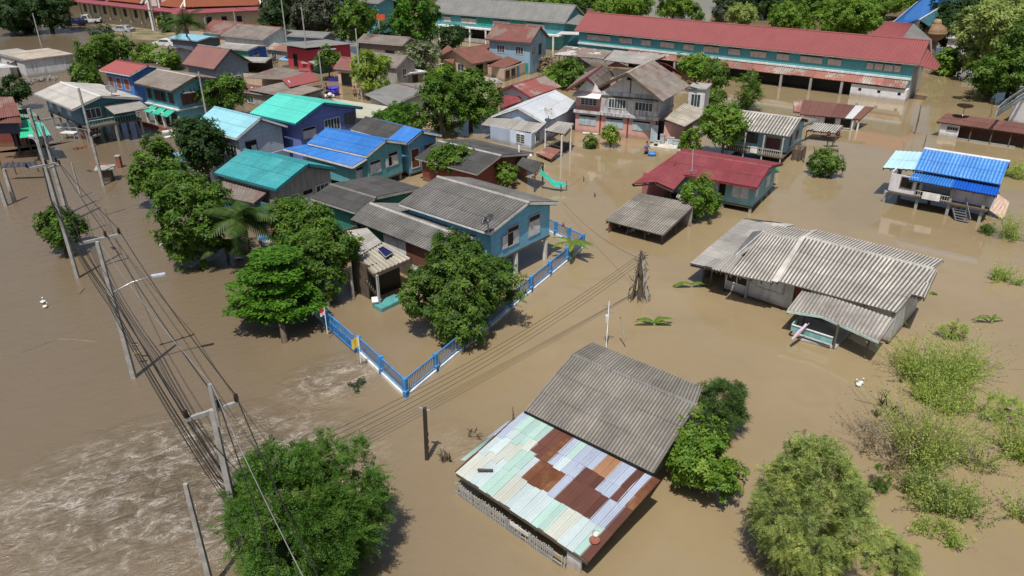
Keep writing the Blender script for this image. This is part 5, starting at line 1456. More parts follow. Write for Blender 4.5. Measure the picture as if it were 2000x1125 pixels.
house('royal_blue_house', 'bright blue two-storey house with brick shutters and faded red roof', 'house', (-48.19, 88.80, -33.0, 6.07, 5.15, 3.98, 4.75, .46),
      roofmat('faded red sheet', (.33, .085, .085), (.18, .07, .07), .25, .4, .06), wallmat('royal blue boards', (.09, .24, .62), .3, .22), -1, .25, .025, None, ov=.5, oe=.5, cap=R_red, fascia=m_['white paint'], seg=2,
      wins=(('F', .3, 2.1, .9, 1.2, dict(n=2, frame=m_['white paint'], shut=m_['brick red'], top=0)), ('F', 1.8, 2.1, .9, 1.2, dict(n=2, frame=m_['white paint'], shut=m_['brick red'], top=0)), ('F', 3.4, 2.1, .9, 1.2, dict(n=2, frame=m_['white paint'], shut=m_['brick red'], top=0))))
house('brown_roof_house', 'blue-grey gabled house with steep dusty maroon roof behind the turquoise house', 'house', (-42.46, 98.28, -34.3, 6.62, 5.83, 3.01, 5.05, .49),
      roofmat('dusty maroon sheet', (.25, .115, .105), (.13, .075, .07), .25, .5, .08), wallmat('slate blue boards', (.24, .30, .36), .3, .25), -1, .25, .025, None, ov=.4, oe=.5, cap=R_greybrown, fascia=plain('dark board', (.06, .045, .05), .7), seg=2,
      wins=(('R', 1.2, .3, .8, 1.6, dict(n=1, frame=m_['old timber'])), ('R', 2.6, .8, .9, .8, dict(n=2, frame=m_['white paint'], shut=m_['brick red'])), ('F', 1.0, 1.2, 1.2, .8, dict(n=2, **GL))))
def white27():
    t = T('white_block', 'flat-roofed whitewashed concrete building with peeling grey walls', 'building', (-73.08, 109.62, 0), -38.3)
    L, D = 7.9, 6.4
    wall4(t, 0, L, 0, D, -1, 2.3, wallmat('peeling whitewash', (.62, .62, .64), .7, 0, (.12, .12, .12)))
    t.add('flat_roof', M().box(-.2, L + .2, -.2, D + .2, 2.301, 2.46), plain('dusty flat roof', (.42, .37, .31), .9, 0, .3, .6))
    t.add('parapet', M().box(-.2, L + .2, -.2, -.08, 2.461, 2.6), m_['concrete'])
    t.add('wing', M().box(-8, -.01, 1.2, 5, -1, 1.7), wallmat('grey whitewash', (.42, .42, .45), .6))
    t.add('wing_roof', M().box(-8, .4, .9, 5.2, 1.701, 1.83), m_['concrete'])
    win(t, (0, 0), (L, 0), 2, .8, 1.0, .8, n=2, frame=m_['concrete'])
white27()
def annex27():
    t = T('grey_lean_shed', 'small grey shed with white sheet roof against the picture edge before the whitewashed block', 'shed', zq('Z1', 60, 560, 0), -40)
    q = lambda x, y, z: t.q('Z1', x, y, z)
    roof(t, (q(-60, 500, 2.2), q(152, 490, 2.2), q(60, 470, 2.6), q(-60, 455, 2.6)), R_whitefar, .25, .025, 0, 1, 2)
    a, b, c = q(-60, 585, 0), q(95, 585, 0), q(160, 545, 0)
    t.add('wall', M().bar(V(a.x, a.y, .6), V(b.x, b.y, .6), .1, 3.0), Wl_grey); t.add('wall', M().bar(V(b.x, b.y, .6), V(c.x, c.y, .6), .1, 3.0), Wl_grey)
annex27()
for i, (x, y) in enumerate(((250, 600), (310, 590), (360, 585), (205, 610))):
    g = zq('Z1', x, y, 0)
    o = T('rubble_heap', ('heap of broken grey masonry at the foot of the whitewashed block', 'heap of pale broken stone beside the whitewashed block corner', 'small rubble heap at the white block facing the trees', 'dark rubble heap beside the thin post before the white block')[i], 'rubble heap', g)
    m = M()
    for k in range(26):
        a = random.uniform(0, 6.28); r = random.uniform(0, 1.0); s = random.uniform(.12, .32); z = max(0, .45 - r * .4)
        m.bar((r * math.cos(a), r * math.sin(a), z), (r * math.cos(a) + s, r * math.sin(a) + s * random.uniform(-1, 1), z + s * .4), s, s * .7)
    o.add('stones', m, m_['concrete'])['kind'] = 'stuff'
def left_edge_house():
    t = T('red_edge_house', 'weathered shophouse with ribbed red roof and bright green awning over black shade', 'house', at(20, 345), -35)
    q = lambda x, y, z: t.q('Z1', x, y, z)
    roof(t, (q(-120, 880, 4.0), q(150, 845, 4.0), q(92, 708, 5.0), q(-120, 715, 5.0)), R_tile2, .22, .03, 5, 2, 4)
    roof(t, (q(-60, 905, 3.6), q(160, 900, 3.5), q(150, 860, 3.9), q(-60, 870, 3.9)), R_brown, .22, .03, 0, 1, 4, name='eave_roof')
    gm = plain('green sheet', (.04, .48, .26), .5, 0, .15); gm2 = plain('mint sheet', (.10, .42, .33), .5, 0, .15)
    roof(t, (q(145, 1010, 2.4), q(262, 1003, 2.4), q(252, 868, 3.1), q(158, 880, 3.1)), gm, .25, .02, 3, 2, 2, name='awning')
    roof(t, (q(262, 1003, 2.4), q(372, 990, 2.4), q(310, 898, 3.0), q(252, 890, 3.05)), gm2, .25, .02, 3, 1, 2, name='awning')
    roof(t, (q(145, 870, 2.9), q(270, 850, 2.7), q(250, 825, 2.8), q(125, 785, 3.2)), plain('dull green sheet', (.16, .32, .24), .6), .25, .02, 0, 1, 2, name='side_roof')
    a, b, c = q(-160, 1130, 0), q(150, 1110, 0), q(330, 1080, 0)
    for p, r, mt in ((a, b, Wl_red), (b, c, m_['old timber'])):
        n = V(-(r - p).y, (r - p).x, 0).normalized() * 2.2
        t.add('wall', M().bar(V(p.x, p.y, 1.2) + n, V(r.x, r.y, 1.2) + n, .1, 4.4), m_['dark opening'] if mt is m_['old timber'] else mt)  # near-black panel stands in for the open shade under the green awning
    t.add('upper_wall', M().bar(q(-120, 940, 3.0), q(145, 935, 3.0), .1, 1.0), wallmat('dark blue boards', (.04, .05, .10), .3))
    for x, y in ((150, 1130), (235, 1120), (335, 1090)):
        p = q(x, y, 0); t.add('post', M().bar((p.x, p.y, -1), (p.x, p.y, 2.4), .12), m_['old timber'])
    t.add('floor', M().slab(a, b, c, c + V(0, 3, 0), .1), m_['old timber'])
left_edge_house()
def dark_tarp():
    t = T('dark_tarp_stall', 'low stall roofed with a dark blue tarp on thin poles beside the electric poles', 'stall', zq('Z5', 140, 420, 0), -8)
    q = lambda x, y, z: t.q('Z5', x, y, z)
    roof(t, (q(0, 398, 1.2), q(240, 388, 1.2), q(215, 362, 1.5), q(30, 368, 1.5)), plain('navy tarp', (.015, .02, .045), .6), .5, .015, 0, 2, 2)
    for x, y in ((20, 430), (100, 440), (235, 425)):
        p = q(x, y, 0); t.add('post', M().bar((p.x, p.y, -1), (p.x, p.y, 1.2), .07), m_['old timber'])
dark_tarp()
def g35():
    t = T('red_patch_house', 'low house with dusty grey roof, one plain red roof panel and cream side wall', 'house', (-31.5, 89.6, 0), -23)
    q = lambda x, y, z: t.q('Z2', x, y, z)
    roof(t, (q(285, 570, 2.7), q(570, 583, 2.7), q(765, 522, 3.1), q(520, 494, 3.2)), R_greybrown, .25, .02, 0, 2, 2)
    roof(t, (q(562, 580, 2.75), q(622, 640, 2.4), q(842, 590, 2.6), q(768, 524, 3.15)), R_school, .25, .02, 0, 2, 2)
    roof(t, (q(690, 520, 3.16), q(770, 520, 3.16), q(760, 496, 3.2), q(690, 502, 3.2)), R_school, .25, .02, 0, 1, 2, name='loose_sheet')
    a, b = q(290, 640, 0), q(640, 690, 0)
    t.add('wall', M().bar(q(290, 580, 2.0), q(575, 592, 2.0), .1, 1.4), Wl_cream); t.add('wall', M().bar(q(575, 592, 2.0), q(628, 645, 2.0), .1, 1.4), Wl_whitep)
    roof(t, (q(320, 660, 1.9), q(640, 720, 1.9), q(870, 650, 2.3), q(580, 600, 2.5)), R_greybrown, .25, .02, 5, 2, 2, name='lower_roof')
    for x, y in ((345, 760), (375, 770)): t.add('post', M().bar(q(x, y, 0), q(x, 640, 2), .16), m_['white paint'])
    t.add('lower_wall', M().bar(q(400, 740, .5), q(640, 760, .5), .1, 2.4), Wl_grey)
    t.add('side_wall', M().bar(q(700, 735, .5), q(860, 690, .5), .1, 2.4), Wl_grey)
g35()
def red34():
    t = T('crimson_shop', 'crimson-walled shop under a broad flat silver grey roof', 'shop', (-33.95, 112.12, 0), -41)
    L, W = 6.6, 8.6
    roof(t, ((0, 0, 3.5), (L, 0, 3.5), (L, W, 3.15), (0, W, 3.15)), R_greyfar, .3, .02, 0, 1, 2)
    wall4(t, .9, L - .4, .8, W - .5, -1, 3.1, Wl_crimson)
    win(t, (.9, .8), (L - .4, .8), 1.4, .5, 1.0, 1.7, n=1, frame=m_['old timber']); win(t, (L - .4, .8), (L - .4, W - .5), .8, .9, .9, 1.0, n=2, **GL); win(t, (L - .4, .8), (L - .4, W - .5), 4, .9, .9, 1.0, n=2, **GL)
    roof(t, ((L - .3, .5, 1.6), (L + 1.8, .5, 1.3), (L + 1.8, 4, 1.3), (L - .3, 4, 1.6)), R_lean, .3, .02, 0, 1, 2, name='awning')
red34()
t = house('small_red_house', 'small house with two-step red roof between the crimson shop and the round yellow tree', 'house', (-23.2, 99.3, -28.9, 3.6, 3.2, 2.4, 3.5, .5), R_tile2, Wl_cream, -1, .25, .02, None, ov=.3, oe=.3, cap=R_tile2, seg=2, wins=(('F', .6, .2, 1.6, 1.5, dict(n=1, frame=m_['old timber'])),))
house('grey_gable_house', 'weathered grey gabled house behind the bright rounded street tree', 'house', (-20.5, 101.5, -30, 6.5, 4.6, 2.6, 3.7, .5), R_greybrown, Wl_grey, -1, .25, .02, None, ov=.3, oe=.3, cap=R_greybrown, seg=2, wins=(('R', 1.2, .9, .8, 1.2, dict(n=2, **GL)),))
t = house('silver_shed', 'low wooden shed with shiny silver roof and tilted window beside the flowering tree', 'shed', (-17.08, 101.0, -46, 2.8, 5.2, 1.3, 1.42, .5), R_whitefar, wallmat('grey brown boards', (.25, .23, .21), .3, .2), -1, .25, .02, None, ov=.3, oe=.3, cap=R_whitefar, seg=2,
      wins=(('R', .5, .4, .7, .55, dict(n=1, **SH)), ('R', 2.6, .05, .8, .95, dict(n=1, frame=m_['old timber']))))
house('grey_flat_house', 'low house with plain grey roof and cream gable in front of the silver shed', 'house', (-16.24, 83.07, -48, 5.82, 8.6, 2.4, 3.1, .47), R_greyfar, Wl_whitep, -1, .25, .02, None, ov=.4, oe=.4, cap=R_brown, seg=2)
def olive36():
    t = T('olive_roof_shed', 'shed with flat pale olive roof beside the bright green hedge', 'shed', at(715, 235), -20)
    q = lambda x, y, z: t.q('Z2', x, y, z)
    roof(t, (q(1090, 860, 2.2), q(1205, 868, 2.1), q(1350, 780, 2.4), q(930, 720, 2.5)), plain('olive sheet', (.40, .40, .32), .7, 0, .15, .5), .4, .015, 0, 1, 2)
    roof(t, (q(1165, 690, 2.6), q(1350, 780, 2.45), q(1475, 740, 2.6), q(1290, 690, 2.8)), R_greyfar, .25, .02, 0, 1, 2)
    a, b = q(1095, 905, 0), q(1215, 910, 0); t.add('wall', M().bar(V(a.x, a.y, .5), V(b.x, b.y, .5), .1, 3.0), Wl_paleblue)
olive36()
# cluster below the temple
house('hip_brown_house', 'house with wide dusty red-brown roof below the temple wall', 'house', (-46.71, 124.5, -30, 9.6, 7.2, 2.99, 4.3, .56), R_greybrown, Wl_whitep, -1, .28, .02, None, ov=.4, oe=.4, cap=R_tile, seg=2, rb=R_tile2)
house('maroon_roof_house', 'house with dull maroon roof half hidden behind poles beside the coconut palm', 'house', (-52.5, 131, -30, 7.5, 6, 2.7, 4.2, .5), R_tile2, Wl_cream, -1, .28, .02, None, ov=.4, oe=.4, cap=R_tile2, seg=2)
t = house('deep_blue_shop', 'small deep blue shop with grey white roof and open green front', 'shop', (-43.6, 113.2, -24, 6.2, 4.4, 2.8, 3.1, .5), R_lean, Wl_dblue, -1, .28, .02, None, ov=.3, oe=.3, cap=R_lean, seg=2, wmats={'F': Wl_green}, wins=(('R', .9, 1.2, 1.2, 1.0, dict(n=3, opened=(), frame=m_['pale glass'], shut=m_['pale glass'])),))
house('silver_roof_house', 'flat silver roof with dark verandah under it below the deep blue shop', 'shelter', (-38.8, 108.3, -10, 4.2, 3.2, 1.7, 1.95, .5), R_lean, m_['old timber'], -1, .28, .02, None, ov=.4, oe=.4, cap=R_lean, seg=2, sides='BL')
house('back_blue_house', 'dark blue and grey house in deep tree shade behind the crimson shop', 'house', (-37.5, 124.5, -20, 8.5, 4, 3.0, 3.5, .5), R_greyfar, wallmat('grey blue boards', (.20, .27, .33), .3, .2), -1, .28, .02, None, ov=.3, oe=.3, cap=R_greyfar, seg=2)
t = house('weathered_back_house', 'old weathered timber house between dense trees and the flowering white tree', 'house', (-24.0, 119.0, -25, 8.5, 4.5, 2.8, 3.6, .5), R_greybrown, wallmat('old grey boards', (.20, .17, .14), .5, .25), -1, .28, .02, None, ov=.4, oe=.4, cap=R_greybrown, seg=2, wins=(('F', 4.6, .6, 1.6, 1.2, dict(n=1, frame=m_['old timber'])),))
t = house('teal_back_building', 'narrow teal building rising behind the pole with an orange sign', 'building', (-27.5, 140, -30, 5, 5, 6.5, 7.2, .5), R_greyfar, Wl_teal, -1, .28, .02, None, ov=.4, oe=.4, cap=R_greyfar, seg=2)
t = house('sky_blue_stall', 'roadside stall with flat sky blue sheet roof behind the parked white car', 'stall', (-57.0, 128.5, -28, 7.0, 5.0, 2.0, 2.3, .5), plain('sky blue sheet', (.22, .46, .58), .5), wallmat('slate boards', (.12, .14, .20), .3), -1, .4, .015, None, ov=.4, oe=.4, cap=plain('sky blue sheet', (.22, .46, .58), .5), seg=2)

for nm, lb, (x, y), an, L_, W_2, ze, zr, rm, wm in (
        ('rusty_lean_shed', 'rusty brown lean shed squeezed between the turquoise house and the low grey patched roof', (470, 205), -30, 5, 3.2, 1.7, 2.1, R_brown, Wl_grey),
        ('tin_shed', 'small pale tin shed at the water edge below the crimson shop', (590, 140), -25, 3.6, 3, 1.3, 1.6, R_lean, Wl_dteal),
        ('dark_brown_shed', 'dark brown roofed shed beside the trunk of the blossom tree', (775, 132), -35, 5, 3, 1.5, 2.0, R_brown, Wl_grey),
        ('grey_lean_house', 'grey roofed low house between royal blue house and the bright shrub strip', (300, 128), -33, 5, 4, 2.0, 2.6, R_greybrown, Wl_whitep),
        ('tin_roof_shop', 'low shop with mottled tin roof between the maroon roof and the silver roof', (520, 118), -28, 6, 4, 1.8, 2.3, R_awning, Wl_grey),
        ('riverside_shed', 'long grey shed in front of the weathered timber house', (765, 112), -30, 7, 3.2, 1.8, 2.2, R_greyfar, Wl_grey),
        ('lane_shed', 'pale roofed shed behind the sky blue stall near the tall palm', (395, 82), -28, 6, 4, 2.0, 2.5, R_greybrown, Wl_cream)):
    house(nm, lb, 'shed', (*at(x, y).xy, an, L_, W_2, ze, zr, .5), rm, wm, -1, .28, .02, None, ov=.3, oe=.3, cap=rm, seg=2, wins=(('F', .8, .4, .9, .8, dict(n=2, **GL)),))

# ---------------------------------------------------------------- temple
def temple():
    t = T('temple_hall', 'long low yellow temple building with orange tiled roofs and maroon eaves', 'temple', (-92.96, 169.2, 0), -34.6)
    L = 37
    wall4(t, 0, L, 0, 9, .9, 4.2, Wl_yellow)
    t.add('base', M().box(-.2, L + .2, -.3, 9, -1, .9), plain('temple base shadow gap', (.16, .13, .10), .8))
    roof(t, ((-1, -1.4, 3.9), (L + 1, -1.4, 3.9), (L + 1, .6, 4.6), (-1, .6, 4.6)), R_maroon, .4, .02, 0, 1, 2, name='eave_roof')
    for a, b in ((-1, 11), (12.5, 25), (26.5, L + 1)):
        roof(t, ((a, -.2, 4.7), (b, -.2, 4.7), (b, 4.5, 9.5), (a, 4.5, 9.5)), R_temple, .4, .02, 0, 1, 2)
        roof(t, ((b, 9.2, 4.7), (a, 9.2, 4.7), (a, 4.5, 9.5), (b, 4.5, 9.5)), R_temple, .4, .02, 0, 1, 2)
        m = M()
        for x in (a, b): m.bar((x, -.3, 4.7), (x, 4.5, 9.7), .25, .3); m.bar((x, 9.3, 4.7), (x, 4.5, 9.7), .25, .3)
        t.add('gable_edge', m, m_['white paint'])
    for i in range(10): t.add('pilaster', M().bar((1 + 3.8 * i, -.15, .9), (1 + 3.8 * i, -.15, 4.2), .3), Wl_yellow)
    for i in range(9): win(t, (0, 0), (L, 0), 2.4 + 3.8 * i, 1.9, .9, 1.4, n=1, frame=m_['old timber'])
temple()
def temple2():
    t = T('temple_chapel', 'yellow temple chapel with steep orange roof, white gable edges and maroon eaves', 'temple', (-58.5, 141.0, 0), 14)
    L, W = 12.5, 8
    wall4(t, 0, L, 0, W, -1, 5.0, Wl_yellow)
    roof(t, ((-2.2, -1.2, 4.4), (L + .8, -1.2, 4.8), (L + .8, .8, 5.5), (-2.2, .8, 5.3)), R_maroon, .4, .02, 0, 1, 2, name='eave_roof')
    roof(t, ((0.2, .0, 5.5), (L + .4, .0, 5.5), (L + .4, 4, 10.5), (0.2, 4, 10.5)), R_temple, .4, .02, 0, 1, 2)
    roof(t, ((L + .4, 8, 5.5), (0.2, 8, 5.5), (0.2, 4, 10.5), (L + .4, 4, 10.5)), R_temple, .4, .02, 0, 1, 2)
    m = M()
    for x in (.1, L + .5): m.bar((x, -.1, 5.5), (x, 4, 10.7), .3, .35); m.bar((x, 8.1, 5.5), (x, 4, 10.7), .3, .35)
    t.add('gable_edge', m, plain('gilt white', (.62, .55, .42), .5))
    t.add('gable_wall', M().face([(.3, .2, 5.4), (.3, 7.8, 5.4), (.3, 4, 10.2)]).face([(L + .3, .2, 5.4), (L + .3, 7.8, 5.4), (L + .3, 4, 10.2)]), plain('temple red gable', (.42, .03, .03), .6))
    for u in (3.4, 6.0, 8.6): win(t, (0, 0), (L, 0), u, 1.9, .8, 1.8, n=1, frame=m_['old timber'])
    t.add('pillar', M().bar((L + 1.2, -1, -1), (L + 1.2, -1, 8.5), .5), m_['white paint'])
temple2()
def temple3():
    t = T('temple_frame_building', 'tall temple building with white framed maroon window grid behind the chapel', 'temple', (-70, 152, 0), -5)
    wall4(t, 0, 9, 0, 5, -1, 12, plain('maroon wall', (.24, .09, .10), .7))
    for i in range(5): t.add('column', M().bar((.2 + 2.15 * i, -.12, -1), (.2 + 2.15 * i, -.12, 12), .35), m_['white paint'])
    for z in (3.5, 7.0, 10.5): t.add('beam', M().box(0, 9, -.25, -.01, z, z + .4), m_['white paint'])
    for z in (4.6, 8.1):
        for i in range(4): win(t, (0, 0), (9, 0), .8 + 2.15 * i, z, 1.0, 1.6, n=1, frame=m_['white paint'], pane=m_['cream curtain'])
temple3()
# temple boundary wall: posts, panels
def temple_wall():
    a, b = at(196, 28), at(318, 64)
    t = T('temple_wall', 'pale temple boundary wall with evenly spaced tall posts', 'wall', a)
    d = b - a; n = 18
    for i in range(n + 1):
        p = d * (i / n); t.add('post', M().bar((p.x, p.y, -1), (p.x, p.y, 2.3), .28), Wl_cream)
    for i in range(n):
        p, q = d * (i / n), d * ((i + 1) / n); t.add('panel', M().bar((p.x, p.y, .1), (q.x, q.y, .1), .12, 1.5), m_['concrete'])
temple_wall()
# dry yard by the temple
m = M()
pts = [at(x, y) for x, y in ((175, 30), (205, 60), (235, 75), (330, 82), (352, 60), (300, 45), (215, 22))]
m.face([(p.x, p.y, .06) for p in pts]); 
for i in range(len(pts)):
    p, q = pts[i], pts[(i + 1) % len(pts)]; m.face([(p.x, p.y, .06), (q.x, q.y, .06), (q.x, q.y, -.6), (p.x, p.y, -.6)])
k = N('wet grass yard', .9); kk = k.ramp(k.noise(k.coord(rnd=False), .35, 6, .7), .4, .6); k.color(k.mix(kk, (.10, .105, .05), (.24, .19, .12)))
tag(link('temple_yard', m.mesh('temple_yard', k.m)), kind='structure')
# ---------------------------------------------------------------- blue fence
BAL = M().box(-.016, .016, -.016, .016, 0, .62).mesh('baluster', plain('fence grey blue', (.20, .26, .38), .5))
BALB = M().box(-.016, .016, -.016, .016, 0, .62).mesh('baluster', m_['blue paint'])
def fence(label, pa, pb, nposts, bal, plinth=True, skip_first=False, step=.125, hh=.98):
    a, b = at(*pa), at(*pb)
    t = T('fence', label, 'fence', a, math.degrees(math.atan2((b - a).y, (b - a).x)), 'blue steel fences round the garden')
    L = (b - a).length
    for i in range(nposts + 1):
        if i == 0 and skip_first: continue
        x = L * i / nposts
        p = t.add('fence_post', M().box(x - .1, x + .1, -.1, .1, -1, hh + .05), m_['blue paint'])
        t.add('post_cap', M().box(x - .12, x + .12, -.12, .12, .33, .40), plain('light blue paint', (.18, .44, .75), .5), p)
    if plinth: t.add('plinth', M().box(.14, L - .14, -.1, .1, -1, .16), m_['white paint'])
    for i in range(nposts):
        x0, x1 = L * i / nposts + .14, L * (i + 1) / nposts - .14
        t.add('rail', M().box(x0, x1, -.025, .025, hh - .06, hh), m_['blue paint'])
        t.add('rail', M().box(x0, x1, -.025, .025, .24, .29), plain('light blue paint', (.18, .44, .75), .5))
        n = int((x1 - x0) / step)
        for k in range(n): link('baluster', bal, t.o, (x0 + (k + .5) * (x1 - x0) / n, 0, .29))
    return t
fence('blue steel fence on white plinth running from the corner past the big round tree', (793, 775), (1138, 485), 8, BAL)
fence('blue steel fence between the corner post and the yellow flag', (793, 775), (703, 690), 2, BAL, skip_first=True)
fence('pale end of the blue fence behind the banana plant', (1138, 485), (1060, 447), 3, BAL, skip_first=True)
fence('blue fence in deep tree shade beyond the patterned gate', (637, 632), (560, 562), 4, BALB, skip_first=True)
def gate():
    a, b = at(703, 690), at(637, 632)
    an = math.degrees(math.atan2((b - a).y, (b - a).x))
    t = T('gate', 'blue sliding gate with yellow diagonal rods beside the yellow flag', 'gate', a, an)
    L = (b - a).length
    t.add('gate_post', M().box(L - .13, L + .13, -.13, .13, -1, 1.05), m_['blue paint'])
    y = .2
    fr = M()
    for z in (.14, .62, 1.08): fr.bar((.15, y, z), (L - .15, y, z), .05)
    for i in range(5): x = .17 + (L - .34) * i / 4; fr.bar((x, y, .12), (x, y, 1.1), .06)
    t.add('gate_frame', fr, m_['blue paint'])
    bl = M().box(-.014, .014, -.014, .014, 0, .9).mesh('baluster', m_['blue paint'])
    n = int((L - .4) / .13)
    for k in range(n): link('baluster', bl, t.o, (.25 + k * .13, y, .16))
    yr = plain('yellow rod', (.45, .36, .08), .5)
    for i in range(4):
        x = .2 + (L - .4) * i / 4; w = (L - .4) / 4
        t.add('rod', M().bar((x, y - .03, .5), (x + w, y - .03, .76), .025).bar((x, y - .03, .76), (x + w, y - .03, .5), .025), yr)
gate()
def flagstaff(px, py, name, label, cols, h, size):
    g = T('flag', label, 'flag', at(px, py, .95 if size > .3 else .9))
    g.add('pole', M().tube([(0, 0, -.6), (0, 0, h)], .022, 6), m_['grey frame'])
    for i, c in enumerate(cols):
        m = M(); n = 5; z0 = h - .03 - size * i / len(cols); z1 = h - .03 - size * (i + .97) / len(cols)
        for k in range(n):
            x0, x1 = -.55 * size * 1.2 * k / n, -.55 * size * 1.2 * (k + 1) / n
            s0, s1 = .06 * math.sin(k * 1.4), .06 * math.sin((k + 1) * 1.4)
            d0, d1 = -.35 * size * (k / n) ** 1.3, -.35 * size * ((k + 1) / n) ** 1.3
            m.slab((x0, s0, z1 + d0), (x1, s1, z1 + d1), (x1, s1, z0 + d1), (x0, s0, z0 + d0), .008)
        g.add('cloth', m, plain(name + str(i), c, .8))
flagstaff(703, 690, 'flag yellow', 'small yellow flag on a pole at the blue gate post', [(.72, .55, .12)], .95, .55)
flagstaff(637, 632, 'flag red', 'furled red and white flag on the shaded blue gate post', [(.5, .03, .05), (.7, .7, .7)], .95, .4)

# ---------------------------------------------------------------- concrete poles and cables
TOPS = {}
def pole(key, px, py, ty, label, w=.3, arms=(), light=None, group='concrete electric poles', mt='pole concrete', steel=0, ins=True):
    """arms: (height fraction, pixel of one end, pixel of the other end)"""
    h = hgt(px, py, ty)
    g = at(px, py)
    t = T('electric_pole', label, 'pole', g, 0, group)
    t.add('shaft', M().bar((0, 0, -1.2), (0, 0, h), w, w * .8, up=V(0, 1, 0), w1=w * .6), m_[mt])
    if steel: t.add('extension', M().bar((w * .4, 0, h - .6), (w * .4, 0, h + steel), .10), m_['galvanised'])
    ends = []
    for z, e0, e1 in arms:
        zz = h * z
        a, b = t.l(at(*e0, zz)), t.l(at(*e1, zz))
        arm = t.add('crossarm', M().bar(a, b, .1, .12), m_['pole concrete'])
        pts = [a.lerp(b, .03), a.lerp(b, .97)] + [a.lerp(b, .64)]
        if ins:
            for p in pts:
                t.add('insulator', M().lathe(p + V(0, 0, .06), [(.03, 0), (.075, .04), (.05, .08), (.08, .13), (.05, .18), (.07, .23), (.02, .28)], 8), m_['insulator brown'], arm)
        ends.append([Vector(t.mw @ (p + V(0, 0, .3))) for p in pts])
    if light:
        z0, tip, zt = light
        q = t.l(at(*tip, zt))
        t.add('lamp_arm', M().tube([(0, 0, z0), V(0, 0, z0).lerp(q, .5) + V(0, 0, .12), q], .035, 6), m_['galvanised'])
        d = (q - V(0, 0, z0)); d.z = 0; d.normalize()
        t.add('lamp_head', M().bar(q - d * .1, q + d * .5, .22, .1), plain('lamp head', (.45, .50, .58), .4))
    TOPS[key] = (t, h, ends)
    return t
P2 = pole('p2', 262, 738, 472, 'tall concrete electric pole with a street lamp arm standing in open river water', .24, [(.985, (155, 476), (236, 458))], (4.6, (300, 539), 5.1))
_t3 = at(414, 800, 7.0); P3 = pole('p3', 1000 + FOC * _t3.x / depth((_t3.x, _t3.y, 0)), row((_t3.x, _t3.y, 0)), 800, 'concrete electric pole whose foot is hidden by the big feathery tree', .25, [(.985, (362, 820), (466, 786))], steel=.9)
P4 = pole('p4', 414, 1150, 945, 'bare slim concrete pole rising at the edge of the foaming current', .2, [])
P1 = pole('p1', 152, 543, 275, 'concrete street lamp pole with crossarm next to the bush in the water', .22, [(.86, (52, 330), (112, 318))], (hgt(152, 543, 290), (62, 268), hgt(152, 543, 275)))
P0 = pole('p0', 122, 440, 212, 'thick double concrete pole with transformer arms just behind the bush', .32, [(.94, (75, 236), (118, 228)), (.62, (88, 330), (118, 322))])
P0b = pole('p0b', 131, 418, 245, 'second slimmer concrete pole right beside the thick double pole', .26, [])
PA = pole('pa', 202, 362, 172, 'concrete pole with a square masonry block at its foot', .22, [(.97, (178, 268), (196, 262))], (hgt(202, 362, 255), (118, 250), hgt(202, 362, 262)))
PB = pole('pb', 158, 385, 318, 'short thin leaning pole in open water near the stilt house', .14, [])
PL = pole('pl', 28, 395, 330, 'stout short concrete pole at the picture edge beside the dark tarp stall', .34, [], ins=False)
PL2 = pole('pl2', 12, 402, 345, 'second stout short concrete pole at the picture edge', .3, [], ins=False)
for key, px, py, ty, lb, arms in (
        ('f1', 408, 250, 140, 'pale concrete pole with crossarm before the turquoise house', [(.72, (358, 182), (381, 179))]),
        ('f1b', 375, 225, 150, 'short pole with crossarm standing by the turquoise house corner', [(.6, (355, 181), (382, 182))]),
        ('f2', 603, 135, 12, 'very tall pole in front of the crimson shop', []),
        ('f3', 707, 195, 55, 'tall pole rising from the street beside the bright rounded tree', []),
        ('f4', 731, 184, 118, 'short pole with crossarm inside the bright rounded tree', [(.92, (716, 124), (736, 126))]),
        ('f5', 745, 112, 25, 'tall pole with orange sign beside the teal back building', []),
        ('f6', 857, 100, 42, 'pole with two pale crossarms beside the dark green tree', [(.75, (848, 59), (865, 59)), (.5, (848, 70), (866, 71))]),
        ('f7', 566, 128, 0, 'pole behind the crimson shop roof against dark trees', []),
        ('f8', 469, 103, 20, 'tall pole beside the small deep blue shop', []),
        ('f9', 440, 92, 52, 'lower slim pole beside the grey white shop roof', []),
        ('f10', 408, 85, 30, 'pole with crossarm near the maroon roof house', [(.95, (398, 34), (406, 33))]),
        ('f11', 619, 62, 12, 'pole with crossarm against the dark trees behind the shop', [(.55, (611, 39), (625, 39))]),
        ('f12', 79, 82, 26, 'slim pale pole standing by the muddy road near the dark tree', []),
        ('f13', 305, 62, 0, 'tall pole before the temple hall', []),
        ('f14', 175, 32, -8, 'tall pole behind the parked pickup', []),
        ('f15', 241, 32, -2, 'slim pole in front of the temple hall wall', []),
        ('f16', 250, 95, 48, 'slim pole beside the sky blue stall', []),
        ('f17', 262, 100, 52, 'second slim pole beside the sky blue stall', []),
        ('f18', 1200 + 0, 125, 92, 'grey pole beside the mottled tin shed', []),
        ('f19', 350, 45, -10, 'pole in front of the temple chapel corner', [])):
    pole(key, px, py, ty, lb, .22, arms)
pole('f20', 633, 195, 100, 'thin street lamp pole in front of the square clipped tree', .16, [], (hgt(633, 195, 100), (648, 96), hgt(633, 195, 98)))
o = T('orange_sign', 'small orange board fixed on the tall pole by the dark green tree', 'sign', at(745, 33, 9.2), 0)
o.add('board', M().box(-.55, .45, -.3, -.22, -.3, .3), plain('orange board', (.62, .10, .03), .6)); o.add('bracket', M().box(-.1, .1, -.22, .0, -.1, .1), m_['galvanised'])
o = T('pole_block', 'square weathered masonry block with a flat cap at the pole foot', 'block', at(211, 352), 20)
o.add('body', M().box(-.45, .45, -.45, .45, -1, 1.05), m_['old timber']); o.add('cap', M().box(-.75, .75, -.7, .7, 1.052, 1.14), m_['concrete'])
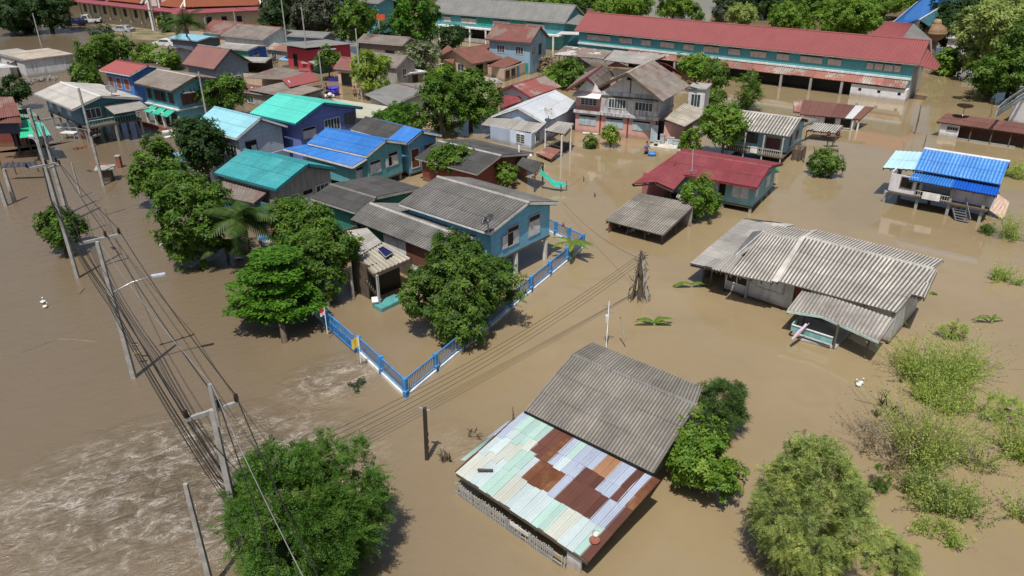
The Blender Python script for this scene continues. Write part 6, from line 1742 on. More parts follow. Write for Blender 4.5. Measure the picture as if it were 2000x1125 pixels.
# small poles and the tower on the right
def lattice_tower():
    t = T('ivy_pole', 'short tapering pole overgrown with dead creepers and leaning supports, alone in the water', 'pole', at(1248, 586))
    h = hgt(1248, 586, 490)
    t.add('shaft', M().bar((.05, 0, -1), (-.1, 0, h), .22, w1=.14), m_['old timber'])
    for a, b, w in (((.55, -.1), (-.05, 0), .14), ((-.5, -.1), (-.12, 0), .09), ((.3, .4), (-.05, .05), .09), ((-.3, .3), (-.1, .05), .07)):
        t.add('brace', M().bar((a[0], a[1], -.5), (b[0], b[1], h * .93), w), m_['concrete'] if w > .1 else m_['bark'])
    m = M()
    for k in range(90):
        z = random.uniform(.05, h * .97); r = .55 * (1 - z / h) + .12
        a = random.uniform(0, 6.28); p = V(r * math.cos(a) - .05, r * math.sin(a) * .7, z)
        q = p + V(random.uniform(-.22, .22), random.uniform(-.2, .2), random.uniform(-.35, .25))
        m.bar(p, q, .035, .03)
    t.add('creeper', m, plain('dead creeper', (.10, .085, .06), .9))['kind'] = 'stuff'
    TOPS['ivy'] = (t, h, [])
lattice_tower()
o = T('aerial_pole', 'thin white pole with two short bars behind the ridge of the patched tin house', 'pole', at(1184, 677))
h = hgt(1184, 677, 588)
o.add('shaft', M().tube([(0, 0, -1), (0, 0, h)], .028, 6), m_['galvanised'])
for z in (.9, .76): o.add('bar', M().bar((-.25, 0, h * z), (.27, 0, h * z), .035), m_['galvanised'])
o.add('junction', M().box(-.14, -.03, -.06, .05, h * .55, h * .7), m_['white paint'])
o = T('leaning_stake', 'thin bamboo stake leaning over behind the patched tin house', 'stake', at(1228, 681))
o.add('rod', M().tube([(0, 0, -.5), at(1212, 622, 1.6) - at(1228, 681)], .035, 5), plain('bamboo', (.26, .22, .14), .7))
o.add('tip', M().tube([at(1212, 622, 1.6) - at(1228, 681), at(1211.4, 620, 1.66) - at(1228, 681)], .03, 5), m_['black rubber'])
o = T('timber_post', 'dark timber post with a short top bar standing in water near the fence corner', 'post', at(833, 897))
h = hgt(833, 897, 797)
o.add('shaft', M().bar((0, 0, -1), (.06, 0, h), .15), plain('dark timber', (.045, .035, .028), .85)); o.add('top_bar', M().bar((-.18, .03, h - .02), (.25, -.03, h - .12), .07, .09), m_['concrete'])
for k in range(3): o.add('cleat', M().box(.02, .14, -.05, .06, .5 + .35 * k, .62 + .35 * k), m_['old timber'])
for (bx, by, tx, ty, w, lb) in ((1786, 262, 1799, 205, .16, 'dark crooked wooden pole wrapped in creeper between the two brown sheds'), (1934, 229, 1938, 204, .09, 'thin yellowish stake behind the long brown shed'), (1803, 287, 1810, 262, .09, 'thin pale leaning stake before the long brown shed'), (999, 826, 1001, 795, .08, 'short black stake beside the grey roof of the patched house'), (1105, 372, 1106, 352, .10, 'dark stake at the low end of the green tarp'), (1139, 355, 1139, 343, .12, 'short dark stump post in water beyond the tarp'), (1160, 385, 1161, 376, .14, 'tiny dark stump with a floating bit of wood'), (1590, 300, 1590, 285, .10, 'thin dark post behind the dome shaped bush')):
    o = T('stake', lb, 'stake', at(bx, by)); h = hgt(bx, by, ty)
    tp = at(tx, ty, h) - at(bx, by)
    mid = tp * .5 + V(.06, 0, 0)
    o.add('shaft', M().tube([(0, 0, -.5), mid, tp], [w / 2, w / 2.3, w / 2.8], 6), m_['bark']); o.add('knot', M().lathe(mid, [(w * .3, -.05), (w * .62, 0), (w * .3, .06)], 6), m_['bark'])

def cable(p, q, sag, r, label, group, mt='wire black', n=18):
    p, q = Vector(p), Vector(q)
    o_ = (p + q) / 2
    pts = [p.lerp(q, i / n) - V(0, 0, sag * 4 * (i / n) * (1 - i / n)) - o_ for i in range(n + 1)]
    o = link('cable', M().tube(pts, r, 4, 0, False).mesh('cable', m_[mt]), None, o_)
    return tag(o, label, 'cable', group)
HV = 'high voltage wires along the poles'
e2, e3, e1 = TOPS['p2'][2][0], TOPS['p3'][2][0], TOPS['p1'][2][0]
far0 = at(112, 228, 9.0)
for i, (s0, s1, lb) in enumerate(((1, 1, 'outermost high voltage wire, farthest from the cable bundle'), (2, 2, 'middle high voltage wire over the second black insulators'), (0, 0, 'inner high voltage wire above the cable bundle'))):
    a, b = e2[s0], e3[s1]
    d = b - a
    cable(a, b, .35, .017, lb, HV)
    cable(b, at({0: 560, 1: 640, 2: 562}[s0], {0: 1010, 1: 1165, 2: 1165}[s0], 2.6 if s0 == 0 else b.z - .2), .25, .017, lb + ', last span over the feathery tree', HV)
    cable(TOPS['p0'][0].mw @ V(-.5 + .5 * i, 0, TOPS['p0'][1] * .95), a, .4, .017, lb + ', far span', HV)
cable(TOPS['p2'][0].mw @ V(.1, 0, 7.1), TOPS['p3'][0].mw @ V(.15, 0, TOPS['p3'][1] + .9), .3, .013, 'thin pale earth wire strung between the tall open-water pole and the steel pole tip', 'earth wire', 'wire grey')
cable(TOPS['p3'][0].mw @ V(.15, 0, TOPS['p3'][1] + .9), at(612, 1165, TOPS['p3'][1] + .6), .25, .013, 'thin pale earth wire crossing the feathery tree crown', 'earth wire', 'wire grey')
LOWG = 'telephone cables bundled along the poles'
lowl = 'sagging black telephone cable in the thick bundle hung along the electric poles'
off = [(-.2, 4.9), (-.17, 4.75), (-.2, 4.6), (-.15, 4.45), (-.2, 4.3), (.16, 4.6), (.2, 4.4), (-.22, 4.1), (-.18, 3.95)]
for i, (dx, z) in enumerate(off):
    p2w = TOPS['p2'][0].o.location + V(dx, -.1, z); p3w = TOPS['p3'][0].o.location + V(dx - .05, -.1, z - .3); p1w = TOPS['p1'][0].o.location + V(dx, -.1, z + .5)
    r = .019 if i % 3 == 0 else .011
    cable(p1w, p2w, .45 + .06 * (i % 3), r, lowl, LOWG); cable(p2w, p3w, .40 + .05 * (i % 4), r, lowl, LOWG)
    if i < 5: cable(p3w, at(560 + 8 * i, 1000, 2.2), .3, r, lowl, LOWG)
    if i % 2 == 0: cable(TOPS['p0'][0].o.location + V(dx, 0, z + .4), p1w, .3, .02, lowl, LOWG)
ivy = TOPS['ivy'][0].o.location; ih = TOPS['ivy'][1]
for i, (dz, dy) in enumerate(((-.15, 0), (-.35, .05), (-.6, .1), (-.75, 0))):
    a = ivy + V(-.1, dy, ih + dz)
    lb_ = ('topmost', 'second', 'third', 'lowest')[i]
    b = at(650 + 4 * i, 842 + 9 * i, 1.2 - .1 * i)
    cable(a, b, .55, .013, lb_ + ' of four thin cables drooping from the creeper-covered pole towards the fence corner', 'cables drooping over the fence corner')
cable(ivy + V(-.1, 0, ih - .5), at(1100, 395, .6), .5, .012, 'single thin wire trailing from the creeper-covered pole towards the green tarp', 'lone wires')
cable(TOPS['pa'][0].o.location + V(0, 0, 5.2), TOPS['p0'][0].o.location + V(0, 0, 6), .5, .015, 'wire crossing from the block-footed pole to the thick double pole', 'lone wires')
cable(TOPS['pa'][0].o.location + V(0, 0, 5.0), TOPS['f1'][0].o.location + V(0, 0, 5.2), .5, .02, 'wire between the block-footed pole and the pole by the turquoise house', 'lone wires')
cable(TOPS['f2'][0].o.location + V(0, 0, 8), TOPS['f3'][0].o.location + V(0, 0, 8), .5, .02, 'street wire between the two very tall poles of the upper street', 'lone wires')
cable(TOPS['f8'][0].o.location + V(0, 0, 7), TOPS['f2'][0].o.location + V(0, 0, 8), .5, .02, 'street wire from the deep blue shop pole to the crimson shop pole', 'lone wires')

# ---------------------------------------------------------------- trees and plants
L_mango = leafmat('mango leaf', (.034, .085, .010), (.085, .165, .020), (.13, .22, .028))
L_mangod = leafmat('deep mango leaf', (.026, .068, .010), (.070, .135, .018), (.115, .19, .025))
L_dark = leafmat('dark leaf', (.014, .040, .010), (.036, .080, .018), (.045, .085, .022))
L_bright = leafmat('bright leaf', (.060, .14, .012), (.13, .235, .026), (.19, .28, .035))
L_layer = leafmat('layered leaf', (.025, .085, .008), (.075, .19, .014), (.11, .24, .02))
L_feather = leafmat('feathery leaf', (.036, .098, .014), (.080, .17, .022), (.11, .20, .03), .35)
L_dkfeather = leafmat('dark feathery leaf', (.040, .085, .022), (.085, .145, .035), None, .3)
L_lime = leafmat('lime leaf', (.10, .19, .02), (.22, .30, .05), (.25, .33, .05), .35)
L_olive = leafmat('olive leaf', (.14, .20, .06), (.27, .34, .10), (.38, .43, .12), .35)
L_palegrass = leafmat('pale shrub leaf', (.20, .29, .06), (.36, .45, .11), (.38, .42, .13), .4)
L_grey = leafmat('grey green leaf', (.04, .055, .032), (.085, .10, .06), None, .25)
L_white = leafmat('flowering leaf', (.045, .085, .025), (.09, .13, .04), (.30, .30, .20), .25)
L_palm = leafmat('palm leaf', (.022, .055, .010), (.065, .105, .020), None, .2)
L_banana = leafmat('banana leaf', (.085, .18, .02), (.20, .26, .05), None, .35)
L_dry = leafmat('dry leaf', (.22, .17, .10), (.30, .25, .16), None, .2)
rng = np.random.default_rng(11)

def leaf_quads(C, D, Nn, ln, wd, fold=0.0):
    """C centres, D directions, Nn normals (k,3); rhombus leaves -> verts (k,4,3)"""
    S = np.cross(D, Nn); S /= np.linalg.norm(S, axis=1, keepdims=True) + 1e-9
    ln = ln[:, None]; wd = wd[:, None]
    return np.stack([C, C + D * ln * .5 + S * wd * .5, C + D * ln - Nn * ln * fold, C + D * ln * .5 - S * wd * .5], 1)

def quads_mesh(name, Q, mat):
    me = bpy.data.meshes.new(name)
    k = len(Q)
    me.vertices.add(k * 4); me.vertices.foreach_set('co', Q.reshape(-1).astype(np.float32))
    me.loops.add(k * 4); me.loops.foreach_set('vertex_index', np.arange(k * 4, dtype=np.int32))
    me.polygons.add(k); me.polygons.foreach_set('loop_start', np.arange(0, k * 4, 4, dtype=np.int32))
    me.materials.append(mat); me.update(calc_edges=True)
    return me

def unit(a): return a / (np.linalg.norm(a, axis=-1, keepdims=True) + 1e-9)

def crown_points(n, rx, ry, rz, lobes, lob_r=(.34, .55), spread=.62, inner=.12, flat=-.55, core=.62, cw=1.0):
    """points and outward normals on a lumpy crown"""
    c = unit(rng.normal(size=(lobes, 3))) * (rng.uniform(.55, 1.0, (lobes, 1)) * spread)
    c[:, 2] = np.maximum(c[:, 2], flat * .8)
    c = np.vstack([c, [[0, 0, 0.05]]])
    r = np.concatenate([rng.uniform(*lob_r, lobes), [core]])
    w = r ** 2; w[-1] *= cw; k = rng.choice(len(c), n * 3, p=w / w.sum())
    d = unit(rng.normal(size=(n * 3, 3)))
    rad = np.where(rng.random(n * 3) < inner, rng.uniform(.4, .85, n * 3), rng.uniform(.86, 1.06, n * 3))
    p = c[k] + d * (r[k] * rad)[:, None]
    dist = np.linalg.norm(p[:, None, :] - c[None], axis=2) / r[None]
    dist[np.arange(len(p)), k] = 9
    ok = (dist.min(1) > .78) & (p[:, 2] > flat - .25)
    p, d = p[ok][:n], d[ok][:n]
    return p * np.array([rx, ry, rz]), unit(d / np.array([rx, ry, rz]) * min(rx, rz))

def tufts(n, rx, ry, rz, lobes, tr, per, compact=0):
    """leaf positions bunched into tufts with gaps between them, on a crown with an uneven outline"""
    T_, N_ = crown_points(max(12, n // per), rx, ry, rz, lobes, *(((.34, .54), .60, .22) if compact == 1 else ((.26, .5), .72, .16) if not compact else ((.4, .6), .42, .15)), **({'core': .80, 'cw': 3.0} if compact else {}))
    ph = rng.uniform(0, 6.28, 6); u = T_ / np.array([rx, ry, rz])
    wob = 1 + .10 * np.sin(3.1 * u[:, 0] + ph[0]) * np.cos(2.7 * u[:, 1] + ph[1]) + .08 * np.sin(5.3 * u[:, 2] + 4.1 * u[:, 0] + ph[2])
    T_ = T_ * wob[:, None] * rng.uniform(.9, 1.08, (len(T_), 1))
    r = tr * rng.uniform(.55, 1.35, (len(T_), 1))
    P_ = np.repeat(T_, per, 0); R_ = np.repeat(r, per, 0); Q_ = np.repeat(N_, per, 0)
    d = unit(rng.normal(size=P_.shape) + Q_ * .55)
    return P_ + d * R_ * np.sqrt(rng.random((len(P_), 1))), unit(d * .6 + Q_ * .6)

def crown(style, rx, ry, rz, dens, size, mat, lobes=11):
    area = 4 * math.pi * ((rx * ry) ** 1.6 / 3 + (rx * rz) ** 1.6 / 3 + (ry * rz) ** 1.6 / 3) ** (1 / 1.6)
    up = np.array([0, 0, 1.0])
    if style == 'rosette':
        n = int(min(6500, max(160, dens * area)))
        P_, Nn = tufts(n, rx, ry, rz, lobes, size * 1.55, 5 if lobes < 10 else 9, 2 if lobes < 10 else 0)
        m = 7; k = len(P_)
        ax = unit(Nn * .8 + up * .55 + rng.normal(size=(k, 3)) * .28)
        t1 = unit(np.cross(ax, rng.normal(size=(k, 3)))); t2 = np.cross(ax, t1)
        Q = []
        for i in range(m):
            a = 2 * math.pi * (i + rng.uniform(-.3, .3, k)) / m
            rad = (np.cos(a)[:, None] * t1 + np.sin(a)[:, None] * t2)
            D = unit(rad + ax * rng.uniform(-.15, .5, (k, 1)))
            NN = unit(ax + rad * -.2 + rng.normal(size=(k, 3)) * .15)
            ln = size * rng.uniform(.7, 1.25, k)
            Q.append(leaf_quads(P_ + rng.normal(size=(k, 3)) * size * .15, D, NN, ln, ln * .40, .12))
        return np.concatenate(Q)
    if style == 'spray':
        n = int(min(19000, max(150, dens * area)))
        P_, Nn = tufts(n, rx, ry, rz, lobes, size * 1.9, 14, 1 if lobes > 20 else 0)
        k = len(P_); m = 9
        D0 = unit(Nn * .9 + rng.normal(size=(k, 3)) * .55 + up * .25)
        side = unit(np.cross(D0, up + rng.normal(size=(k, 3)) * .3)); Q = []
        for i in range(m):
            u = (i + .5) / m
            pos = P_ + D0 * size * (u - .45) * 2.4 - up * (size * .9 * u * u)
            for s in (1, -1):
                D = unit(side * s + D0 * .55 - up * .15 + rng.normal(size=(k, 3)) * .2)
                NN = unit(np.cross(D0, side) + rng.normal(size=(k, 3)) * .25)
                ln = size * rng.uniform(.34, .6, k) * (1.15 - .5 * u)
                Q.append(leaf_quads(pos, D, NN, ln, ln * .42))
        return np.concatenate(Q)
    if style == 'layer':
        Q = []
        tiers = 6
        for ti in range(tiers):
            f = ti / (tiers - 1); z = (f - .45) * 1.7 * rz
            R = rx * (1.0 - .82 * max(0, f - .2) ** 1.25) * (.9 if ti == 0 else 1)
            nb = int(8 + 7 * (1 - f))
            for b in range(nb):
                a = 2 * math.pi * (b + rng.uniform(-.35, .35)) / nb; rr = R * rng.uniform(.55, 1.12)
                c = np.array([rr * math.cos(a) * .8, rr * math.sin(a) * .8, z + rng.uniform(-.2, .2) * rz * .35 - .12 * rr])
                pr = rx * rng.uniform(.20, .32); k = int(dens * 3.2 * pr * pr * 3.4)
                ang = rng.uniform(0, 6.283, k); q = np.sqrt(rng.random(k)) * pr
                P_ = c + np.stack([q * np.cos(ang), q * np.sin(ang), rng.normal(size=k) * .04 + (1 - (q / pr) ** 2) * .16 * pr], 1)
                ph = rng.uniform(0, 6.283, k)
                D = unit(np.stack([np.cos(ph), np.sin(ph), rng.uniform(-.35, .15, k)], 1)); NN = unit(np.tile(up, (k, 1)) + rng.normal(size=(k, 3)) * .22)
                ln = size * rng.uniform(.7, 1.2, k); Q.append(leaf_quads(P_, D, NN, ln, ln * .5, .1))
        return np.concatenate(Q)
    if style == 'loose':          # many thin leafy wands rising and arching outwards
        k = int(dens * .42 * math.pi * rx * ry) + 18; m = 24
        c = rng.uniform(-1, 1, (6, 2)) * .65; i = rng.integers(0, 6, k)
        b = c[i] + rng.normal(size=(k, 2)) * .20
        base = np.concatenate([b * np.array([rx, ry]), np.full((k, 1), -rz)], 1)
        out = np.concatenate([rng.normal(size=(k, 2)) * .30 + b * .25, np.ones((k, 1))], 1)
        hh = rz * rng.uniform(.9, 2.3, k) * np.clip(1.25 - .55 * np.linalg.norm(b, axis=1), .3, 1.2)
        Q = []
        def axis(u):
            p = base + out * (hh * u)[:, None]; p[:, :2] += out[:, :2] * (hh * .5 * u * u)[:, None]
            return p
        for j in range(4):                                       # the wands themselves
            p0, p1 = axis(j / 4), axis((j + 1.05) / 4); d = p1 - p0; l = np.linalg.norm(d, axis=1)
            for a_ in (0, 1): Q.append(leaf_quads(p0, unit(d), unit(np.stack([np.full(k, a_ * 1.0), np.full(k, 1.0 - a_), np.full(k, .2)], 1)), l, np.full(k, .035 - .006 * j)))
        for j in range(m):
            u = (j + .5) / m
            pos = axis(u) + rng.normal(size=(k, 3)) * size * .45 * (.5 + .8 * u)
            D = unit(rng.normal(size=(k, 3)) + up * .7); NN = unit(rng.normal(size=(k, 3)) * .6 + up)
            ln = size * rng.uniform(.6, 1.3, k); Q.append(leaf_quads(pos, D, NN, ln, ln * .36))
        return np.concatenate(Q)

def trunk_mesh(h, r, rx, rz, nb=6, lean=(0, 0)):
    m = M()
    tp = V(lean[0], lean[1], h)
    m.tube([(0, 0, -1.2), (lean[0] * .2, lean[1] * .2, h * .35), tp * 1.0], [r * 1.15, r * .9, r * .6], 7)
    for i in range(nb):
        a = 2 * math.pi * (i + random.uniform(-.3, .3)) / nb; u = random.uniform(.55, 1)
        s = tp * u; e = tp + V(math.cos(a) * rx * random.uniform(.3, .55), math.sin(a) * rx * random.uniform(.3, .55), rz * random.uniform(-.2, .25))
        m.tube([s, s.lerp(e, .5) + V(0, 0, -rz * .08), e], [r * .5, r * .32, r * .1], 5)
    return m

TN = 0
def tree(cx, cy, rw, rh, gap, label, style='rosette', mat=None, dens=26, size=.22, lobes=11, name='tree', cat='tree', base=None, group=None, tr=.0, depthk=1.0, anchor=None):
    """crown centre and half sizes in photo pixels; gap = clear height below the crown"""
    global TN
    zc = gap + 1.5
    for _ in range(25):
        c = at(cx, cy, zc); d = depth(c); rx = rw * d / FOC; hm = rh * d / FOC
        el = math.atan2(CAM_H - zc, c.y)
        rz2 = hm * hm - (rx * depthk * math.sin(el)) ** 2
        rz = math.sqrt(max(rz2, (.42 * rx) ** 2)) / max(.6, math.cos(el)) if rz2 > 0 else .42 * rx
        rz = min(rz, 1.6 * rx)
        zc = gap + rz * .92
    TN += 1
    loc = V(c.x, c.y, 0) if base is None else at(*base)
    off_ = V(c.x, c.y, zc) - loc
    far = max(1.0, d / 45.0)
    sz = size * min(far, 2.4); dn = dens / min(far, 2.4) ** 1.7
    Q = crown(style, rx, rx * depthk, rz, dn, sz, mat, lobes)
    t = T(name, label, cat, loc, 0, group)
    o = link('crown', quads_mesh('crown', Q, mat), t.o, off_)
    if style != 'loose':
        t.add('trunk', trunk_mesh(max(.6, off_.z) * (.6 if lobes > 20 else 1), tr or max(.07, rx * .075), rx, rz, 0 if lobes > 20 else 6, (off_.x, off_.y)), m_['bark'])
    else:
        m = M()
        for k in range(16):
            a = random.uniform(0, 6.28); q = random.uniform(.1, .8); p = V(math.cos(a) * q * rx, math.sin(a) * q * rx, -.3)
            m.tube([p, p + V(random.uniform(-.2, .2), random.uniform(-.2, .2), rz * random.uniform(.7, 1.6))], [.016, .007], 3)
        t.add('stem', m, m_['bark'])
    return t
NEAR = 'trees standing in the flood around the gardens'
tree(302, 332, 54, 60, .7, 'round mango tree with yellowish leaf patches beside the flooded road', mat=L_mango, dens=30, size=.26, group=NEAR)
tree(393, 277, 60, 60, 1.0, 'very dark dense tree in front of the pale blue roof', mat=L_dark, dens=30, size=.26, group=NEAR)
tree(380, 428, 76, 94, .2, 'tall bright green mango tree next to the coconut palm', mat=L_mango, dens=32, size=.26, group=NEAR, lobes=14)
tree(580, 428, 72, 60, 1.2, 'broad mango tree between the palm and the blackened grey roof', mat=L_mango, dens=30, size=.25, group=NEAR)
tree(630, 492, 74, 80, .6, 'mango tree overhanging the small solar panel roof', mat=L_mango, dens=32, size=.25, group=NEAR, lobes=13)
tree(538, 549, 97, 68, 1.1, 'flat-tiered almond tree with a clear trunk in the water beside the blue fence', 'layer', L_layer, dens=42, size=.24, base=(557, 674), group=NEAR)
tree(892, 553, 104, 97, .25, 'large round dark mango tree filling the corner inside the blue fence', mat=L_mangod, dens=44, size=.23, group=NEAR, lobes=16)
tree(113, 440, 42, 50, .3, 'leafy bush wrapped around the foot of the thick double pole', mat=L_mango, dens=26, size=.26, group=NEAR)
tree(443, 182, 50, 34, 1.2, 'dark round tree behind the pale blue and turquoise roofs', mat=L_mango, dens=26, group=NEAR)
tree(880, 312, 42, 40, .5, 'round green tree growing before the charcoal roof of the low red house', mat=L_mango, dens=32, size=.2, group=NEAR)
tree(990, 337, 27, 21, .5, 'small round tree beside the tarp shed', mat=L_bright, dens=34, size=.16, group=NEAR)
tree(1362, 382, 45, 41, .35, 'loose bright green tree leaning on the red-roofed house above the grey shed', mat=L_bright, dens=24, size=.22, group=NEAR)
tree(1417, 250, 42, 54, .4, 'tall egg-shaped bright tree between pink annex and grey ribbed roof', mat=L_bright, dens=32, size=.22, group=NEAR)
tree(1351, 270, 19, 22, .2, 'small conical tree at the corner of the pink annex', mat=L_bright, dens=34, size=.18, group=NEAR)
tree(1155, 277, 14, 13, .0, 'small clipped ball bush in open water before the pink house', mat=L_mango, dens=44, size=.14, name='bush', cat='bush', lobes=7)
tree(1193, 262, 16, 14, .55, 'small yellowish sapling with a bare stem before the pink house', mat=L_lime, dens=16, size=.2, lobes=6, base=(1193, 279), tr=.1)
tree(1612, 317, 33, 29, .0, 'dome shaped dark bush standing alone in smooth brown water', mat=L_mango, dens=36, size=.17, name='bush', cat='bush', lobes=9)
tree(1463, 178, 28, 32, .4, 'feathery young tree behind the grey ribbed roof near the school', 'spray', L_mango, dens=22, size=.28, group=NEAR)
tree(1400, 185, 16, 26, .3, 'narrow tree with green netting behind the pink house', mat=L_mango, dens=22, group=NEAR)
tree(1360, 132, 44, 26, 1.2, 'yellowish rounded tree behind the pink house roof', mat=L_bright, dens=26, group=NEAR)
tree(1400, 150, 22, 30, .8, 'darker tree half behind the yellowish tree at the school awning', mat=L_mango, dens=24, group=NEAR)
BACK = 'trees among the back houses'
tree(918, 185, 60, 56, 1.0, 'big mango tree beside the red and grey patched gable', mat=L_mango, dens=30, group=BACK, lobes=14)
tree(860, 205, 50, 56, .6, 'big dark tree standing left of its brighter twin by the patched gable', mat=L_mango, dens=30, group=BACK, lobes=13)
tree(880, 160, 42, 34, 2.2, 'pale tree top in front of the brown tile house porch', mat=L_bright, dens=26, group=BACK)
tree(778, 228, 52, 28, .4, 'low smooth bright hedge tree beside the olive roof', mat=L_layer, dens=40, size=.15, group=BACK, name='hedge', cat='hedge')
tree(1113, 142, 34, 28, .2, 'dark shrub clump behind the patched red gable', mat=L_mango, dens=26, name='shrub', cat='shrub')
tree(1084, 152, 28, 16, .1, 'bright low shrub in front of the mottled tin shed', mat=L_bright, dens=26, name='shrub', cat='shrub')
tree(1068, 128, 16, 12, .1, 'pale dry shrub by the corner of the brown tile house', mat=L_dry, dens=22, name='shrub', cat='shrub')
tree(640, 115, 22, 20, 1.6, 'clipped square-looking tree before the crimson shop', mat=L_mango, dens=34, group=BACK)
tree(722, 138, 42, 42, .8, 'bright yellow-green rounded street tree crossed by poles', mat=L_lime, dens=20, size=.24, group=BACK)
tree(815, 108, 42, 30, .8, 'tree sprinkled with white blossom by the silver shed', mat=L_white, dens=26, group=BACK)
tree(808, 42, 55, 48, 1.0, 'large smooth dark green tree before the grey school roof', mat=L_layer, dens=34, size=.2, lobes=14, group=BACK)
tree(700, 38, 55, 46, 1.5, 'green leafy tree beside the teal back building', mat=L_mango, dens=26, group=BACK)
tree(610, 28, 62, 44, 1.5, 'grey-green dull tree behind the crimson shop', mat=L_grey, dens=26, group=BACK)
tree(535, 28, 36, 44, 1.5, 'dark narrow tree at the temple chapel corner', mat=L_dark, dens=26, group=BACK)
tree(880, 72, 30, 26, .8, 'dark tree by the two-armed pole under the grey school', mat=L_dark, dens=22, group=BACK)
tree(745, 80, 30, 26, .5, 'dark undergrowth tree behind the weathered timber house', mat=L_dark, dens=22, group=BACK)
tree(92, 22, 52, 32, 1.0, 'big dark spreading tree over the parked blue vehicle', mat=L_dark, dens=26, group=BACK)
tree(18, 28, 40, 36, .6, 'dark tree mass at the far end of the muddy road', mat=L_dark, dens=24, group=BACK)
tree(48, 48, 22, 14, .1, 'pale roadside shrub under the big dark tree', mat=L_grey, dens=22, name='shrub', cat='shrub')
tree(18, 180, 30, 30, .4, 'dark round tree at the picture edge behind the red-roofed shophouse', mat=L_dark, dens=28, group=BACK)
tree(180, 106, 38, 28, .4, 'leafy bright tree row end beside the whitewashed block', mat=L_mango, dens=26, group=BACK)
tree(165, 145, 28, 24, .3, 'dark tree between the white block and the royal blue house', mat=L_mango, dens=26, group=BACK)
tree(215, 98, 44, 26, .2, 'shrubby green tree behind the royal blue house roof', mat=L_mango, dens=24, group=BACK)
tree(325, 118, 30, 18, .1, 'bright hedge behind the dusty maroon roof', mat=L_bright, dens=24, name='shrub', cat='shrub')
tree(285, 105, 30, 16, .1, 'yellow-green shrub strip below the sky blue stall', mat=L_bright, dens=24, name='shrub', cat='shrub')
tree(440, 140, 18, 10, .1, 'low shrub under the eaves of the dusty maroon roof', mat=L_mango, dens=24, name='shrub', cat='shrub')
tree(332, 45, 18, 16, .2, 'dark round shrub beside the tall coconut palm at the temple', mat=L_mango, dens=24, name='shrub', cat='shrub')
tree(195, 62, 26, 9, .0, 'low tuft of shrubs in front of the white pickup', mat=L_grey, dens=22, name='shrub', cat='shrub')
TOPR = 'trees beyond the schools'
for (x, y, w, h, lb, mt) in ((1225, 12, 58, 20, 'spreading tree top beyond the left end of the red school roof', L_bright), (1315, 16, 42, 20, 'bushy tree behind the red school ridge next to the open water gap', L_bright), (1362, 27, 14, 12, 'tiny round tree in the water gap behind the school', L_mango),
        (1412, 24, 18, 14, 'grey-green small tree in the water gap behind the school', L_grey), (1450, 28, 34, 22, 'light green tree right behind the school ridge', L_olive), (1545, 28, 48, 26, 'rounded green tree above the pale lean-to strip', L_bright),
        (1655, 30, 80, 38, 'broad bright tree before the blue hall roof', L_bright), (1730, 8, 50, 24, 'tree top against the blue hall ridge', L_bright), (1640, 2, 60, 14, 'dark far tree line piece at the picture top', L_dark), (1500, 4, 60, 14, 'far dark trees above the light green tree', L_dark), (1590, 6, 40, 14, 'far dark tree between the rounded trees', L_mango), (1030, 2, 60, 10, 'far tree strip above the grey school ridge', L_bright), (1120, 6, 40, 12, 'far tree at the end of the grey school roof', L_mango), (920, -4, 60, 10, 'far tree beyond the grey school', L_mango)):
    tree(x, y, w, h, .6, lb, mat=mt, dens=26, group=TOPR)
for i, (x, y, w, h, mt) in enumerate(((-10, -14, 70, 26, L_dark), (70, -20, 70, 24, L_dark), (150, -24, 60, 22, L_mango), (560, -18, 60, 26, L_dark), (640, -24, 70, 26, L_grey), (740, -16, 60, 28, L_dark), (790, -30, 60, 24, L_mango), (870, -30, 60, 20, L_dark), (980, -16, 60, 16, L_mango), (1090, -14, 60, 16, L_dark), (1180, -10, 50, 18, L_mango), (1440, -10, 60, 18, L_dark), (1560, -14, 60, 20, L_dark), (1680, -18, 60, 22, L_mango), (1800, -22, 60, 24, L_dark), (1900, -18, 70, 30, L_dark))):
    tree(x, y, w, h, .3, 'far wood tree ' + ('in the very corner beyond the muddy road', 'beyond the muddy road next to the corner tree', 'behind the parked vehicles and temple wall', 'just past the temple chapel pillar', 'of grey-green tone above the dull grey-green tree', 'above the teal back building', 'above the smooth dark green tree', 'over the start of the grey school ridge', 'over the middle of the grey school ridge', 'over the end of the grey school ridge', 'between the two schools', 'above the light green tree by the red ridge', 'above the rounded green tree by the red ridge', 'left of the blue hall ridge', 'behind the blue hall ridge', 'beyond the dark wide-spreading tree')[i], mat=mt, dens=22, size=.3, group='distant trees of the far wood')
tree(1868, 42, 70, 42, 2.0, 'dark wide-spreading tree next to the brown water tank', mat=L_dark, dens=26, size=.26, lobes=13, group=TOPR)
tree(1955, 60, 80, 80, 1.5, 'huge yellow-green tree at the picture edge beyond the flooded lane', mat=L_olive, dens=28, size=.26, group=TOPR, lobes=18)
tree(1945, 145, 52, 50, .3, 'dark lower tree below the huge yellow-green tree', mat=L_mango, dens=28, group=TOPR, lobes=13)
tree(1990, 110, 50, 80, .3, 'dark tree mass at the picture edge above the white house', mat=L_mango, dens=28, group=TOPR, lobes=13)
tree(1855, 122, 18, 22, .2, 'small broad-leaved tree at the end of the lane by the school', mat=L_bright, dens=16, size=.34, lobes=6, group=TOPR)
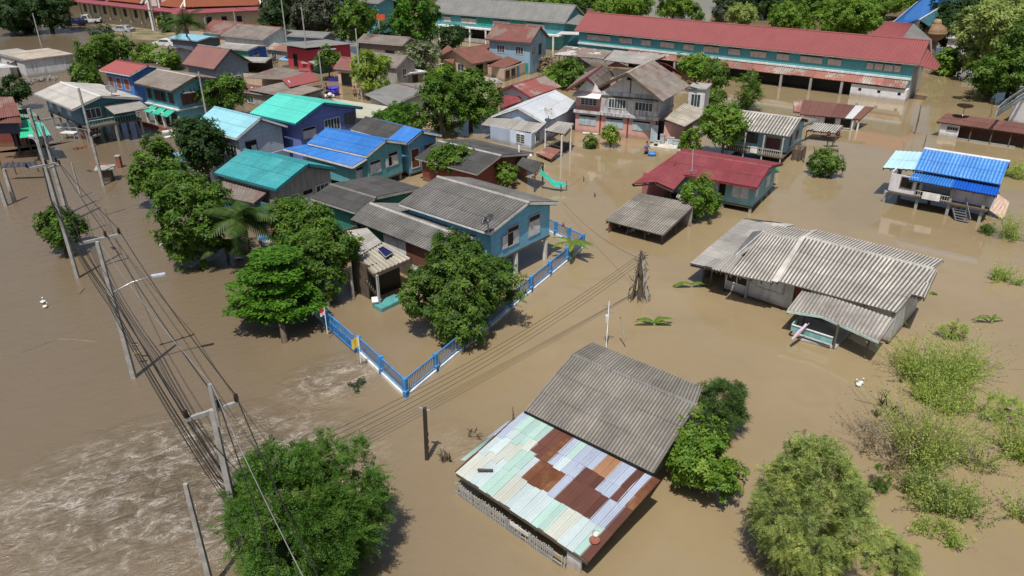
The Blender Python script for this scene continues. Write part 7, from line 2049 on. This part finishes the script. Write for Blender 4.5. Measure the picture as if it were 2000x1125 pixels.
# foreground
FRONT = 'trees in the foreground water'
tree(590, 1012, 146, 150, .0, 'very large feathery dark green tree at the bottom beside the power lines', 'spray', L_feather, dens=170, size=.20, lobes=46, group=FRONT, tr=.22)
tree(1412, 793, 60, 58, .25, 'fine-leaved dark green tree behind the grey roof of the patched house', 'spray', L_dkfeather, dens=120, size=.15, lobes=12, group=FRONT)
tree(1365, 898, 80, 76, .2, 'bright broad-leaved tree against the patched tin roof side', mat=L_bright, dens=52, size=.17, lobes=14, group=FRONT)
tree(1583, 1003, 116, 136, .0, 'large pale olive shrub-like tree at the bottom, widest on the open water', 'spray', L_olive, dens=175, size=.155, lobes=40, group=FRONT, tr=.16)
tree(1750, 1092, 62, 26, .0, 'low olive bush spreading beside the large pale olive tree', 'spray', L_olive, dens=110, size=.14, lobes=9, name='bush', cat='bush')
tree(1718, 932, 20, 30, .0, 'small dark sprig of leaves between the olive tree and the floating weeds', 'spray', L_mango, dens=40, size=.11, lobes=5, name='bush', cat='bush')
SHR = 'pale shrubs rising through the water on the right'
for (x, y, w, h, lb, st, mt, dn) in (
        (1860, 645, 24, 20, 'compact little shrub below the wilted banana plant', 'spray', L_palegrass, 60), (1832, 712, 58, 46, 'pale green shrub mound beside the leaning twigs', 'loose', L_palegrass, 150), (1885, 700, 44, 40, 'thin greyish shrub with bare twigs beside the pale mound', 'loose', L_palegrass, 60),
        (1850, 775, 50, 34, 'yellowish shrub under the pale mound', 'loose', L_palegrass, 120), (1838, 850, 58, 70, 'wide pale weed bed half under water', 'loose', L_palegrass, 110), (1755, 850, 60, 60, 'sparse grey brushwood beside the pale weed bed', 'loose', L_dry, 34), (1800, 960, 50, 34, 'green shrub patch below the pale weed bed', 'loose', L_olive, 150), (1880, 985, 56, 36, 'thin olive shrub patch farther out from the weed bed', 'loose', L_olive, 80), (1965, 800, 48, 34, 'pale green shrub at the picture edge', 'spray', L_palegrass, 40), (1985, 852, 40, 40, 'lower shrub at the picture edge with twigs', 'loose', L_palegrass, 110),
        (1840, 1035, 46, 26, 'last thin weed patch near the bottom', 'loose', L_palegrass, 40), (1955, 535, 30, 18, 'thin weeds in the water above the wilted banana plant', 'loose', L_palegrass, 60), (1985, 445, 26, 26, 'thin weeds beside the peach ramp', 'loose', L_palegrass, 60), (1985, 335, 24, 14, 'low green weeds behind the blue stilt house', 'loose', L_palegrass, 110), (1935, 448, 14, 10, 'small leafy tuft in front of the peach ramp', 'spray', L_mango, 50), (1925, 880, 40, 46, 'very thin reeds between the weed bed and the edge shrub', 'loose', L_palegrass, 26), (1995, 980, 22, 40, 'thin reeds at the lower picture edge', 'loose', L_palegrass, 40)):
    tree(x, y, w, h, .0, lb, st, mt, dens=dn, size=.14 if st == 'spray' else .12, lobes=7, name='shrub', cat='shrub', group=SHR)

# palms: every frond its own part
def frond_mesh(L, droop, w, n=18):
    Q = []; m = M()
    pts = [V(L * u, 0, L * (.35 * u - droop * u * u)) for u in [i / n for i in range(n + 1)]]
    m.tube(pts, [.03 * (1 - .8 * i / n) for i in range(n + 1)], 4)
    for i in range(2, n + 1):
        p = pts[i]; d = (pts[i] - pts[i - 1]).normalized(); s = w * math.sin(math.pi * min(1, .15 + .85 * i / n)) ** .7 + .08
        for sg in (1, -1):
            tip = p + d * s * .45 + V(0, sg * s, -s * .45)
            e = d * .085
            m.face([p - e, p + e, tip, tip - e * .5])
    return m
def palm(px, py, h, L, n, label, base=None):
    b = at(px, py) if base is None else at(*base)
    top_ = at(px, py, h)
    t = T('coconut_palm', label, 'palm tree', b)
    tp = top_ - b
    m = M(); m.tube([(0, 0, -1), tp * .5 + V(.12, 0, 0), tp], [.2, .14, .11], 8); t.add('trunk', m, m_['bark'])
    ms = [frond_mesh(L * s, d, L * .26).mesh('frond', L_palm) for s, d in ((1, .55), (.92, .85), (1.05, .35), (.85, 1.1))]
    for i in range(n):
        o = link('frond', ms[i % 4], t.o, tp)
        o.rotation_euler = (random.uniform(-.25, .25), random.uniform(-.75, .35), i * 2.399 + random.uniform(-.2, .2))
    return t
palm(475, 425, 3.6, 2.2, 17, 'coconut palm with drooping yellow-green fronds between the mango trees', base=(482, 512))
palm(440, 482, 1.3, 1.7, 12, 'young low palm at the foot of the coconut palm', base=(442, 505))
palm(360, 42, 6.5, 3.6, 20, 'tall coconut palm in front of the temple', base=(365, 80))

def banana_leaf(L, w):
    m = M(); n = 8
    for i in range(n):
        for s in (1, -1):
            def P(u, e): ww = w * math.sin(math.pi * min(.98, .06 + .92 * u)) ** .6; return V(L * u, s * e * ww / 2, L * (.45 * u - .75 * u * u) - .12 * e * ww)
            a, b = i / n, (i + .93) / n
            m.face([P(a, 0), P(b, 0), P(b, 1), P(a, 1)])
    m.tube([V(L * u, 0, L * (.45 * u - .75 * u * u) + .01) for u in (0, .3, .6, .95)], [.03, .025, .018, .008], 4)
    return m
def banana(px, py, h, angs, L, w, label, extra=None, pitch=0.0):
    t = T('banana_plant', label, 'banana plant', at(px, py))
    t.add('stem', M().tube([(0, 0, -.8), (.02, 0, h * .6), (0, 0, h)], [.1, .08, .05], 7), plain('banana stem', (.20, .26, .08), .6))
    me = banana_leaf(L, w).mesh('leaf', L_banana)
    for a in angs:
        o = link('leaf', me, t.o, (0, 0, h)); o.rotation_euler = (0, pitch + random.uniform(-.2, .2), math.radians(a))
    return t
banana(1117, 505, 1.05, (150, 175, 20, -15, 60, -50, 110, 5, 200, -100), 1.35, .40, 'banana plant with red flower growing at the far corner of the blue fence', pitch=-.2)
o = T('banana_flower', 'red banana flower head above the fence corner banana plant', 'flower', at(1100, 440, 1.6))
o.add('stalk', M().tube([at(1117, 480, 1.0) - at(1100, 440, 1.6), (.1, 0, -.1), (0, 0, 0)], .03, 5), m_['bark']); o.add('bud', M().lathe((0, 0, 0), [(.02, -.1), (.09, 0), (.07, .14), (.01, .26)], 8), plain('flower red', (.5, .07, .09), .6))
banana(1277, 636, .18, (140, 52, 12, 4, 183), 1.05, .3, 'half-drowned banana plant with upright leaves near the creeper-covered pole', pitch=-.25)
banana(1350, 562, .25, (172, 8, 178, 15), 1.1, .32, 'half-drowned banana plant with two yellowing leaves beside the long house lean-to', pitch=-.05)
banana(1817, 575, .12, (25, -10), .45, .2, 'yellowed banana leaves poking out at the far corner of the long house')
banana(1935, 632, .25, (155, 45, 175, 20, 100), .95, .18, 'wilted brown-edged banana plant alone in the water')
o = T('papaya_seedling', 'wilted seedling stub beside the fence inside the garden', 'plant', at(1062, 528))
o.add('stem', M().tube([(0, 0, -.3), (.02, 0, .3)], .02, 4), m_['bark']); o.add('leaf', banana_leaf(.4, .14), L_banana)

# floating weed clump, twigs, driftwood
def clump(px, py, r, n, label, mat, s=.12):
    t = T('floating_weed', label, 'weeds', at(px, py))
    k = n; P_ = rng.normal(size=(k, 3)) * np.array([r * .5, r * .42, .05]) + np.array([0, 0, .07]); P_[:, 2] = np.abs(P_[:, 2])
    c = rng.normal(size=(9, 2)) * r * .45; i = rng.integers(0, 9, k); P_[:, :2] = c[i] + rng.normal(size=(k, 2)) * r * .13
    D = unit(rng.normal(size=(k, 3)) * np.array([1, 1, .4])); NN = unit(rng.normal(size=(k, 3)) * .5 + np.array([0, 0, 1]))
    link('leaves', quads_mesh('leaves', leaf_quads(P_, D, NN, np.full(k, s), np.full(k, s * .6)), mat), t.o)
    return t
clump(704, 752, .55, 260, 'clump of dark drowned twigs with leaves drifting below the blue gate', L_grey)
clump(1128, 1100, .2, 90, 'sprig of green leaves at the low front corner of the patched house', L_bright, .1)
clump(1712, 812, .3, 60, 'dark leafy scrap floating among the brushwood', L_grey)
clump(1757, 745, .12, 30, 'small green leaf tuft floating beside a short log', L_mango, .1)
def twigs(px, py, r, n, h, label, mat='bark', w=.022):
    t = T('dead_branches', label, 'branches', at(px, py)); m = M()
    for k in range(n):
        a = random.uniform(0, 6.28); q = random.uniform(0, .5) * r; p = V(math.cos(a) * q, math.sin(a) * q, -.2)
        e = p + V(random.uniform(-1, 1) * r * .8, random.uniform(-1, 1) * r * .8, h * random.uniform(.4, 1.2) + .2)
        m.tube([p, p.lerp(e, .5) + V(random.uniform(-.1, .1), random.uniform(-.1, .1), .08), e], [w, w * .7, w * .25], 4)
        for j in range(3):
            s = p.lerp(e, random.uniform(.4, .9)); m.tube([s, s + V(random.uniform(-.3, .3), random.uniform(-.3, .3), random.uniform(0, .3))], [w * .4, w * .15], 3)
    t.add('twigs', m, m_[mat])
plain('pale twig', (.30, .25, .20), .9)
twigs(1690, 838, .9, 26, .35, 'grey tangle of dead branches beside the brushwood', 'pale twig')
twigs(1752, 812, .9, 20, .4, 'brown dead branches lying over the weed bed edge', 'bark')
twigs(1730, 795, .5, 5, .7, 'forked black branch sticking out of the water', 'black rubber', .04)
twigs(1910, 712, .9, 16, .5, 'pale bare twigs leaning out of the thin shrub', 'pale twig')
twigs(1880, 800, .8, 12, .5, 'bare twigs between pale mound and edge shrub', 'bark')
twigs(1960, 880, .8, 8, .5, 'bare branches below the edge shrub', 'bark')
twigs(872, 900, .45, 7, .6, 'crooked broken branches at the outer corner of the patched house', 'bark', .05)
twigs(925, 850, .6, 6, .2, 'driftwood lodged along the torn edge of the patched tin roof', 'bark', .04)
twigs(1480, 1090, .9, 14, .6, 'pale bare twigs under the edge of the large olive tree', 'pale twig')
twigs(155, 290, .8, 12, .3, 'orange driftwood pile below the stilt house near the poles', 'brick red', .05)
twigs(60, 60, .9, 5, 3.0, 'bare tall branches by the muddy road corner', 'bark', .06)
for (x0, y0, x1, y1, w, lb) in ((1731, 744, 1748, 746, .09, 'short dark log floating near the green tuft'), (1668, 780, 1740, 800, .04, 'long thin stick floating across the brushwood'), (0, 695, 40, 690, .03, 'faint pale stick drifting at the picture edge'), (38, 690, 112, 662, .035, 'pale submerged rail line curving near the open water, first length'), (112, 662, 190, 668, .045, 'pale submerged rail line, second length beside the first'), (155, 575, 165, 563, .06, 'short dark stick in the water by the power lines'), (1110, 366, 1137, 347, .05, 'pale pole lying between tarp stake and stump'), (172, 318, 238, 325, .16, 'red brick kerb just showing above the water by the crossroads')):
    a, b = at(x0, y0), at(x1, y1)
    o = T('driftwood', lb, 'stick', (a + b) / 2)
    d = (b - a) / 2
    o.add('shaft', M().tube([-d, V(0, .02, .02), d], [w * .4, w * .5, w * .3], 5), m_['brick red'] if 'brick' in lb else (m_['pale twig'] if 'pale' in lb else m_['bark'])); o.add('stub', M().tube([d * .3, d * .3 + V(.05, .05, .08)], [w * .3, w * .15], 4), m_['bark'])

# ---------------------------------------------------------------- people wading
def person(px, py, az, label, shirt, trousers, pose='stand', sc=1.0, sink=.55):
    t = T('person', label, 'person', at(px, py) + V(0, 0, -sink * sc), az)
    def skin(name, pts, edges, rad, mat, parent=None):
        me = bpy.data.meshes.new(name); me.from_pydata([V(*p) * sc for p in pts], edges, [])
        o = link(name, me, parent or t.o); me.materials.append(mat)
        md = o.modifiers.new('skin', 'SKIN'); md.use_smooth_shade = True
        for i, r in enumerate(rad):
            v = me.skin_vertices[0].data[i]; v.radius = (r[0] * sc, r[1] * sc) if isinstance(r, tuple) else (r * sc, r * sc)
        me.skin_vertices[0].data[0].use_root = True
        sb = o.modifiers.new('sub', 'SUBSURF'); sb.levels = 1; sb.render_levels = 1
        return o
    ar = {'stand': ((.24, .05, .95), (.26, -.12, .78)), 'carry': ((.27, -.12, 1.05), (.2, -.38, 1.02)), 'reach': ((.33, -.05, 1.12), (.5, -.2, 1.0))}[pose]
    pts = [(0, 0, .92), (0, 0, 1.12), (0, .01, 1.36), (0, 0, 1.48), (0, -.01, 1.60), (0, -.015, 1.70)]
    ed = [(0, 1), (1, 2), (2, 3), (3, 4), (4, 5)]; rad = [(.15, .11), (.135, .10), (.17, .10), .055, (.078, .095), (.07, .085)]
    for s in (1, -1):
        k = len(pts)
        pts += [(s * .17, .01, 1.40), (s * ar[0][0], ar[0][1], ar[0][2]), (s * ar[1][0], ar[1][1], ar[1][2]), (s * ar[1][0], ar[1][1] - .08, ar[1][2] - .03)]
        ed += [(2, k), (k, k + 1), (k + 1, k + 2), (k + 2, k + 3)]; rad += [.06, .045, .033, .04]
        k = len(pts)
        pts += [(s * .1, 0, .86), (s * .11, -.02 * s, .48), (s * .11, .03 * s, .09), (s * .12, -.12 + .03 * s, .04)]
        ed += [(0, k), (k, k + 1), (k + 1, k + 2), (k + 2, k + 3)]; rad += [.09, .06, .042, .04]
    skin('body', pts, ed, rad, plain('skin tone', (.28, .16, .10), .6))
    if shirt: skin('shirt', [pts[0], (0, 0, 1.12), (0, .01, 1.36), (.2, .01, 1.36), (.25, .03, 1.2), (-.2, .01, 1.36), (-.25, .03, 1.2)], [(0, 1), (1, 2), (2, 3), (3, 4), (2, 5), (5, 6)], [(.168, .13), (.155, .12), (.185, .12), .08, .065, .08, .065], shirt)
    skin('trousers', [(0, 0, .95), (.1, 0, .82), (.11, 0, .5), (-.1, 0, .82), (-.11, 0, .5)], [(0, 1), (1, 2), (0, 3), (3, 4)], [(.165, .13), .11, .085, .11, .085], trousers)
    t.add('hair', M().lathe(V(0, .01, 1.70) * sc, [(.01, .105 * sc), (.06 * sc, .09 * sc), (.088 * sc, .04 * sc), (.09 * sc, -.02 * sc), (.075 * sc, -.06 * sc)], 10), m_['black rubber'])
    return t
nv, bk_, bl_m = plain('navy cloth', (.03, .04, .10), .8), plain('dark cloth', (.02, .02, .025), .8), plain('blue cloth', (.06, .14, .50), .8)
person(1262, 301, 20, 'person in blue shirt wading before the pink house, arms held out', bl_m, bk_, 'reach')
person(694, 190, 200, 'bare-chested person in dark shorts wading in the back street', None, bk_, 'stand', 1.0, .4)
person(706, 189, 160, 'small figure standing right behind a tall pole in the back street', None, bk_, 'stand', .95, .5)
person(719, 181, 30, 'dark-clothed person beside a short pole under the bright street tree', bk_, bk_, 'stand')
person(725, 182, -30, 'second dark-clothed person close to the bright street tree', plain('maroon cloth', (.14, .03, .03), .8), bk_, 'stand')
person(632, 190, 90, 'person in dark blue standing next to the round blue tub', nv, nv, 'carry', 1.05, .3)
person(639, 188, 60, 'person in black standing against the round blue tub', bk_, bk_, 'carry', 1.1, .3)
def tub(px, py, r, h, label, mat, name='tub'):
    t = T(name, label, name.replace('_', ' '), at(px, py))
    t.add('body', M().lathe((0, 0, 0), [(.01, .02), (r * .8, 0), (r, h), (r * .94, h), (r * .72, .06), (.01, .06)], 16), mat); t.add('rim', M().lathe((0, 0, h), [(r, -.03), (r * 1.06, 0), (r, .03)], 16), mat)
    return t
violet = plain('violet plastic', (.08, .06, .50), .35)
tub(652, 186, .75, .95, 'big round violet blue tub on the back street', violet)
tub(1273, 304, .38, .22, 'round blue basin floating by the wading person', m_['blue paint'], 'floating_basin')
tub(176, 268, .95, 1.1, 'dusty pink round water jar under the teal stilt house', plain('dusty pink jar', (.36, .20, .18), .7), 'water_jar')
o = T('blue_canoe', 'long violet blue plastic boat moored in the back street', 'boat', at(668, 158), 8)
o.add('hull', boat_mesh(3.6, 1.0, .42), violet); o.add('seat', M().box(-.3, .1, -.4, .4, .2, .26), violet)
o = T('white_sacks', 'white sacks piled next to the round violet tub', 'sacks', at(644, 191))
for i in range(4):
    a = i * 1.7; o.add('sack', M().lathe((.35 * math.cos(a), .3 * math.sin(a), .2 if i < 3 else .45), [(.01, -.2), (.26, -.15), (.32, .02), (.22, .2), (.03, .26)], 9), m_['white paint'])
def slab_thing(name, label, cat, px, py, sx, sy, sz, mat, rot=0, legs=False, z=0.0):
    t = T(name, label, cat, at(px, py), rot)
    t.add('top', M().box(-sx / 2, sx / 2, -sy / 2, sy / 2, z, z + sz), mat)
    if legs:
        for x in (-.42, .42):
            for y in (-.4, .4): t.add('leg', M().bar((x * sx, y * sy, -.6), (x * sx, y * sy, z), .07), m_['grey frame'])
    else: t.add('edge', M().box(-sx / 2 - .03, sx / 2 + .03, -sy / 2 - .03, sy / 2 + .03, z + sz * .3, z + sz * .6), m_['concrete'])
    return t
slab_thing('white_table', 'white table standing in the water under the dark teal stilt house', 'table', 139, 270, 1.6, .8, .08, m_['white paint'], -10, True, .55)
slab_thing('foam_box', 'white foam pieces caught at the boundary wall beside the dark tree', 'foam box', 328, 262, 1.0, .6, .35, m_['white paint'], 30)
slab_thing('foam_sheet', 'second white foam piece below the first at the boundary wall', 'foam sheet', 333, 268, 1.1, .5, .12, m_['white paint'], 50)
slab_thing('white_foam', 'torn white foam lump afloat under the bright tall mango tree', 'foam lump', 322, 480, .55, .3, .2, m_['white paint'], 60)
slab_thing('floating_board', 'white board floating beside the pink house porch post', 'board', 1153, 262, 1.6, .35, .12, m_['white paint'], -15)
slab_thing('blue_crate', 'blue plastic crate in the shaded scrap heap behind the palm', 'crate', 518, 482, .7, .5, .5, m_['blue paint'], 20, False, .3)
slab_thing('white_crate', 'white crate in the shaded scrap heap behind the palm', 'crate', 528, 490, .6, .45, .45, m_['white paint'], -30, False, .2)
slab_thing('white_bucket_box', 'white box beside the trunk of the young low palm', 'box', 468, 505, .5, .4, .45, m_['white paint'], 10, False, .1)
slab_thing('red_boat_cover', 'red painted board in the scrap heap behind the palm', 'board', 525, 468, 1.1, .5, .1, m_['brick red'], 25, False, .6)
slab_thing('gas_water_tank', 'blue and white water tank between the dark tree and the bright mango', 'tank', 352, 330, 1.6, 1.4, 1.3, plain('tank blue', (.22, .42, .66), .4), 25)
# white birds / foam scraps
def bird(px, py, label, s=1.0, az=0):
    t = T('white_duck', label, 'duck', at(px, py), az)
    m = M(); m.tube([(-.22 * s, 0, .12 * s), (-.12 * s, 0, .1 * s), (.02 * s, 0, .1 * s), (.16 * s, 0, .12 * s), (.22 * s, 0, .22 * s), (.24 * s, 0, .34 * s), (.30 * s, 0, .36 * s)], [.02 * s, .1 * s, .14 * s, .1 * s, .05 * s, .055 * s, .03 * s], 8)
    t.add('body', m, m_['white paint']); t.add('beak', M().tube([(.29 * s, 0, .36 * s), (.37 * s, 0, .34 * s)], [.025 * s, .012 * s], 5), plain('beak yellow', (.6, .35, .05), .5))
    for sd in (1, -1): t.add('wing', M().tube([(-.14 * s, sd * .12 * s, .13 * s), (0, sd * .14 * s, .15 * s), (.1 * s, sd * .1 * s, .15 * s)], [.02 * s, .06 * s, .02 * s], 6), m_['white paint'])
bird(1676, 754, 'white duck swimming in open water before the porch', .75, 100)
bird(1681, 750, 'second white duck close against the other', .7, 40)
bird(85, 592, 'white egret-like duck alone on the dark river water', .8, 120)
bird(89, 601, 'white duck just below the lone white bird on the river', .7, 80)
slab_thing('roof_board', 'small wooden sign board on the tall pole foot', 'board', 272, 703, .3, .05, .16, m_['brown shutter'], 0, False, .85)
slab_thing('yellow_board', 'small dirty yellow board beneath the wooden sign at the tall pole foot', 'board', 273, 711, .28, .05, .2, plain('dirty yellow', (.36, .33, .06), .7), 10, False, .55)

# ---------------------------------------------------------------- vehicles by the temple road
def vehicle(px, py, az, label, col, kind='car', z=-.25):
    t = T('parked_' + kind, label, kind, at(px, py) + V(0, 0, z), az)
    L, W = (5.0, 1.8) if kind == 'pickup' else (4.4, 1.75)
    prof = [(-L / 2, .45), (-L / 2, .95), (-L / 2 + .15, 1.02)] + ([(-.35, 1.02), (-.2, 1.75), (.75, 1.75), (1.3, 1.1)] if kind == 'pickup' else [(-L / 2 + .5, 1.05), (-1.3, 1.5), (.5, 1.5), (1.15, 1.02)]) + [(L / 2 - .1, .95), (L / 2, .75), (L / 2, .45)]
    m = M()
    wdt = lambda z: W / 2 - max(0, z - 1.0) * .22
    for i in range(len(prof) - 1):
        (x0, z0), (x1, z1) = prof[i], prof[i + 1]
        m.face([(x0, -wdt(z0), z0), (x1, -wdt(z1), z1), (x1, wdt(z1), z1), (x0, wdt(z0), z0)])
    for s in (1, -1): m.face([(x, s * wdt(z_), z_) for x, z_ in prof])
    pm = plain('paint ' + label[:12], col, .3)
    body = t.add('body', m, pm)
    if kind == 'pickup':
        t.add('bed', M().box(-2.3, -.45, -.72, .72, 1.025, 1.04), m_['black rubber'])
        t.add('windscreen', M().slab((1.27, -.7, 1.15), (1.27, .7, 1.15), (.80, .62, 1.70), (.80, -.62, 1.70), .02), m_['glass pane'])
        sx = (-.2, .75)
    else:
        t.add('windscreen', M().slab((1.14, -.72, 1.07), (1.14, .72, 1.07), (.56, .64, 1.46), (.56, -.64, 1.46), .02), m_['glass pane'])
        t.add('rear_window', M().slab((-1.68, .7, 1.1), (-1.68, -.7, 1.1), (-1.34, -.64, 1.46), (-1.34, .64, 1.46), .02), m_['glass pane'])
        sx = (-1.15, .55)
    for s in (1, -1):
        z0, z1 = 1.08, 1.42 if kind == 'car' else 1.65
        t.add('side_window', M().slab((sx[0], s * (wdt(z0) + .012), z0), (sx[1] + .3, s * (wdt(z0) + .012), z0), (sx[1], s * (wdt(z1) + .012), z1), (sx[0] + .12, s * (wdt(z1) + .012), z1), .01), m_['glass pane'])
        t.add('headlight', M().box(L / 2 - .06, L / 2 + .02, s * .62 - .18, s * .62 + .18, .72, .86), m_['pale glass'])
        for x in (-L / 2 + .85, L / 2 - .85):
            w = M().lathe((0, 0, 0), [(.05, -.1), (.32, -.1), (.36, -.06), (.36, .06), (.32, .1), (.05, .1)], 14)
            o = t.add('wheel', w, m_['black rubber']); o.location = (x, s * (W / 2 - .1), .36); o.rotation_euler = (math.pi / 2, 0, 0)
    return t
vehicle(174, 46, 190, 'white pickup parked by the temple yard', (.65, .66, .68), 'pickup', .0)
vehicle(148, 50, 185, 'dark blue car parked in shade beneath the big dark tree', (.02, .025, .07), 'car', .0)
vehicle(240, 62, 170, 'grey car standing in the flood near the temple wall', (.42, .43, .45), 'car', -.3)
vehicle(326, 92, 165, 'white car parked between the sky blue stall and the palm', (.68, .68, .69), 'car', -.1)
def motorbike(px, py, az, label, col):
    t = T('motorbike', label, 'motorbike', at(px, py), az)
    for x in (-.6, .6):
        o = t.add('wheel', M().lathe((0, 0, 0), [(.2, -.04), (.28, -.05), (.3, 0), (.28, .05), (.2, .04)], 12), m_['black rubber']); o.location = (x, 0, .25); o.rotation_euler = (math.pi / 2, 0, 0)
    t.add('body', M().bar((-.6, 0, .55), (.35, 0, .55), .22, .25).bar((.35, 0, .45), (.5, 0, .95), .16), plain('bike ' + label[:8], col, .4)); t.add('seat', M().bar((-.65, 0, .74), (.1, 0, .74), .24, .1), m_['black rubber'])
    t.add('handlebar', M().bar((.45, -.33, .98), (.45, .33, .98), .04), m_['galvanised'])
motorbike(524, 122, 20, 'pale motorbike parked at the water edge by the silver roof', (.5, .5, .5))
motorbike(534, 124, 60, 'dark motorbike parked beside the pale one', (.06, .06, .07))
def parasol(px, py, h, r, label, col):
    t = T('parasol', label, 'parasol', at(px, py)); t.add('pole', M().tube([(0, 0, -.6), (0, 0, h)], .04, 6), m_['galvanised'])
    t.add('canopy', M().lathe((0, 0, h), [(r, -.45), (r * .55, -.2), (.03, .02), (.02, -.02), (r * .55, -.24), (r, -.47)], 10), plain('canopy ' + label[:10], col, .7))
parasol(567, 130, 1.6, 1.5, 'sky blue parasol in front of the crimson shop', (.16, .38, .62))
parasol(555, 112, 1.9, 1.6, 'mint green parasol close to the crimson shop wall', (.30, .55, .45))
o = T('spirit_house', 'small green roofed shrine on a dark post beside the red-roofed house', 'shrine', at(1507, 364), 20)
o.add('post', M().bar((0, 0, -1), (0, 0, 1.25), .1), m_['old timber']); o.add('platform', M().box(-.3, .3, -.3, .3, 1.25, 1.31), m_['old timber'])
o.add('house', M().box(-.18, .18, -.18, .18, 1.31, 1.55), m_['white paint']); o.add('roof', M().slab((-.32, -.32, 1.52), (.32, -.32, 1.52), (.32, 0, 1.8), (-.32, 0, 1.8), .03).slab((.32, .32, 1.52), (-.32, .32, 1.52), (-.32, 0, 1.8), (.32, 0, 1.8), .03), plain('shrine green', (.03, .32, .12), .5))
# waterside post with capstone by the crossroads
o = T('brick_gatepost', 'short red gatepost standing in water near the round mango tree', 'gatepost', at(235, 327), 0)
o.add('shaft', M().box(-.18, .18, -.18, .18, -1, 1.0), m_['brick red']); o.add('cap', M().box(-.22, .22, -.22, .22, 1.001, 1.1), m_['concrete'])
